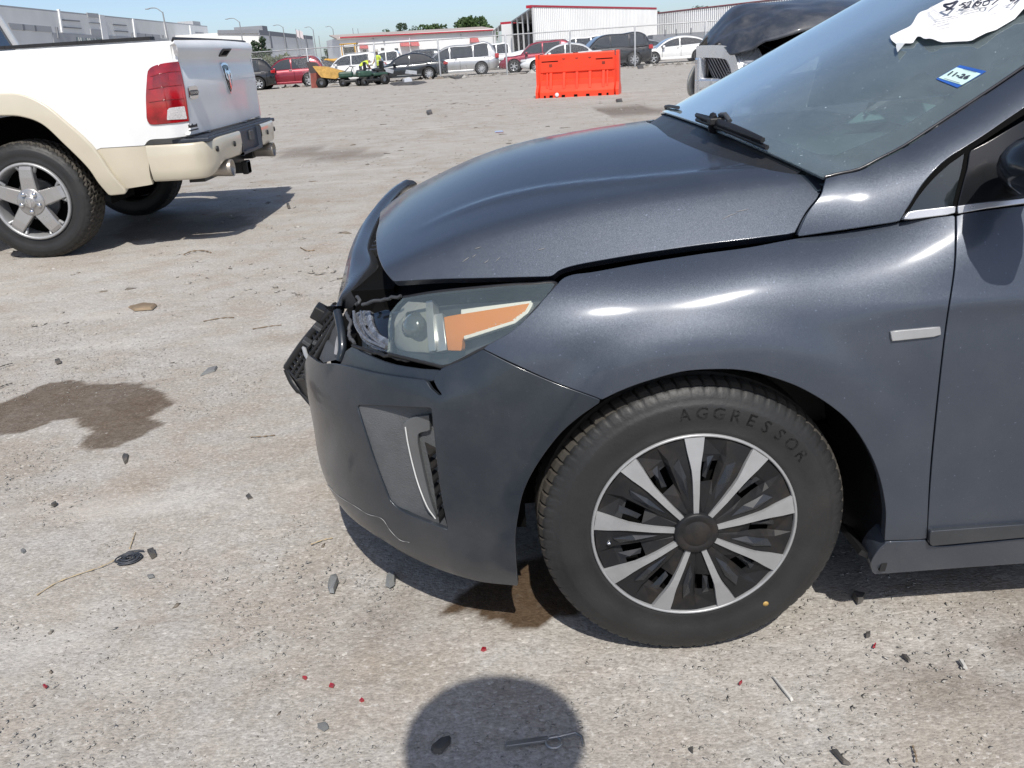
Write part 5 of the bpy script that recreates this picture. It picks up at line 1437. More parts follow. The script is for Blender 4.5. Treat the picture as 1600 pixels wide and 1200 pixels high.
MB().lathe([(.07, 0), (.07, .012), (.055, .02), (.001, .02)], (-.05, 0, 1.07), 'z', 14).build('fill_cap', M['black'], BAR)
MB().lathe([(.052, 0), (.052, -.014), (.04, -.02), (.001, -.02)], (-.52, -.305, .07), 'y', 16).build('drain_plug', M['whitetrim'], BAR)

# ================================================================== CHAIN LINK FENCE
FB = [ground(x, y) for x, y in ((380, 139.5), (485.6, 135), (587.5, 129.4), (689.4, 122.5), (794.4, 118.8), (895.4, 111.5), (997, 105.3), (1094, 98), (1180, 92))]
Y0 = np.polyfit([p[0] for p in FB], [p[1] for p in FB], 1)
FP = [np.array([p[0], np.polyval(Y0, p[0]), 0]) for p in FB]
FP = [FP[0] * 2 - FP[1], FP[0]] + FP[1:] + [FP[-1] * 2 - FP[-2], FP[-1] * 3 - FP[-2] * 2]
FP = [np.array([p[0], np.polyval(Y0, p[0]), 0]) for p in FP]
FH = 2.06
FEN = thing('chain_link_fence', 'galvanised chain link fence with steel posts across the back of the lot', 'fence', tuple(FP[0]))
M['fence_steel'] = simple('fence_galvanised', (.46, .47, .48), .5, .55, var=.12)
fo = FP[0]
for p in FP: MB().lathe([(.046, 0), (.046, FH), (.02, FH + .04), (.001, FH + .05)], tuple(p - fo), 'z', 8).build('post', M['fence_steel'], FEN)
MB().tube([FP[0] - fo + [0, 0, FH], FP[-1] - fo + [0, 0, FH]], .03, 6).build('top_rail', M['fence_steel'], FEN)
d = FP[-1] - fo; L = float(np.linalg.norm(d)); d = d / L; V = []; F = []
pit = .075; wr = .0022
nd = np.array([-d[1], d[0], 0])
for s in (1, -1):
    for i in range(int(L / pit) + 1):
        x0 = i * pit; x1 = min(max(x0 + s * FH * .95, 0), L)
        if abs(x1 - x0) < .1: continue
        a = d * x0 + [0, 0, .04]; b = d * x1 + [0, 0, .04 + (x1 - x0) * s / .95]
        k = len(V)
        for q in (a, b): V += [q + [0, 0, wr], q + nd * wr - [0, 0, wr * .5], q - nd * wr - [0, 0, wr * .5]]
        F += [(k, k + 1, k + 4, k + 3), (k + 1, k + 2, k + 5, k + 4), (k + 2, k, k + 3, k + 5)]
o = MB().add(V, F).build('wire_mesh', M['fence_steel'], FEN, fix=False); o['kind'] = 'stuff'

# ================================================================== BUILDINGS
def vwall(P, Q):
    """vertical plane through two ground points -> (origin, direction, outward normal towards the camera)"""
    P = np.array([P[0], P[1], 0.]); Q = np.array([Q[0], Q[1], 0.]); d = (Q - P); L = np.linalg.norm(d); d /= L
    n = np.array([d[1], -d[0], 0.])
    if (EYE - P) @ n < 0: n = -n
    return P, d, n, L
def onwall(w, x, y):
    P, d, n, L = w; r = ray(np.array(float(x)), np.array(float(y))); t = ((P - EYE) @ n) / (r @ n); return EYE + r * t
def wall_patch(mb, w, pts, off, depth, org):
    Q = [onwall(w, x, y) for x, y in pts]; n = w[2]; k = len(Q)
    V = [q + n * off - org for q in Q] + [q + n * (off - depth) - org for q in Q]
    mb.add(V, [tuple(range(k)), tuple(range(2 * k - 1, k - 1, -1))] + [(i, k + i, k + (i + 1) % k, (i + 1) % k) for i in range(k)])
def block(w, u0, u1, z0, z1, thick, org, mb):
    P, d, n, L = w
    A = P + d * u0; B = P + d * u1
    V = [A + [0, 0, z0], B + [0, 0, z0], B + [0, 0, z1], A + [0, 0, z1]]; V = [v - org for v in V] + [v - n * thick - org for v in V]
    mb.add(V, [(0, 1, 2, 3), (7, 6, 5, 4), (0, 4, 5, 1), (1, 5, 6, 2), (2, 6, 7, 3), (3, 7, 4, 0)])
def flat(name, c, rough=.75, v=.06): return simple(name, c, rough, var=v, scale=.25)
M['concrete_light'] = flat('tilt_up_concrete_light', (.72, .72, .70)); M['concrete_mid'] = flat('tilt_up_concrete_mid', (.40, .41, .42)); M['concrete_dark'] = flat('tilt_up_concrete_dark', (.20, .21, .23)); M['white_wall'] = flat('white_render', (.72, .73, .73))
M['window_dark'] = simple('far_window_glass', (.02, .025, .03), .08, coat=1)
# long warehouse on the left
w1 = vwall((-74.2, 118), (-76.1, 247)); o1 = w1[0]
B1 = thing('warehouse', 'long grey and white tilt-up warehouse beyond the white pickup', 'building', tuple(o1))
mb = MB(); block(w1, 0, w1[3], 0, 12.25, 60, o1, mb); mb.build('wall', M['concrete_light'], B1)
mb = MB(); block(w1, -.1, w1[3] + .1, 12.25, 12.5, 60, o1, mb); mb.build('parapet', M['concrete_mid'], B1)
s_ = .2125
def cpx(L): return [(x * s_, y * s_) for x, y in L]
def wp(name, mat, polys, off=.12, depth=.3, parent=None, w=None, org=None, scale=cpx):
    for p in polys:
        mb = MB(); wall_patch(mb, w, scale(p), off, depth, org); mb.build(name, mat, parent)
kw = dict(parent=B1, w=w1, org=o1)
wp('pilaster', M['white_wall'], [[(422, 68), (432, 69), (460, 240), (448, 238)], [(722, 108), (758, 112), (795, 300), (750, 296)], [(970, 138), (982, 139), (1000, 280), (988, 280)], [(1203, 163), (1212, 164), (1232, 276), (1222, 275)], [(1390, 187), (1396, 188), (1408, 268), (1400, 267)]], .25, .4, **kw)
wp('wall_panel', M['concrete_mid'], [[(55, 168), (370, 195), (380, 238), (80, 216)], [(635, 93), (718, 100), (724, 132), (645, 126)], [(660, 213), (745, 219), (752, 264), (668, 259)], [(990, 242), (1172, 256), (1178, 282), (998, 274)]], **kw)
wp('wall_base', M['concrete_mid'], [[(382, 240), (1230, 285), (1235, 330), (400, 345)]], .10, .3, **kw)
wp('reveal', M['concrete_dark'], [[(155, 178), (172, 180), (180, 225), (163, 223)], [(243, 186), (258, 188), (266, 231), (250, 229)], [(440, 141), (582, 152), (583, 159), (442, 150)], [(452, 195), (594, 206), (595, 212), (454, 203)], [(650, 164), (730, 170), (731, 174), (651, 168)], [(825, 176), (926, 184), (928, 191), (827, 184)], [(834, 223), (938, 231), (940, 237), (836, 230)], [(1433, 236), (1493, 241), (1494, 246), (1434, 242)], [(1060, 249), (1066, 249), (1072, 279), (1066, 279)], [(1110, 252), (1115, 252), (1120, 281), (1115, 281)]], .16, .2, **kw)
wp('downpipe', M['concrete_dark'], [[(406, 200), (414, 201), (426, 280), (418, 279)], [(962, 240), (967, 240), (972, 290), (967, 290)], [(1190, 258), (1194, 258), (1198, 280), (1194, 280)]], .3, .2, **kw)
wp('window', M['window_dark'], [[(556, 274), (604, 278), (608, 318), (562, 318)], [(624, 280), (668, 283), (672, 316), (630, 316)], [(680, 284), (690, 284), (693, 312), (684, 312)], [(704, 280), (750, 284), (754, 306), (710, 308)], [(800, 288), (840, 290), (842, 300), (803, 300)], [(852, 289), (890, 291), (892, 298), (855, 298)]], .16, .2, **kw)
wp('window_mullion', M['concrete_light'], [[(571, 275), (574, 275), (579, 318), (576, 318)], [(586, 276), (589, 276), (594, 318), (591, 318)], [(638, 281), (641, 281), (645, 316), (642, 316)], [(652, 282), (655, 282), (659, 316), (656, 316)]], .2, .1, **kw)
MB().box((-4, 121, 12.9), (4, 6, 1)).build('roof_unit', M['concrete_mid'], B1)
# second warehouse
w2 = vwall((-55.5, 220), (-56.9, 292)); o2 = w2[0]
B2 = thing('warehouse', 'far grey warehouse with a dark roof band behind the street lamps', 'building', tuple(o2))
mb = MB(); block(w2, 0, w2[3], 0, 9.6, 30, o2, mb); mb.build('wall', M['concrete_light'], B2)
def c2px(L): return [(380 + x * .25, y * .25) for x, y in L]
k2 = dict(parent=B2, w=w2, org=o2, scale=c2px)
wp('roof_band', M['concrete_dark'], [[(100, 187), (432, 226), (432, 246), (100, 218)]], .1, .3, **k2)
wp('wall_stripe', M['concrete_dark'], [[(158, 195), (166, 196), (182, 300), (170, 300)], [(248, 205), (255, 206), (272, 300), (262, 300)], [(325, 215), (330, 215), (344, 300), (338, 300)], [(386, 221), (390, 222), (402, 300), (396, 300)]], .2, .3, **k2)
w2b = vwall((-86, 219.6), (-55.5, 219.6))
wp('roof_band', M['concrete_dark'], [[(-160, 188), (0, 186), (30, 184), (100, 184), (100, 208), (-160, 212)]], .1, .3, parent=B2, w=w2b, org=o2, scale=c2px)
MB().box((-4, 8, 10.2), (7, 5, 1.2)).build('roof_unit', M['concrete_dark'], B2)
# low white building with red awnings
w3 = vwall((-16.6, 100), (.8, 105)); o3 = w3[0]
B3 = thing('office_building', 'long low white building with small red awnings and pale roof edge', 'building', tuple(o3))
M['white_metal'] = flat('white_metal_siding', (.74, .75, .75), .6); M['red_trim'] = flat('red_metal_trim', (.42, .02, .04), .5); M['awning'] = flat('faded_red_awning', (.42, .11, .11), .7)
mb = MB(); block(w3, 0, w3[3], 0, 3.78, 14, o3, mb); mb.build('wall', M['white_metal'], B3)
mb = MB()
P, d, n, L = w3
V = [P - d * .3 + n * .35 + [0, 0, 3.66] - o3, P + d * (L + .3) + n * .35 + [0, 0, 3.66] - o3, P + d * (L + .3) - n * 7 + [0, 0, 4.25] - o3, P - d * .3 - n * 7 + [0, 0, 4.25] - o3]
mb.add(V + [v - [0, 0, .12] for v in V], [(0, 1, 2, 3), (7, 6, 5, 4), (0, 4, 5, 1), (1, 5, 6, 2), (2, 6, 7, 3), (3, 7, 4, 0)]); mb.build('roof', flat('tan_metal_roof', (.42, .36, .32), .6), B3)
k3 = dict(parent=B3, w=w3, org=o3, scale=c2px)
wp('roof_trim', M['red_trim'], [[(602, 232), (1556, 184), (1556, 191), (602, 239)]], .42, .1, **k3)
def aw(x0, x1, y0, y1):
    mb = MB(); Q = [onwall(w3, 380 + x * .25, y * .25) for x, y in ((x0, y0), (x1, y0), (x1, y1), (x0, y1))]
    V = [Q[0], Q[1], Q[2] + n * .9, Q[3] + n * .9, Q[2], Q[3]]; mb.add([v - o3 for v in V], [(0, 1, 2, 3), (1, 4, 2), (0, 3, 5), (3, 2, 4, 5)]); mb.build('awning', M['awning'], B3)
for a in ((726, 776, 275, 304), (980, 1034, 262, 290), (1042, 1094, 258, 288), (1416, 1466, 236, 266)): aw(*a)
wp('window', M['window_dark'], [[(748, 312), (768, 311), (768, 332), (748, 333)], [(946, 302), (968, 301), (968, 325), (946, 326)], [(860, 300), (880, 300), (880, 312), (860, 312)]], .08, .2, **k3)
wp('door', M['concrete_light'], [[(734, 306), (776, 304), (778, 345), (736, 345)], [(988, 292), (1030, 290), (1032, 318), (990, 320)], [(1046, 290), (1090, 288), (1092, 312), (1048, 314)]], .05, .2, **k3)
wp('downpipe', M['white_wall'], [[(1036, 222), (1040, 222), (1042, 320), (1038, 320)]], .15, .15, **k3)
wp('wall_lamp', M['concrete_dark'], [[(810, 238), (815, 238), (815, 246), (810, 246)], [(1358, 212), (1362, 212), (1362, 222), (1358, 222)], [(876, 256), (882, 256), (882, 262), (876, 262)], [(708, 262), (714, 262), (714, 268), (708, 268)]], .3, .4, **k3)
# open sheds and the tall ribbed wall
def ribbed(w, u0, u1, z0, z1, pitch, org, name, parent):
    P, d, n, L = w; V = []; F = []; us = np.arange(u0, u1, pitch)
    prof = []
    for u in us: prof += [(u, 0), (u + pitch * .62, 0), (u + pitch * .68, .06), (u + pitch * .92, .06)]
    prof.append((u1, 0))
    for u, o_ in prof:
        q = P + d * u + n * o_ - org; V += [q + [0, 0, z0], q + [0, 0, z1]]
    F = [(2 * i, 2 * i + 2, 2 * i + 3, 2 * i + 1) for i in range(len(prof) - 1)]
    return MB().add(V, F).build(name, M['white_metal'], parent, fix=False)
w4 = vwall((3.87, 80), (19.35, 104.2)); o4 = w4[0]
B4 = thing('open_shed', 'tall white ribbed metal shed with an open dark bay and red roof edge', 'building', tuple(o4))
ribbed(w4, 0, w4[3], 0, 4.62, .36, o4, 'wall', B4)
P, d, n, L = w4
mb = MB(); block(w4, -.15, L, 4.62, 4.86, .5, o4, mb)
for i in (0,): pass
mb.build('roof_trim', M['red_trim'], B4)
# open left face: sloping roof falling away to the left
lp = onplane(798.5, 33, 1, 90.0); e = lp - P; e[2] = 0; ez = lp[2]
mb = MB(); Z = np.array([0, 0, 1.])
V = [P + Z * 4.7, P + e + Z * ez, P + e + d * L + Z * ez, P + d * L + Z * 4.7]; V = [v - o4 for v in V]
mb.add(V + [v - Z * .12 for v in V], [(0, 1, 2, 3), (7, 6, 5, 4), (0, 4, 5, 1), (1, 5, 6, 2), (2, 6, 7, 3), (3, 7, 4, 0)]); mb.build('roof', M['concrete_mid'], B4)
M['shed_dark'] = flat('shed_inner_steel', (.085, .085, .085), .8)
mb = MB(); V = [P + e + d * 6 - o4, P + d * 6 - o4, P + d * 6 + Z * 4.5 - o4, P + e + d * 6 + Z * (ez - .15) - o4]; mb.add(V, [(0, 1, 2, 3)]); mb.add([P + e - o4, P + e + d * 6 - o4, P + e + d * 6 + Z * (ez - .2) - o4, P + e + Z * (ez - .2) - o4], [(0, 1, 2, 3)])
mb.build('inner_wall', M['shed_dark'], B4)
for f in (.0, .22, .45, .7, .98):
    b = P + e * f - o4 + d * .1; MB().box((b[0], b[1], (4.6 + (ez - 4.7) * f) / 2), (.16, .16, 4.6 + (ez - 4.7) * f)).build('shed_post', M['concrete_mid'], B4)
for z in (1.6, 3.5, 4.3): MB().tube([P + e * .02 + Z * z - o4 + d * 5.9, P + e * .98 + Z * min(z, ez - .3) - o4 + d * 5.9], .07, 5).build('shed_girt', M['concrete_mid'], B4)
w5 = vwall((20.4, 110), (27.9, 93.5)); o5 = w5[0]
B5 = thing('metal_building', 'low white ribbed metal building with red roof edge right of the shed', 'building', tuple(o5))
ribbed(w5, -6, w5[3] + 30, 0, 4.30, .36, o5, 'wall', B5)
mb = MB(); block(w5, -6, w5[3] + 30, 4.30, 4.50, .5, o5, mb); mb.build('roof_trim', M['red_trim'], B5)
mb = MB(); block(w5, -6, w5[3] + 30, 4.1, 4.45, 20, o5, mb); mb.build('roof', M['concrete_mid'], B5)
w6 = vwall((1.95, 92), (3.7, 91.5)); o6 = w6[0]
B6 = thing('small_shed', 'small white shed with an open dark side between two larger buildings', 'building', tuple(o6))
z6 = onplane(783, 37, 1, 92.0)
mb = MB(); P6 = np.array([z6[0], 92.0, 0]); q6 = onplane(800, 36, 1, 91.0)
w6 = vwall(P6, (q6[0] + .3, 91.0)); mb = MB(); block(w6, 0, w6[3], 0, z6[2] - .08, .2, o6, mb); mb.build('wall', M['white_metal'], B6)
mb = MB(); block(w6, -.1, w6[3], z6[2] - .08, z6[2] + .14, .5, o6, mb); mb.build('roof_trim', M['red_trim'], B6)
l6 = onplane(770, 48, 1, 98.0)
V = [P6 + Z * z6[2] - o6, l6 - o6, l6 + [9, 0, 0] - o6, P6 + [9, 0, z6[2]] - o6]
MB().add(V + [v - Z * .1 for v in V], [(0, 1, 2, 3), (7, 6, 5, 4), (0, 4, 5, 1), (1, 5, 6, 2), (2, 6, 7, 3), (3, 7, 4, 0)]).build('roof', M['concrete_mid'], B6)
l0 = np.array([l6[0], l6[1], 0])
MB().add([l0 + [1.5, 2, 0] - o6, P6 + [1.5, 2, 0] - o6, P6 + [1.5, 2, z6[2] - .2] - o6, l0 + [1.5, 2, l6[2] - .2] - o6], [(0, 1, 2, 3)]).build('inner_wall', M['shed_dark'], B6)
for f in (.35, .7, 1.0):
    b = P6 * (1 - f) + l0 * f - o6; MB().box((b[0], b[1], (z6[2] * (1 - f) + l6[2] * f) / 2), (.12, .12, z6[2] * (1 - f) + l6[2] * f)).build('shed_post', M['concrete_mid'], B6)

# ================================================================== STREET LAMPS, FLAGS, TREES
M['pole_grey'] = flat('lamp_pole_steel', (.24, .25, .26), .5)
def lamp(px, py, Y, tipx, tipy, label):
    top = onplane(px, py, 1, Y); tip = onplane(tipx, tipy, 1, Y); b = np.array([top[0], Y, 0])
    T = thing('street_lamp', label, 'street lamp', tuple(b), 0, 'street lamps along the far road')
    MB().tube([(0, 0, 0), (0, 0, top[2])], [.16, .09], 8).build('pole', M['pole_grey'], T)
    t_ = tip - b; a = np.array([0, 0, top[2] - .1])
    MB().tube(smooth([a, a + (t_ - a) * [.35, 1, 1] + [0, 0, .25 * 0], t_ * [.7, 1, 1] + [0, 0, .1], t_], 4), .07, 6).build('arm', M['pole_grey'], T)
    MB().box(tuple(t_), (.55, .24, .12), bev=.04).build('lamp_head', M['pole_grey'], T)
lamp(254, 18.5, 128, 230, 14.2, 'tall street lamp in front of the long grey warehouse')
lamp(374, 34, 175, 354, 30, 'street lamp in front of the left face of the far warehouse')
lamp(442, 42, 205, 428, 40, 'street lamp in front of the striped face of the far warehouse')
lamp(489, 46, 225, 477.5, 43, 'street lamp between the far warehouse and the white office building')
lamp(520, 45, 235, 510, 42, 'street lamp nearest to the white office building')
M['flag'] = flat('white_and_red_flag', (.60, .55, .56), .8)
for i, (px, py, lab) in enumerate(((462, 45, 'left flagpole with a pale drooping flag before the far warehouse'), (467, 46, 'right flagpole with a pale drooping flag before the far warehouse'))):
    top = onplane(px, py, 1, 200.0); b = np.array([top[0], 200.0, 0])
    T = thing('flagpole', lab, 'flagpole', tuple(b), 0, 'flagpoles by the far warehouse')
    MB().tube([(0, 0, 0), (0, 0, top[2])], .07, 6).build('pole', M['pole_grey'], T)
    V = [(.02 + .18 * j, .05 * math.sin(j * 2 + i), top[2] - .1 - .12 * j - 1.5 * r) for r in (0, 1) for j in range(5)]
    MB().add(V, [(j, j + 1, j + 6, j + 5) for j in range(4)]).build('flag', M['flag'], T)
for px, py, lab in ((551, 44, 'thin mast rising behind the left end of the white office roof'), (559, 44.5, 'thin mast beside another behind the white office roof'), (498, 56, 'short thin pole between two street lamps')):
    top = onplane(px, py, 1, 180.0); o = MB().tube([(top[0], 180, 0), (top[0], 180, top[2])], .06, 5).build('mast', M['pole_grey'])
    tag(o, lab, 'mast', 'thin masts on the skyline')

def leaf_mat(name, c):
    t = NT(name); v = t.coord()
    b = t.mix(t.noise(v, .9, 5), tuple(x * .55 for x in c), tuple(x * 1.5 for x in c))
    oi = t.n('ShaderNodeNewGeometry')
    b = t.mix(t.math('MULTIPLY', oi.outputs['Random Per Island'], .5), b, tuple(min(1, x * 1.7) for x in c))
    p = t.bsdf(Base_Color=b, Roughness=.55)
    tr = t.n('ShaderNodeBsdfTranslucent'); t.l(b, tr.inputs[0])
    m = t.n('ShaderNodeMixShader'); m.inputs[0].default_value = .25; t.l(p.outputs[0], m.inputs[1]); t.l(tr.outputs[0], m.inputs[2])
    return t.done(m)
M['leaf'] = leaf_mat('broad_leaf_green', (.055, .095, .030)); M['leaf2'] = leaf_mat('dark_leaf_green', (.040, .070, .034)); M['bark'] = simple('bark', (.09, .07, .05), .9, bump=.5, bscale=20)
def tree(px, top, bot, wpx, Y, label, mat, n=2600, seed=1, group='trees beyond the buildings'):
    r = np.random.default_rng(seed)
    T_ = onplane(px, top, 1, Y); b = np.array([T_[0], Y, 0]); H = T_[2]; Rw = wpx / 2 * Y * .93 / CAM_F
    T = thing('tree', label, 'tree', tuple(b), 0, group)
    zb = max(.25 * H, H - 2.3 * Rw)
    tb = MB(); tb.tube([(0, 0, 0), (.05 * Rw, 0, zb * .7), (0, .1, zb + .3 * (H - zb))], [.05 * H, .04 * H, .015 * H], 7)
    cl = []
    for i in range(16):
        g = r.random() * 6.283; q = r.random() ** .5; zz = r.random()
        w = Rw * (.35 + .65 * math.sin(math.pi * min(max(zz * .85 + .12, 0), 1)))
        c = np.array([math.cos(g) * q * w * .85, math.sin(g) * q * w * .85, zb + (H - zb) * (.12 + .76 * zz)]); s = Rw * (.24 + .22 * r.random())
        cl.append((c, s))
        if i < 7: tb.tube([(0, 0, zb * .7), tuple(c * [.5, .5, .8]), tuple(c)], [.02 * H, .012 * H, .005 * H], 5)
    tb.build('trunk', M['bark'], T)
    V = []; F = []
    for k in range(n):
        c, s = cl[r.integers(len(cl))]
        u = r.normal(size=3); u /= np.linalg.norm(u)
        p = c + u * s * (.55 + .5 * r.random()) * [1, 1, .8]
        p[2] = min(p[2], H)
        a = r.normal(size=3); a /= np.linalg.norm(a); a = a * .6 + u * .2; bb = np.cross(a, r.normal(size=3)); bb /= np.linalg.norm(bb) + 1e-6
        z = Rw * .075 * (.6 + r.random())
        i = len(V); V += [p - a * z, p + bb * z * .7, p + a * z, p - bb * z * .7]; F.append((i, i + 1, i + 2, i + 3))
    MB().add(V, F).build('crown', mat, T, fix=False)
tree(739, 21.5, 46, 66, 150, 'large round green tree behind the right end of the white office building', M['leaf'], 4200, 3)
tree(628, 34.5, 50, 26, 150, 'dark narrow tree rising above the white office roof', M['leaf2'], 1600, 4)
tree(609, 42, 52, 28, 145, 'small pale green tree at the left of the roofline trees', M['leaf'], 1500, 5)
tree(670, 36, 50, 58, 150, 'wide bushy tree above the middle of the white office roof', M['leaf'], 3200, 6)
tree(646, 39, 50, 26, 160, 'small dark tree between two wider trees above the roof', M['leaf2'], 1400, 7)
tree(403, 56, 80, 40, 125, 'bushy tree in front of the far grey warehouse by the pickup tail', M['leaf2'], 2600, 8)
tree(1092, 9, 16, 40, 150, 'treetop behind the low white metal building on the left', M['leaf2'], 1500, 9)
tree(1150, 4, 12, 40, 150, 'treetop behind the low white metal building nearest the dark pickup', M['leaf2'], 1500, 10)
tree(1029, 15, 24, 12, 140, 'sliver of a tree between the tall shed and the low metal building', M['leaf2'], 700, 11)
tree(520, 76, 90, 44, 170, 'low distant bushy tree behind the yellow loader', M['leaf2'], 1400, 12)
def hedge(px0, px1, top, Y, name, label, seed):
    r = np.random.default_rng(seed); a = onplane(px0, top, 1, Y); b = onplane(px1, top, 1, Y); V = []; F = []
    for k in range(2600):
        f = r.random(); p = np.array([a[0] + (b[0] - a[0]) * f, Y + r.normal() * .6, (r.random() ** .7) * a[2] * (.75 + .35 * noise.noise(Vector((f * 9, seed, 0))))])
        u = r.normal(size=3) * .22; w = np.cross(u, r.normal(size=3)); w = w / (np.linalg.norm(w) + 1e-6) * .18
        i = len(V); V += [p - u, p + w, p + u, p - w]; F.append((i, i + 1, i + 2, i + 3))
    o = MB().add(V, F).build(name, M['leaf3'], None, fix=False); tag(o, label, 'hedge')
M['leaf3'] = leaf_mat('roadside_brush_green', (.12, .14, .075))
hedge(385, 450, 84, 110, 'hedge', 'pale green brush along the road behind the black and red cars', 21)
# ================================================================== PARKED AND WRECKED CARS BEHIND THE FENCE
M['bgglass'] = simple('parked_car_glass', (.018, .024, .028), .06, coat=1, var=.2)
M['bgtyre'] = simple('parked_car_tyre', (.018, .018, .018), .7)
M['bgrim'] = simple('parked_car_rim', (.45, .46, .47), .3, .6)
M['bgred'] = simple('parked_car_tail_lamp', (.40, .01, .015), .15, coat=1)
M['bglamp'] = simple('parked_car_head_lamp', (.55, .57, .58), .1, coat=1)
def carpaint(name, c, metal=.3): return simple(name, c, .32, metal, var=.05, scale=3, coat=1, dirt=.06)
_lib = {}
def tr_(P, Mx): return [tuple(Mx @ Vector(p)) for p in P]
def bg_car(name, label, cat, S, px, Y, rz, mat, anchor='rear', group='cars parked behind the fence', lift=0.0):
    """S: shape; px: photo column of the rear (or front) wheel at distance Y; the car's front points along +x before turning by rz"""
    L, W, H, wb, fo, R, zb = S['L'], S['W'], S['H'], S['wb'], S['fo'], S['R'], S['belt']
    xf = L / 2; xfw = xf - fo; xrw = xfw - wb
    c_, s_ = math.cos(rz), math.sin(rz)
    gnd = onplane(px, 100.0, 1, Y)
    ax = xrw if anchor == 'rear' else xfw
    # the near side wheel stands at distance Y in column px
    side = -1 if c_ > 0 else 1
    ox, oy = gnd[0] - (ax * c_ - side * W / 2 * s_), Y - (ax * s_ + side * W / 2 * c_)
    T = thing(name, label, cat, (ox, oy, lift), rz, group)
    prof = Spline([p[0] for p in S['top']], [p[1] for p in S['top']])
    xs = np.unique(np.concatenate([np.linspace(-xf, xf, 25), [-xf + .04, xf - .04]]))
    V = []; F = []; rows = 11
    for x in xs:
        e = min(1, ((xf - abs(x)) / .5)) ; k = .80 + .20 * math.sqrt(max(0, 1 - (1 - e) ** 2))
        w = W / 2 * k; zt = float(prof(x)); zl = .20 + .12 * (1 - e)
        zt = max(zt, zl + .1)
        half = [(0, zt), (w * .72, zt - .005), (w * .90, zt - .035), (w * .975, zt - .11), (w, zl + (zt - zl) * .55), (w * .985, zl + .12), (w * .90, zl), (0, zl)]
        ring = [(-y, z) for y, z in half[::-1]] + half[1:-1]
        m = len(ring)
        V += [(x, y, z) for y, z in ring]
    n = len(xs)
    F = [(i * m + j, (i + 1) * m + j, (i + 1) * m + (j + 1) % m, i * m + (j + 1) % m) for i in range(n - 1) for j in range(m)] + [tuple(range(m)), tuple(range((n - 1) * m, n * m))]
    MB().add(V, F, True).build('body', mat, T)
    # greenhouse: rounded shell with window panes laid into it
    bf, rf, rr, br = S['cab']; wb_ = W / 2 * .945; wr = W / 2 * .74
    zf, zr = float(prof(bf)) - .02, float(prof(br)) - .02
    arch = Spline([br, br + (rr - br) * .55, rr + .05, rr + (rf - rr) * .45, rf - .12, rf + (bf - rf) * .48, bf][::1], [zr, zr + (H - zr) * .62, H - .055, H, H - .045, zf + (H - zf) * .60, zf])
    def zc(x): return float(arch(x))
    def zb_(x): return zf + (zr - zf) * (bf - x) / (bf - br)
    def yw(x, z): return wb_ - (wb_ - wr) * np.clip((z - zb_(x)) / max(H - zb_(x), .1), 0, 1) ** 1.15
    xs = np.linspace(br + .01, bf - .01, 26); V = []
    for x in xs:
        z = zc(x); z0 = zb_(x) - .04; zs = max(z - .07, z0 + .001); w0, w1, w2 = yw(x, z0), yw(x, zs), yw(x, z) * .90
        V += [(x, -w0, z0), (x, -(w0 + w1) / 2 - .006, (z0 + zs) / 2), (x, -w1, zs), (x, -w2, z), (x, -w2 * .5, z + .012), (x, 0, z + .016), (x, w2 * .5, z + .012), (x, w2, z), (x, w1, zs), (x, (w0 + w1) / 2 + .006, (z0 + zs) / 2), (x, w0, z0)]
    MB().add(V, [(i * 11 + j, i * 11 + j + 1, (i + 1) * 11 + j + 1, (i + 1) * 11 + j) for i in range(25) for j in range(10)], True).build('roof', mat, T)
    def pane(x0, x1, s):
        q = []
        for x in np.linspace(x0, x1, 9):
            lo = zb_(x) + .035; hi = max(zc(x) - .085, lo + .004); q.append([(x, s * (yw(x, z) + .010), z) for z in (lo, (lo + hi) / 2 , hi)])
        V = [p for r_ in q for p in r_]
        MB().add(V, [(i * 3 + j, i * 3 + j + 1, (i + 1) * 3 + j + 1, (i + 1) * 3 + j) for i in range(8) for j in range(2)], True).build('side_window', M['bgglass'], T)
    cuts = [bf - .17] + [bf + (br - bf) * u for u in S['pil']] + [br + .20 if not S.get('dpil') else S['dpil']]
    for s in (-1, 1):
        for i in range(len(cuts) - 1): pane(cuts[i] - .035, cuts[i + 1] + .035, s)
    for nm, (xa, xb) in (('windscreen', (bf - .05, rf - .02)), ('rear_window', (br + .05, rr - .02))):
        V = []
        for x in np.linspace(xa, xb, 7):
            z = zc(x) + .014; w = yw(x, z) * .86; V += [(x, -w, z - .004), (x, 0, z + .012), (x, w, z - .004)]
        MB().add([(p[0] + (.012 if nm == 'windscreen' else -.012), p[1], p[2]) for p in V], [(i * 3 + j, i * 3 + j + 1, (i + 1) * 3 + j + 1, (i + 1) * 3 + j) for i in range(6) for j in range(2)], True).build(nm, M['bgglass'], T)
    zbs = [zf, zr]
    # details
    for s in (-1, 1):
        y = s * W / 2
        for xx in (bf - .30, bf + (br - bf) * .46, bf + (br - bf) * .88):
            MB().box((xx, y * .985, .62), (.016, .03, .62)).build('door_gap', M['void'], T)
        MB().box((bf - .38, s * (W / 2 + .09), zbs[0] + .07), (.16, .20, .14), bev=.04).build('wing_mirror', mat if S.get('mir', 1) else M['black'], T)
        for xx in (bf + (br - bf) * .40, bf + (br - bf) * .82): MB().box((xx, s * (W / 2 + .008), zb - .10), (.19, .03, .035), bev=.01).build('door_handle', M['chrome'] if S.get('chr') else mat, T)
        MB().box((xf - .24, s * W * .36, S['lamp'][0]), (.34, W * .20, .15), rz=-s * .45, bev=.05).build('headlight', M['bglamp'], T)
        MB().box((-xf + .12, s * W * .425, S['lamp'][1]), (.26, W * .12, S['lamp'][2]), rz=s * .25, bev=.03).build('tail_lamp', M['bgred'], T)
        MB().box((xfw - wb / 2, y * .985, .26), (wb * .68, .05, .13), bev=.02).build('sill', M['black'] if S.get('clad') else mat, T)
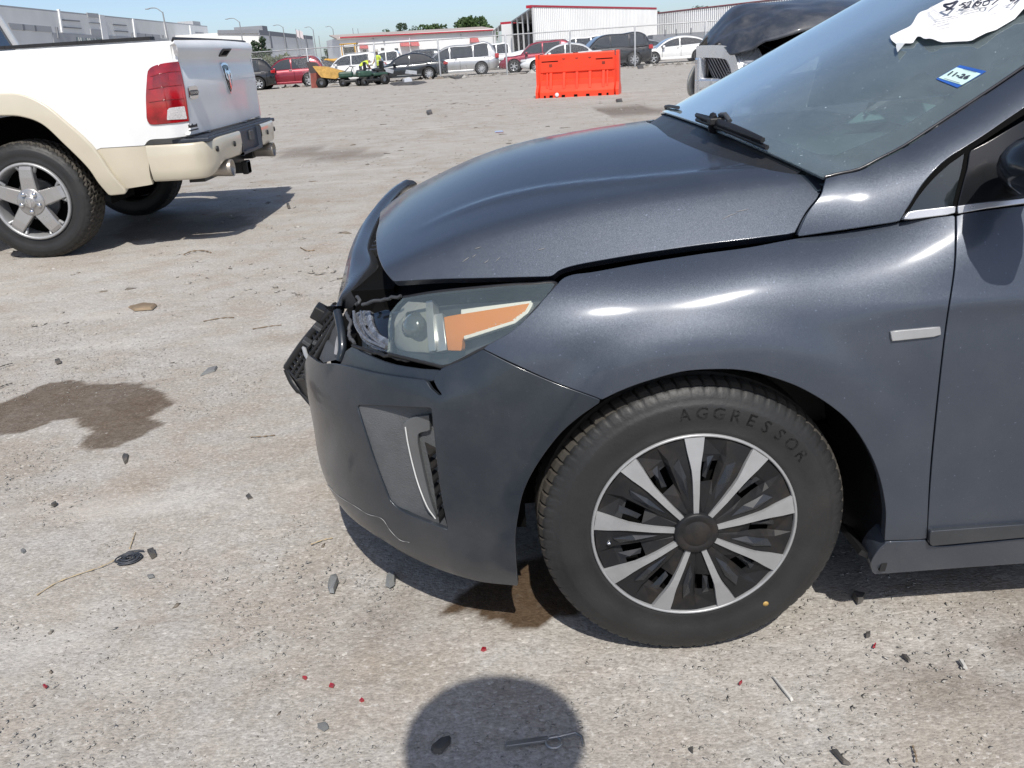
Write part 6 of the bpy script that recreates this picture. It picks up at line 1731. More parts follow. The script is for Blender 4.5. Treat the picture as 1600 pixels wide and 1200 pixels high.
        for x in (xfw, xrw):
            MB().lathe([(R * 1.20, -.02), (R * 1.20, .006), (.001, .006)] if s > 0 else [(R * 1.20, .02), (R * 1.20, -.006), (.001, -.006)], (x, y, R * 1.03), 'y', 24).build('wheel_arch', M['black'] if S.get('clad') else M['void'], T)
            wm = bpy.data.objects.new('wheel', None); COL.objects.link(wm); wm.parent = T; wm.location = (x, y - s * .075, R); wm.rotation_euler = (0, 0, 0 if s < 0 else math.pi)
            key = (round(R, 3), S.get('rim', 7))
            if key not in _lib:
                t1 = MB().lathe([(R * .66, -.10), (R * .80, -.112), (R * .95, -.10), (R, -.06), (R, .08), (R * .9, .10)], axis='y', n=26).build('tyre', M['bgtyre'], wm)
                mbr = MB(); mbr.lathe([(R * .66, -.10), (R * .62, -.10), (R * .60, -.07), (R * .58, .02)], axis='y', n=26); mbr.lathe([(R * .16, -.09), (.001, -.095)], axis='y', n=10)
                ns = S.get('rim', 7)
                for q in range(ns):
                    g = 2 * math.pi * q / ns + .3; cg, sg = math.cos(g), math.sin(g); a, b = R * .10, R * .61; t = R * .085
                    mbr.add([(a * cg - t * sg, -.088, a * sg + t * cg), (a * cg + t * sg, -.088, a * sg - t * cg), (b * cg + t * sg, -.095, b * sg - t * cg), (b * cg - t * sg, -.095, b * sg + t * cg)], [(0, 1, 2, 3)])
                t2 = mbr.build('rim', M['bgrim'], wm); t3 = MB().lathe([(R * .64, -.02), (.001, -.02)], axis='y', n=18).build('wheel_back', M['void'], wm)
                _lib[key] = (t1.data, t2.data, t3.data)
            else:
                for nm, d_ in zip(('tyre', 'rim', 'wheel_back'), _lib[key]): link(nm, d_, wm)
    MB().box((xf - .06, 0, .36), (.16, W * .80, .16), bev=.04).build('lower_grille', M['black'], T)
    MB().box((xf - .05, 0, S['lamp'][0] - .05), (.10, W * .46, .12), bev=.02).build('upper_grille', M['black'], T)
    MB().box((-xf + .10, 0, .34), (.22, W * .86, .16), bev=.05).build('rear_bumper', M['black'] if S.get('clad') else mat, T)
    if S.get('rails'):
        for s in (-1, 1): MB().tube(smooth([(rf - .15, s * wr * .88, H - .03), (rf - .25, s * wr * .88, H + .045), (rr + .25, s * wr * .88, H + .035), (rr + .15, s * wr * .88, H - .03)], 3), .022, 5).build('roof_rail', M['silver'], T)
    return T
SUV = dict(L=4.62, W=1.86, H=1.66, wb=2.70, fo=.92, R=.355, belt=1.06, top=[(-2.4, .75), (-2.28, .98), (-2.1, 1.06), (-1, 1.05), (.65, 1.02), (.95, 1.0), (1.6, .93), (2.1, .82), (2.25, .66), (2.4, .5)], cab=(.98, .18, -1.85, -2.2), pil=(.42, .76), lamp=(.80, .95, .16), rails=1, chr=1, dpil=-1.45)
SUV_BIG = dict(SUV, L=5.05, W=1.92, H=1.76, wb=3.02, fo=.94, R=.375, top=[(-2.6, .8), (-2.5, 1.05), (-2.3, 1.12), (-1, 1.10), (.85, 1.06), (1.15, 1.04), (1.8, .98), (2.3, .88), (2.48, .7), (2.6, .5)], cab=(1.2, .35, -2.1, -2.42), lamp=(.84, .98, .22), rails=0, rim=8, dpil=None, pil=(.36, .66, .90))
VAN = dict(L=5.17, W=2.0, H=1.76, wb=3.09, fo=.99, R=.355, belt=1.05, top=[(-2.7, .7), (-2.55, .98), (-2.3, 1.06), (-1, 1.06), (1.0, 1.02), (1.4, .99), (2.0, .90), (2.35, .78), (2.5, .62), (2.7, .5)], cab=(1.72, .55, -2.2, -2.47), pil=(.32, .66), lamp=(.74, 1.02, .26), chr=1, rim=10, dpil=-2.0)
SEDAN = dict(L=4.66, W=1.80, H=1.46, wb=2.66, fo=.90, R=.325, belt=.94, top=[(-2.45, .6), (-2.28, .92), (-2.1, .99), (-1.5, .98), (-.8, .94), (.7, .90), (1.0, .89), (1.7, .80), (2.15, .68), (2.3, .55), (2.45, .42)], cab=(1.05, .12, -.95, -1.72), pil=(.45,), lamp=(.66, .82, .16), rim=5)
HATCH = dict(L=4.40, W=1.80, H=1.45, wb=2.63, fo=.88, R=.32, belt=.93, top=[(-2.35, .6), (-2.15, .92), (-2.0, 1.0), (-1.4, .98), (-.6, .93), (.75, .89), (1.0, .88), (1.6, .80), (2.0, .68), (2.15, .55), (2.35, .42)], cab=(1.12, .15, -1.05, -1.95), pil=(.44,), lamp=(.66, .84, .18), rim=5)
PKUP = dict(SUV, L=5.6, H=1.82, W=1.95, wb=3.5, fo=.95, R=.38, top=[(-2.9, 1.0), (-2.7, 1.12), (-1, 1.12), (.85, 1.10), (1.3, 1.09), (2.0, 1.05), (2.6, .95), (2.75, .75), (2.9, .5)], cab=(1.25, .65, -.75, -.95), lamp=(.88, .98, .3), rails=0, dpil=None, pil=(.5,))
PI_ = math.pi
bg_car('black_suv', 'black sport utility vehicle half hidden by the white pickup tailgate', 'car', SUV, 399, 51.0, PI_ + .30, carpaint('black_car_paint', (.012, .013, .015)))
bg_car('red_suv', 'red sport utility vehicle with silver roof rails behind the fence', 'car', SUV, 480, 52.6, PI_ + .12, carpaint('dark_red_car_paint', (.22, .006, .022)))
bg_car('white_suv', 'white sport utility vehicle between the red one and the workers', 'car', SUV, 572, 56.5, PI_ - .04, carpaint('white_car_paint', (.76, .77, .77), 0))
SED2 = dict(SEDAN, rim=10)
DS = bg_car('black_sedan', 'wrecked black sedan with torn side and red tail lamp beside the workers', 'car', SED2, 669, 50.8, PI_ + .10, carpaint('dark_sedan_paint', (.016, .022, .028)))
bg_car('dark_suv', 'dark blue sport utility vehicle behind the wrecked black sedan', 'car', dict(SUV, rails=1), 676, 63, PI_, carpaint('navy_car_paint', (.02, .03, .045)))
bg_car('silver_minivan', 'silver minivan parked side on behind the fence', 'minivan', VAN, 752, 54.5, PI_ + .02, carpaint('silver_car_paint', (.44, .45, .46), .55))
bg_car('white_pickup', 'small distant white pickup just right of the silver minivan', 'pickup truck', PKUP, 815, 66, PI_, bpy.data.materials['white_car_paint'])
bg_car('crossover', 'red crossover with its front torn off between minivan and white sedan', 'car', dict(SUV, rim=6), 803, 53.5, PI_ - .10, carpaint('crossover_red_paint', (.24, .008, .03)), anchor='front')
bg_car('white_sedan', 'white sedan with black rims partly hidden by the orange barrier', 'car', dict(SEDAN, rim=9), 838, 49.5, PI_ - .06, carpaint('pale_silver_paint', (.66, .68, .69), .1), anchor='front')
bg_car('black_crossover', 'black sport utility vehicle with light rims right of the orange barrier', 'car', SUV_BIG, 991, 50.5, PI_ + .10, bpy.data.materials['black_car_paint'])
bg_car('silver_hatch', 'silver hatchback mostly hidden behind black and white cars', 'car', HATCH, 1026, 60, PI_ + .15, bpy.data.materials['silver_car_paint'])
bg_car('white_hatch', 'white hatchback parked side on left of the dark pickup nose', 'car', HATCH, 1021.5, 52.8, PI_ - .03, bpy.data.materials['white_car_paint'], anchor='front')
bg_car('white_pickup', 'distant white pickup behind the standing worker', 'pickup truck', PKUP, 640, 70, PI_, bpy.data.materials['white_car_paint'])
bg_car('grey_sedan', 'distant grey sedan behind the red sport utility vehicle', 'car', SEDAN, 545, 78, PI_ + .3, bpy.data.materials['silver_car_paint'])
bg_car('blue_sedan', 'distant dark sedan between the red and the white sport utility vehicle', 'car', SEDAN, 517, 70, PI_ + .2, bpy.data.materials['navy_car_paint'])
bg_car('white_van', 'white vehicle roof showing above the orange barrier', 'van', dict(SUV_BIG, H=1.85), 930, 64, PI_, bpy.data.materials['white_car_paint'])
# torn panels of the wrecked sedan
for i, (x, z, w_, h_, r_) in enumerate(((.6, .42, .8, .16, .2), (-.2, .45, .7, .20, -.15), (-.9, .62, .5, .12, .3), (1.0, .60, .5, .2, -.3))):
    MB().box((x, .91, z), (w_, .04, h_), ry=r_, rz=.12 * (-1) ** i).build('torn_panel', M['dullchrome'] if i % 2 else M['black'], DS)
# long dark trailer behind the white hatchback
a = onplane(1030, 55, 1, 70.0); b = onplane(1120, 50, 1, 70.0)
T = thing('flatbed_trailer', 'low dark trailer or rail along the foot of the white metal building', 'trailer', (a[0], 70, 0))
MB().box(((b[0] - a[0]) / 2, 1.2, 1.35), (b[0] - a[0] + 1, 2.4, .75)).build('deck', M['concrete_dark'], T)
for f in (.1, .3, .55, .8): MB().tube([((b[0] - a[0]) * f, -.05, 1.7), ((b[0] - a[0]) * f, -.05, 2.05)], .06, 6).build('stake', M['silver'], T)
for f in (.3, .5, .7): MB().lathe([(.5, -.1), (.5, .2), (.001, .2)], ((b[0] - a[0]) * f, .1, .5), 'y', 14).build('wheel', M['bgtyre'], T)
# ---- yard machines
M['yellow'] = simple('machine_yellow', (.55, .30, .03), .5, dirt=.2); M['green_m'] = simple('mower_green', (.03, .07, .05), .4, dirt=.2); M['rust_red'] = simple('faded_red_plastic', (.22, .06, .045), .6, dirt=.2); M['mustard'] = simple('mustard_body', (.50, .30, .08), .5, dirt=.2)
c = onplane(534, 80, 1, 75.0)
T = thing('wheel_loader', 'yellow loader tractor far behind the white sport utility vehicle', 'loader', (c[0], 75, 0), PI_)
MB().box((.6, 0, 1.25), (1.9, .9, .55), bev=.1).build('bonnet', M['yellow'], T)
mb = MB()
for x in (-.1, -1.2):
    for y in (-.5, .5): mb.box((x, y, 1.95), (.09, .09, 1.2))
mb.box((-.65, 0, 2.58), (1.4, 1.2, .08), bev=.02); mb.box((-.65, 0, 1.25), (1.2, 1.0, .5)); mb.build('cab', M['yellow'], T)
MB().box((-.65, 0, 1.9), (.9, .85, .9)).build('cab_glass', M['bgglass'], T)
mb = MB(); mb.tube([(.2, .6, 1.3), (1.3, .6, 1.5), (2.0, .6, .6)], .09, 6); mb.tube([(.2, -.6, 1.3), (1.3, -.6, 1.5), (2.0, -.6, .6)], .09, 6); mb.box((2.15, 0, .55), (.4, 1.7, .6)); mb.build('loader_arm', M['yellow'], T)
for x, y, r_ in ((1.1, .6, .45), (1.1, -.6, .45), (-.9, .7, .75), (-.9, -.7, .75)): MB().lathe([(r_ * .5, -.18), (r_, -.15), (r_, .15), (r_ * .5, .18)], (x, y, r_), 'y', 18).build('tyre', M['bgtyre'], T)
c = ground(496, 137)
T = thing('waste_bin', 'faded red upright bin leaning at the fence post', 'bin', tuple(c), .1)
MB().prism([(-.30, 0), (.30, 0), (.36, .75), (-.26, .75)], -.25, .25, 'y').build('bin_body', M['rust_red'], T)
MB().prism([(-.28, .76), (.38, .76), (.12, 1.28), (-.38, 1.34)], -.24, .24, 'y').build('bin_lid', simple('dark_torn_bin_lid', (.06, .045, .045), .5), T)
c = ground(520, 136)
T = thing('utility_cart', 'mustard yellow tipped utility cart with black tyres by the bin', 'cart', tuple(c), PI_); T.scale = (.85, .85, .85)
MB().prism([(.85, 1.05), (1.0, 1.30), (.2, 1.22), (-.75, .92), (-.95, .70), (-.3, .48), (.55, .62)], -.45, .45, 'y').build('cart_tray', M['mustard'], T)
mb = MB(); mb.tube([(.6, 0, .55), (-.7, 0, .38)], .06, 6); mb.tube([(-.6, -.4, .3), (-.6, .4, .3)], .05, 6); mb.tube([(-.5, .3, .5), (-1.2, .3, 1.1)], .03, 6); mb.build('cart_frame', M['black'], T)
for x, y, r_ in ((.62, -.45, .30), (.62, .45, .30), (-.62, -.45, .27), (-.95, .35, .27)):
    MB().lathe([(r_ * .5, -.1), (r_, -.08), (r_, .08), (r_ * .5, .1)], (x, y, r_), 'y', 16).build('tyre', M['bgtyre'], T); MB().lathe([(r_ * .42, -.11), (.001, -.11)], (x, y, r_), 'y', 12).build('rim', M['whitetrim'], T)
def mower(px, py, rz, label):
    c = ground(px, py); T = thing('riding_mower', label, 'mower', tuple(c), rz, 'riding mowers by the workers')
    MB().box((.45, 0, .58), (.75, .5, .30), bev=.08).build('bonnet', M['green_m'], T)
    MB().box((-.35, 0, .52), (.8, .75, .16), bev=.05).build('fender_deck', M['green_m'], T)
    mb = MB(); mb.box((-.35, 0, .72), (.42, .45, .12), bev=.04); mb.box((-.58, 0, .95), (.12, .45, .42), bev=.04); mb.build('seat', M['black'], T)
    MB().box((.05, 0, .25), (.95, 1.0, .14), bev=.04).build('cutting_deck', M['black'], T)
    mb = MB(); mb.tube([(.2, 0, .6), (.05, 0, .95)], .025, 6); mb.lathe([(.15, 0), (.17, .015), (.15, .03)], (.04, 0, .95), 'z', 14); mb.build('steering_wheel', M['black'], T)
    for x, y, r_ in ((.6, -.42, .19), (.6, .42, .19), (-.5, -.48, .26), (-.5, .48, .26)):
        MB().lathe([(r_ * .5, -.09), (r_, -.07), (r_, .07), (r_ * .5, .09)], (x, y, r_), 'y', 16).build('tyre', M['bgtyre'], T); MB().lathe([(r_ * .45, -.10), (.001, -.10)], (x, y, r_), 'y', 12).build('rim', M['whitetrim'], T)
mower(556, 134, PI_, 'dark green riding mower directly left of the bending worker')
mower(583, 133, PI_ + .5, 'dark green riding mower under the two workers at the fence post')

# ================================================================== PEOPLE
def person(name, label, loc, rz, joints, radii, bones, mats, scale=1.0):
    T = thing(name, label, 'person', loc, rz)
    me = bpy.data.meshes.new('body'); names = list(joints)
    me.from_pydata([joints[k] for k in names], [(names.index(a), names.index(b)) for a, b in bones], [])
    o = link('body', me, T)
    sk = o.modifiers.new('skin', 'SKIN'); sk.use_smooth_shade = True
    for i, k in enumerate(names):
        r = radii[k]; me.skin_vertices[0].data[i].radius = r if hasattr(r, '__len__') else (r, r)
    me.skin_vertices[0].data[names.index('pelvis')].use_root = True
    s2 = o.modifiers.new('round', 'SUBSURF'); s2.levels = 1; s2.render_levels = 1
    me.materials.append(mats[0])
    # turn into a plain mesh so that clothing colours can follow the height of the body
    dg = bpy.context.evaluated_depsgraph_get(); ev = bpy.data.meshes.new_from_object(o.evaluated_get(dg)); o.modifiers.clear(); o.data = ev
    ev.materials.clear()
    for m_ in mats: ev.materials.append(m_)
    return T, o
M['skin_tone'] = simple('skin', (.30, .17, .11), .55); M['hivis'] = simple('hi_vis_yellow', (.58, .72, .03), .6, var=.08); M['trousers'] = simple('dark_trousers', (.018, .024, .035), .85); M['shirt'] = simple('dark_shirt', (.04, .05, .06), .85); M['hat'] = simple('pale_hat', (.42, .40, .35), .8); M['boots'] = simple('dark_boots', (.02, .017, .015), .7)
BONES = [('pelvis', 'waist'), ('waist', 'chest'), ('chest', 'neck'), ('neck', 'head'), ('head', 'crown')]
for s in 'lr': BONES += [('pelvis', 'hip' + s), ('hip' + s, 'knee' + s), ('knee' + s, 'ankle' + s), ('ankle' + s, 'toe' + s), ('chest', 'sh' + s), ('sh' + s, 'elbow' + s), ('elbow' + s, 'wrist' + s), ('wrist' + s, 'hand' + s)]
RAD = dict(pelvis=(.15, .11), waist=(.14, .10), chest=(.17, .115), neck=.055, head=(.078, .095), crown=(.06, .07))
for s in 'lr': RAD.update({'hip' + s: .095, 'knee' + s: .062, 'ankle' + s: .045, 'toe' + s: .04, 'sh' + s: .065, 'elbow' + s: .045, 'wrist' + s: .032, 'hand' + s: .035})
STAND = dict(pelvis=(0, 0, .95), waist=(0, .0, 1.10), chest=(0, 0, 1.33), neck=(0, .01, 1.50), head=(0, .03, 1.60), crown=(0, .02, 1.72), hipl=(.10, 0, .90), hipr=(-.10, 0, .90), kneel=(.12, .03, .50), kneer=(-.12, .02, .50), anklel=(.13, 0, .09), ankler=(-.13, 0, .09), toel=(.15, .16, .04), toer=(-.15, .16, .04),
             shl=(.20, 0, 1.42), shr=(-.20, 0, 1.42), elbowl=(.27, .02, 1.15), elbowr=(-.27, .02, 1.15), wristl=(.24, .20, 1.02), wristr=(-.24, .20, 1.0), handl=(.20, .28, 1.0), handr=(-.20, .28, .98))
def dress(o, rule):
    for p in o.data.polygons: p.material_index = rule(p.center)
def headgear(T, c, brim, hgt, mat, name='hat'):
    MB().lathe([(.001, hgt), (.07, hgt - .01), (.102, hgt * .55), (.108, .02), (brim, 0), (brim, -.012), (.108, -.005)], c, 'z', 22).build(name, mat, T)
MM = [M['trousers'], M['hivis'], M['skin_tone'], M['boots']]
def std_rule(c):
    if c[2] < .12: return 3
    if c[2] < .93: return 0
    if c[2] > 1.49: return 2
    if abs(c[0]) > .20 and c[2] < 1.28: return 2
    return 1
g = ground(591, 128)
T, o = person('person', 'standing person in yellow high visibility vest and pale wide hat', (g[0], g[1] + .9, 0), PI_ * .8, STAND, RAD, BONES, MM)
dress(o, std_rule); headgear(T, (0, .02, 1.68), .21, .13, M['hat'])
MB().lathe([(.168, -.012), (.172, 0), (.168, .012)], (0, 0, 1.15), 'z', 18).build('reflective_band', M['whitetrim'], T)
BEND = dict(STAND, waist=(0, .12, 1.06), chest=(0, .32, 1.14), neck=(0, .46, 1.18), head=(0, .55, 1.16), crown=(0, .65, 1.14), shl=(.20, .38, 1.14), shr=(-.20, .38, 1.14), elbowl=(.24, .45, .88), elbowr=(-.24, .47, .88), wristl=(.20, .60, .72), wristr=(-.2, .62, .72), handl=(.17, .66, .66), handr=(-.17, .68, .66), pelvis=(0, -.06, .95), hipl=(.10, -.05, .90), hipr=(-.10, -.05, .90))
g = ground(563, 129)
T, o = person('person', 'person in yellow high visibility vest bending over a mower', (g[0], g[1] + 1.0, 0), -PI_ * .4, BEND, RAD, BONES, MM)
def bend_rule(c):
    if c[2] < .12: return 3
    if c[2] < .93 and c[1] < .3: return 0
    if c[1] > .46: return 2
    if abs(c[0]) > .16 and c[2] < 1.0 and c[1] > .3: return 2
    return 1
dress(o, bend_rule)
_hm = MB(); _hm.lathe([(.001, .105), (.06, .10), (.10, .05), (.105, 0)], (0, 0, 0), 'z', 16); MB().add([tuple(Matrix.Rotation(-1.4, 3, 'X') @ Vector(v) + Vector((0, .60, 1.16))) for v in _hm.v], _hm.f, True).build('cap', M['whitetrim'], T)

# the photographer, whose shadow falls at the bottom of the picture
PH = dict(pelvis=(0, -.34, .98), waist=(0, -.32, 1.13), chest=(0.050, -.27, 1.38), neck=(0.045, -.20, 1.56), head=(0.055, -.16, 1.66), crown=(0.045, -.125, 1.775), hipl=(.11, -.34, .93), hipr=(-.11, -.34, .93), kneel=(.14, -.26, .51), kneer=(-.14, -.30, .51), anklel=(.16, -.33, .09), ankler=(-.16, -.36, .09), toel=(.18, -.16, .04), toer=(-.18, -.19, .04),
          shl=(.18, -.27, 1.47), shr=(-.22, -.27, 1.47), elbowl=(.27, -.22, 1.20), elbowr=(-.29, -.22, 1.20), wristl=(.13, -.08, 1.20), wristr=(-.13, -.08, 1.20), handl=(.085, -.045, 1.205), handr=(-.085, -.045, 1.205))
T, o = person('person', 'person holding up a phone whose capped shadow falls on the ground', (0, 0, 0), 0, PH, dict(RAD, head=(.085, .10), crown=(.075, .08)), BONES, [M['trousers'], M['shirt'], M['skin_tone'], M['boots']])
dress(o, lambda c: 3 if c[2] < .12 else 0 if c[2] < .95 else 2 if (c[2] > 1.56 or c[1] > -.12) else 1)
for s in (-1, 1):
    for k in range(4):
        MB().tube([(s * .088, -.05, 1.185 + k * .016), (s * .080, -.028, 1.186 + k * .016), (s * .060, -.022, 1.187 + k * .015)], [.009, .0085, .007], 6).build('finger', M['skin_tone'], T)
    MB().tube([(s * .088, -.05, 1.18), (s * .065, -.052, 1.19), (s * .048, -.050, 1.205)], [.011, .010, .008], 6).build('thumb', M['skin_tone'], T)
headgear(T, (.040, -.132, 1.74), .172, .115, M['shirt'], 'hat')
o = MB().box((0, -.036, 1.209), (.150, .009, .074), bev=.004).build('phone', M['black_gloss']); tag(o, 'black phone held sideways in both hands of the photographer', 'phone')
# ================================================================== PAPERS AND STICKER ON THE WINDSCREEN
M['paper'] = simple('white_paper', (.80, .80, .80), .75, var=.02); M['ink'] = simple('dark_ink', (.03, .035, .06), .7); M['grey_ink'] = simple('grey_print', (.45, .45, .46), .8)
def sheet_on(name, pxs, lift, mat, label=None, cat=None, parent=None, waves=0.0, n=5, step=.012, off=0.0):
    """thin sheet lying on the windscreen, outline from its corners"""
    def FL(s, t):
        P = screen(s, t) + SCR.N(s, t) * lift
        if waves: P = P + SCR.N(s, t) * (waves * np.maximum(0, np.sin(s * 9 + t * 17)) ** 2)[..., None]
        return P
    o = panel(name, SCR, [('ln' if len(q) == 2 else 'px', q) for q in pxs], mat, parent, step=step, thick=.0006, n=n, edge=.0003, F2=FL)
    if parent is None: o.location = HO
    if label: tag(o, label, cat)
    return o
PAPER = sheet_on('paper_notice', [[(1392, 60), (1408, 52), (1424, 44), (1440, 30), (1452, 18), (1470, 8), (1490, -2)], [(1490, -2), (1640, -14)], [(1640, -14), (1640, 6)], [(1640, 6), (1600, 25)], [(1600, 25), (1527, 67.5)], [(1527, 67.5), (1490, 69), (1455, 71), (1446, 69), (1440, 64), (1434, 62), (1430, 66), (1426, 71), (1414, 71.5), (1402, 73)], [(1402, 73), (1394, 66), (1392, 60)]],
                 .006, M['paper'], 'white paper notice with handwritten number taped on the windscreen', 'paper', waves=.010)
def glyphs(polys, r, mat, name, parent, lift=.0185):
    mb = MB()
    for q in polys:
        st = SCR.inv(smooth(q, 5) if len(q) > 2 else np.array(q, float)); P = SCR.F(st[:, 0], st[:, 1]) + SCR.N(st[:, 0], st[:, 1]) * lift
        mb.tube(P, r, 5)
    return mb.build(name, mat, parent)
# hand-written stock number 4-52(6)1-49
glyphs([[(1499, 15), (1488, 19), (1478, 21), (1484, 25), (1490, 27)], [(1499, 15), (1490, 24), (1481, 29)]], .0024, M['ink'], 'handwritten_number', PAPER)
glyphs([[(1501, 21.5), (1506, 20.5)], [(1512, 17), (1506, 19), (1511, 22), (1505, 25)], [(1513, 18), (1520, 15.5), (1517, 21), (1509, 26), (1518, 24.5)], [(1531, 14), (1525, 19), (1522, 24)], [(1536, 13), (1526, 20), (1530, 23), (1536, 17), (1529, 19)], [(1540, 16), (1548, 14), (1546, 20), (1538, 22), (1540, 16)], [(1568, 9), (1558, 16), (1552, 21)], [(1576, 13), (1586, 10)], [(1590, 8), (1580, 15), (1588, 14)], [(1600, 7), (1592, 14), (1586, 19)]], .0013, M['ink'], 'handwritten_number', PAPER)
glyphs([[(1517, 4), (1524, 1.5)], [(1519, 7), (1523, 5.5)], [(1523, 9), (1527, 3), (1528, 9)], [(1525, 6.5), (1529, 5.5)]], .0012, M['ink'], 'handwritten_initials', PAPER)
mb = MB()
glyphs([[(1545, 5), (1563, 1.5)], [(1546, 6), (1562, 2.5)]], .0025, M['grey_ink'], 'printed_line', PAPER)
for (x, y, w_) in ((1505, 33, 44), (1508, 36, 30), (1462, 45, 34), (1464, 48, 40), (1460, 52, 30), (1466, 55, 26), (1470, 59, 22), (1484, 41, 20), (1550, 36, 14)):
    q = [(x + i * 4, y - i * 4 * .22) for i in range(int(w_ / 4))]
    glyphs([q], .0006, M['grey_ink'], 'printed_line', PAPER)
def scr_text(s, p0, p1, up, size_px, mat, name, parent, lift, bold=.0):
    V, F = text_geo(s, 1.0, 0, bold); xs = [v[0] for v in V]; lo, hi = min(xs), max(xs)
    P = []
    for x, y, z in V:
        f = (x - lo) / (hi - lo); P.append((p0[0] + (p1[0] - p0[0]) * f + up[0] * y, p0[1] + (p1[1] - p0[1]) * f + up[1] * y))
    st = SCR.inv(np.array(P)); Q = SCR.F(st[:, 0], st[:, 1]) + SCR.N(st[:, 0], st[:, 1]) * lift
    return MB().add(Q, F).build(name, mat, parent)
scr_text('Progressive', (1457, 24), (1472, 37), (9, -6), 8, M['grey_ink'], 'printed_heading', PAPER, .0185)
TAPE = sheet_on('tape_flap', [[(1403, 73.5), (1415, 74.5)], [(1415, 74.5), (1404, 88)], [(1404, 88), (1402, 80), (1403, 73.5)]], .010, simple('clear_tape', (.60, .63, .64), .35), parent=PAPER, n=3)
TAPE.location = (0, 0, 0)
M['stk_blue'] = simple('sticker_blue', (.02, .09, .36), .5); M['stk_pale'] = simple('sticker_pale_green', (.48, .66, .62), .6, var=.05)
STK = sheet_on('inspection_sticker', [[(1463, 124.5), (1500, 103)], [(1500, 103), (1541, 112.5)], [(1541, 112.5), (1496, 138)], [(1496, 138), (1463, 124.5)]], .002, M['stk_blue'], 'blue edged inspection sticker reading 11 26 low on the windscreen', 'sticker', n=4, step=.02)
q = sheet_on('sticker_field', [[(1467, 123.5), (1495, 107.5)], [(1495, 107.5), (1532, 117)], [(1532, 117), (1503, 134.5)], [(1503, 134.5), (1467, 123.5)]], .0032, M['stk_pale'], parent=STK, n=4, step=.02)
scr_text('11-26', (1484, 117.5), (1514, 124.5), (11, -8), 10, M['ink'], 'sticker_number', STK, .0048, .03)
scr_text('PASSENGER', (1506, 111), (1526, 116), (3.2, -2.2), 3, M['ink'], 'sticker_print', STK, .0048)
glyphs([[(1476, 125), (1500, 132.5)]], .0005, M['grey_ink'], 'sticker_line', STK, .0042)
# folded papers lying on the dashboard
M['teal_paper'] = simple('pale_green_paper', (.38, .50, .47), .7, var=.05)
def dash(x, y, z): return onplane(x, y, 2, z)
P_ = [dash(1300, 199, .985), dash(1330, 186, 1.0), dash(1420, 170, 1.01), dash(1470, 178, .99), dash(1400, 211, .975)]
c = np.mean(P_, 0)
T = thing('folded_papers', 'pale green folded papers lying on the dashboard under the glass', 'papers', tuple(c))
MB().add([p - c for p in P_] + [p - c - [0, 0, .002] for p in P_], [(0, 1, 2, 3, 4), (9, 8, 7, 6, 5)] + [(i, (i + 1) % 5, 5 + (i + 1) % 5, 5 + i) for i in range(5)]).build('lower_sheet', M['teal_paper'], T)
P2 = [dash(1325, 192, 1.012), dash(1345, 176, 1.03), dash(1430, 158, 1.04), dash(1480, 168, 1.02), dash(1440, 177, 1.012), dash(1380, 185, 1.018)]
MB().add([p - c for p in P2] + [p - c - [0, 0, .002] for p in P2], [(0, 1, 2, 3, 4, 5), (11, 10, 9, 8, 7, 6)] + [(i, (i + 1) % 6, 6 + (i + 1) % 6, 6 + i) for i in range(6)]).build('upper_sheet', M['teal_paper'], T)

# ================================================================== SMALL THINGS LYING ON THE GROUND
M['chip_black'] = simple('black_plastic_scrap', (.045, .046, .048), .6, dirt=.7); M['stone_grey'] = simple('grey_stone', (.17, .175, .175), .8, bump=.5, bscale=60); M['red_shard'] = simple('red_lens_shard', (.28, .02, .03), .12, coat=1); M['twig'] = simple('dry_twig', (.20, .15, .10), .9, var=.4); M['straw'] = simple('dry_straw', (.42, .34, .22), .8); M['rubber_bit'] = simple('dark_wire_coil', (.035, .04, .05), .5, dirt=.2); M['metal_bit'] = simple('dull_metal_strip', (.42, .42, .41), .35, .8, dirt=.3); M['pale_bit'] = simple('pale_paper_strip', (.45, .44, .41), .8)
def gp(x, y): return ground(x, y, .003)
def shard(name, pts, hgt, mat, label, cat, group=None):
    P = np.array([gp(*p) for p in pts]); c = P.mean(0); k = len(P); r = np.random.default_rng(len(label) + int(pts[0][0]))
    if mat == M['red_shard']: P = c + (P - c) * .75
    top = (P - c) * .86 + [0, 0, hgt]; top[:, 2] *= (.6 + .6 * r.random(k))
    o = MB().add([p for p in P - c] + list(top), [tuple(range(k, 2 * k))] + [(i, (i + 1) % k, k + (i + 1) % k, k + i) for i in range(k)]).build(name, mat)
    o.location = tuple(c); return tag(o, label, cat, group)
G1 = 'plastic and stone scraps on the ground'
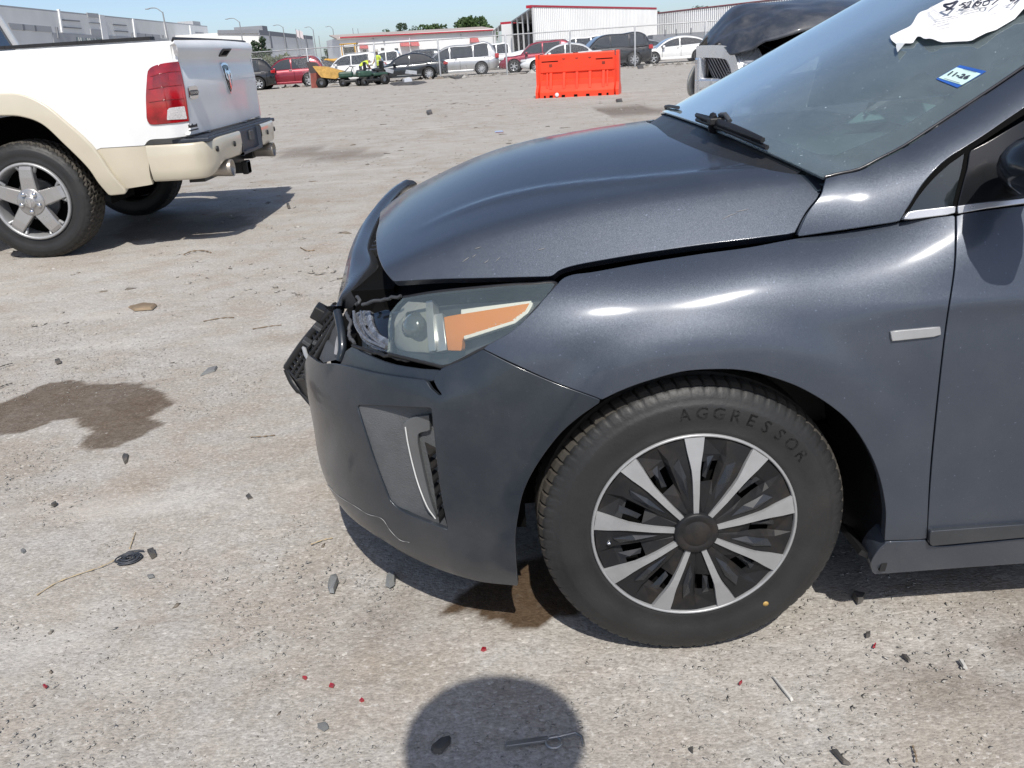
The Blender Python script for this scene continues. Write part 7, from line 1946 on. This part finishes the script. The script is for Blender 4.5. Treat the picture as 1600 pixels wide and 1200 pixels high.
for pts, h_, m_, nm, lab, cat in [
    ([(191, 716), (194, 711), (202, 713), (200, 722), (195, 726)], .012, 'chip_black', 'plastic_chip', 'dark jagged chip just below the brown puddle stain', 'chip'),
    ([(230, 862), (241, 859), (245, 869), (237, 874)], .012, 'chip_black', 'plastic_chip', 'dark square chip right of the wire coil', 'chip'),
    ([(512, 918), (517, 904), (526, 898), (529, 908), (522, 927), (515, 926)], .012, 'stone_grey', 'flat_stone', 'flat grey pointed stone left of the bumper shadow', 'stone'),
    ([(602, 915), (604, 902), (612, 896), (619, 900), (617, 914), (609, 919)], .014, 'stone_grey', 'flat_stone', 'flat grey stone nearest the bumper shadow', 'stone'),
    ([(496, 1137), (510, 1131), (514, 1138), (506, 1143)], .010, 'stone_grey', 'flat_stone', 'small grey stone left of the cap shadow', 'stone'),
    ([(673, 1172), (690, 1156), (705, 1153), (704, 1162), (690, 1177), (677, 1176)], .010, 'chip_black', 'plastic_chip', 'black rectangular scrap inside the cap shadow', 'chip'),
    ([(1331, 932), (1352, 932), (1348, 941), (1340, 944)], .016, 'chip_black', 'plastic_chip', 'black curled scrap at the edge of the sill shadow', 'chip'),
    ([(1352, 992), (1360, 989), (1360, 995), (1353, 997)], .010, 'chip_black', 'plastic_chip', 'small dark chip right of the front tyre', 'chip'),
    ([(1408, 1024), (1416, 1025), (1423, 1034), (1419, 1034)], .006, 'chip_black', 'plastic_chip', 'thin dark sliver on the tan patch', 'chip'),
    ([(1497, 1033), (1503, 1032), (1512, 1046), (1505, 1044)], .006, 'pale_bit', 'pale_chip', 'pale thin sliver on the tan patch', 'chip'),
    ([(1298, 1173), (1306, 1171), (1318, 1188), (1330, 1196), (1318, 1194)], .006, 'chip_black', 'plastic_chip', 'dark curved sliver near the bottom edge of the lot', 'chip'),
    ([(1205, 1056), (1212, 1060), (1240, 1094), (1236, 1096)], .004, 'pale_bit', 'paper_strip', 'long pale strip lying below the front tyre', 'strip'),
    ([(1076, 1171), (1083, 1170), (1083, 1178)], .008, 'chip_black', 'plastic_chip', 'tiny dark triangle chip below the pale strip', 'chip'),
    ([(384, 777), (390, 775), (396, 780), (388, 783)], .010, 'chip_black', 'plastic_chip', 'small dark chip left of the bumper', 'chip'),
    ([(80, 790), (88, 785), (90, 788), (84, 792)], .008, 'chip_black', 'plastic_chip', 'small dark chip above the wire coil', 'chip'),
    ([(33, 863), (38, 859), (41, 863), (37, 866)], .008, 'stone_grey', 'flat_stone', 'tiny grey stone left of the straw', 'stone'),
    ([(230, 900), (240, 898), (241, 902), (232, 904)], .006, 'stone_grey', 'flat_stone', 'tiny grey stone below the wire coil', 'stone'),
    ([(86, 565), (94, 563), (96, 567), (88, 569)], .012, 'chip_black', 'plastic_chip', 'dark chip above the brown puddle stain', 'chip'),
    ([(312, 588), (326, 576), (340, 573), (336, 580)], .008, 'stone_grey', 'flat_stone', 'long flat grey stone beyond the puddle stain', 'stone'),
    ([(200, 480), (225, 474), (246, 477), (238, 484), (210, 486)], .012, 'twig', 'bark_piece', 'flat brown bark piece in the middle of the lot', 'bark'),
    ([(666, 176), (674, 173), (676, 178), (668, 180)], .06, 'chip_black', 'plastic_chip', 'dark lump far out on the lot behind the pickup', 'chip'),
    ([(962, 157), (972, 156), (973, 159), (963, 160)], .05, 'chip_black', 'plastic_chip', 'dark scrap in front of the orange barrier', 'chip'),
    ([(448, 322), (452, 321), (454, 325), (450, 326)], .03, 'chip_black', 'plastic_chip', 'round dark lump at the edge of the pickup shadow', 'chip')]:
    shard(nm, pts, h_, M[m_], lab, cat, G1)
for pts, lab in (([(749, 1018), (753, 1012), (762, 1012), (762, 1017), (755, 1020)], 'red lens shard below the oil patch'), ([(471, 1060), (474, 1056), (482, 1060), (478, 1064)], 'red lens shard left of two small ones'), ([(512, 1074), (516, 1068), (525, 1070), (521, 1076)], 'red lens shard right of its near twin'), ([(66, 1074), (70, 1070), (76, 1073), (71, 1077)], 'red lens shard at the left edge of the lot'), ([(1362, 1013), (1367, 1006), (1370, 1006), (1368, 1014)], 'red lens shard near the tan patch'), ([(1153, 1070), (1159, 1063), (1161, 1067), (1156, 1072)], 'small red lens shard below the front tyre'), ([(560, 1096), (566, 1092), (571, 1096), (564, 1099)], 'dull red lens shard left of the cap shadow'), ([(770, 205), (788, 203), (790, 207), (772, 208)], 'red scrap far out on the lot beyond the bonnet')):
    shard('lens_shard', pts, .006, M['red_shard'], lab, 'shard', 'red lens shards on the ground')
for pts, r_, m_, lab in [([(392, 684), (410, 683), (430, 681)], .003, 'twig', 'thin straight twig left of the bumper'), ([(288, 399), (300, 394), (318, 393), (330, 396)], .007, 'twig', 'crooked twig near the pickup tyre'), ([(470, 388), (480, 393), (492, 392)], .006, 'twig', 'short twig in front of the bonnet'), ([(318, 503), (345, 498), (366, 497)], .004, 'twig', 'thin brown twig in the middle of the lot'), ([(-6, 609), (8, 603), (20, 600)], .004, 'chip_black', 'dark stick at the left edge beside the puddle stain'), ([(-4, 576), (10, 571), (20, 569)], .004, 'chip_black', 'dark stick at the left edge above the puddle stain'), ([(486, 852), (505, 845), (520, 842)], .003, 'straw', 'pale stalk left of the bumper lip'), ([(1426, 1168), (1430, 1180), (1432, 1192)], .003, 'twig', 'thin reddish twig at the bottom of the lot'), ([(395, 515), (420, 511), (440, 509)], .004, 'twig', 'brown twig left of the headlight'), ([(58, 931), (90, 911), (125, 898), (160, 886), (182, 875)], .0026, 'straw', 'long dry straw stalk ending at the wire coil'), ([(203, 858), (207, 846), (212, 833)], .0025, 'straw', 'short dry stalk standing off the wire coil')]:
    P = np.array([gp(*p) for p in pts]) + [0, 0, r_]; c = P.mean(0); o = MB().tube(smooth(P - c, 4), [r_ * (.6 + .4 * math.sin(2.6 * i + 1)) for i in range((len(pts) - 1) * 4 + 1)], 5).build('twig' if m_ != 'straw' else 'straw_stalk', M[m_]); o.location = tuple(c); tag(o, lab, 'twig', 'twigs and stalks on the ground')
# wire coil
c = gp(201, 875); mb = MB(); r = np.random.default_rng(3)
for k in range(7):
    a0 = r.random() * 6; rr_ = .008 + .0032 * k
    mb.tube([(rr_ * 1.25 * math.cos(a0 + t) + r.normal() * .001, rr_ * math.sin(a0 + t), .004 + .0016 * (k % 3) + .001 * math.sin(3 * t)) for t in np.linspace(0, 5.6, 22)], .0022, 5)
mb.tube([(-.02, .02, .004), (-.003, .031, .008), (.02, .033, .006), (.034, .030, .004)], .0025, 5)
o = mb.build('wire_coil', M['rubber_bit']); o.location = tuple(c); o.rotation_euler = (0, 0, .2); tag(o, 'small dark tangled coil of wire on the ground at the end of a straw', 'wire coil')
# metal bracket
a, b = gp(790, 1166), gp(910, 1155); c = (a + b) / 2; d = b - a; L = float(np.linalg.norm(d)); ang = math.atan2(d[1], d[0])
T = thing('metal_bracket', 'thin bent metal bracket with a ring lying in the cap shadow', 'bracket', tuple(c), ang)
MB().box((-L * .22, 0, .006), (L * .55, .012, .006), rz=.06, bev=.001).build('strip', M['metal_bit'], T)
MB().tube([(-.01, .002, .006), (L * .2, .004, .008), (L * .42, .012, .006), (L * .5, .0, .006), (L * .5, -.02, .006)], .0028, 6).build('wire', M['metal_bit'], T)
g = np.linspace(0, 2 * PI_, 19); MB().tube([(.018 + .014 * math.cos(t), -.008 + .014 * math.sin(t), .007) for t in g], .0028, 6, cap=False).build('ring', M['metal_bit'], T)

# loose stones and grit: too many to count
r = np.random.default_rng(5)
def scatter(name, n, xr, yr, s0, s1, mat, power=1.0, flatn=.5, avoid=None):
    V = np.zeros((n * 6, 3)); F = []
    x = xr[0] + (xr[1] - xr[0]) * r.random(n); y = yr[0] + (yr[1] - yr[0]) * r.random(n) ** power
    s = s0 + (s1 - s0) * r.random(n) ** 3
    a = r.random(n) * 6.283; el = 1 + r.random(n) * 1.2
    base = np.array([(1, 0, .15), (.2, .9, .1), (-.95, .25, .2), (-.3, -.85, .15), (.1, .1, 1), (0, 0, -.3)])
    for i in range(6):
        p = base[i] + r.normal(size=(n, 3)) * .18
        px_ = p[:, 0] * el; py_ = p[:, 1]
        V[i::6] = np.stack([x + s * (px_ * np.cos(a) - py_ * np.sin(a)), y + s * (px_ * np.sin(a) + py_ * np.cos(a)), s * p[:, 2] * flatn], 1)
    tri = np.array([(0, 1, 4), (1, 2, 4), (2, 3, 4), (3, 0, 4), (1, 0, 5), (2, 1, 5), (3, 2, 5), (0, 3, 5)])
    F = (np.arange(n)[:, None, None] * 6 + tri[None]).reshape(-1, 3)
    me = bpy.data.meshes.new(name); me.vertices.add(len(V)); me.vertices.foreach_set('co', V.ravel()); me.loops.add(F.size); me.loops.foreach_set('vertex_index', F.ravel().astype(np.int32)); me.polygons.add(len(F)); me.polygons.foreach_set('loop_start', np.arange(0, F.size, 3)); me.polygons.foreach_set('loop_total', np.full(len(F), 3)); me.update(); me.validate()
    o = link(name, me, None, mat); tag(o, None, None, None, 'stuff'); return o
def chipmat(name, stops, bump=.3):
    t = NT(name); gm = t.n('ShaderNodeNewGeometry'); c_ = t.ramp(gm.outputs['Random Per Island'], stops); v = t.coord()
    c_ = t.mix(t.noise(v, 200, 3), c_, (.2, .18, .15)); return t.done(t.bsdf(Base_Color=c_, Roughness=.85, Specular_IOR_Level=.25))
M['grit'] = chipmat('limestone_grit', [(0, (.33, .31, .28)), (.35, (.43, .41, .37)), (.7, (.54, .52, .49)), (.97, (.66, .64, .61)), (1, (.22, .21, .20))])
scatter('gravel', 50000, (-2.6, 2.2), (.8, 4.6), .0010, .0042, M['grit'], 1.25, .16)
scatter('gravel', 12000, (-9, 9), (4.3, 24), .004, .020, M['grit'], 1.4, .5)
M['litter'] = chipmat('dark_litter', [(0, (.10, .08, .06)), (.5, (.16, .12, .085)), (.8, (.07, .07, .07)), (1, (.3, .28, .25))])
scatter('debris', 110, (-2.6, 2.2), (.8, 4.8), .0025, .009, M['litter'], 1.2, .5)
scatter('debris', 1600, (-14, 16), (4.8, 46), .010, .06, M['litter'], 1.3, .25)
def fence_litter():
    n = 420; f = r.random(n); P = FP[0] + (FP[-1] - FP[0]) * f[:, None]
    V = []; F = []
    for p in P:
        s = .05 + .16 * r.random() ** 2; q = p + [0, r.normal() * .8 - .1, 0]
        k = len(V); a = r.random() * 6; ca, sa = math.cos(a), math.sin(a)
        for u, v, w in ((1.6, 0, 0), (0, .7, .1), (-1.5, .2, 0), (0, -.7, .05), (.1, .1, .8)): V.append(q + s * np.array([u * ca - v * sa, u * sa + v * ca, w * (.4 + r.random())]))
        F += [(k, k + 1, k + 4), (k + 1, k + 2, k + 4), (k + 2, k + 3, k + 4), (k + 3, k, k + 4)]
    o = MB().add(V, F).build('debris', chipmat('fence_litter', [(0, (.05, .05, .05)), (.4, (.16, .13, .1)), (.75, (.3, .3, .3)), (1, (.6, .6, .58))])); tag(o, None, None, None, 'stuff')
fence_litter()
for pts, lab in (([(608, 131), (640, 128), (668, 129), (650, 133), (615, 134)], 'torn black bumper cover on the ground beside the wrecked sedan'), ([(700, 121), (715, 119), (730, 121), (712, 124)], 'torn dark bumper piece lying right of the wrecked sedan'), ([(995, 104), (1003, 103), (1006, 107), (997, 108)], 'dark scrap at the foot of a fence post by the black car')):
    shard('car_scrap', pts, .10, M['chip_black'], lab, 'scrap', 'torn car parts along the fence')
shard('white_bag', [(628, 129), (640, 127), (645, 130), (632, 132)], .2, M['whitetrim'], 'crumpled white bag among the torn car parts', 'bag')
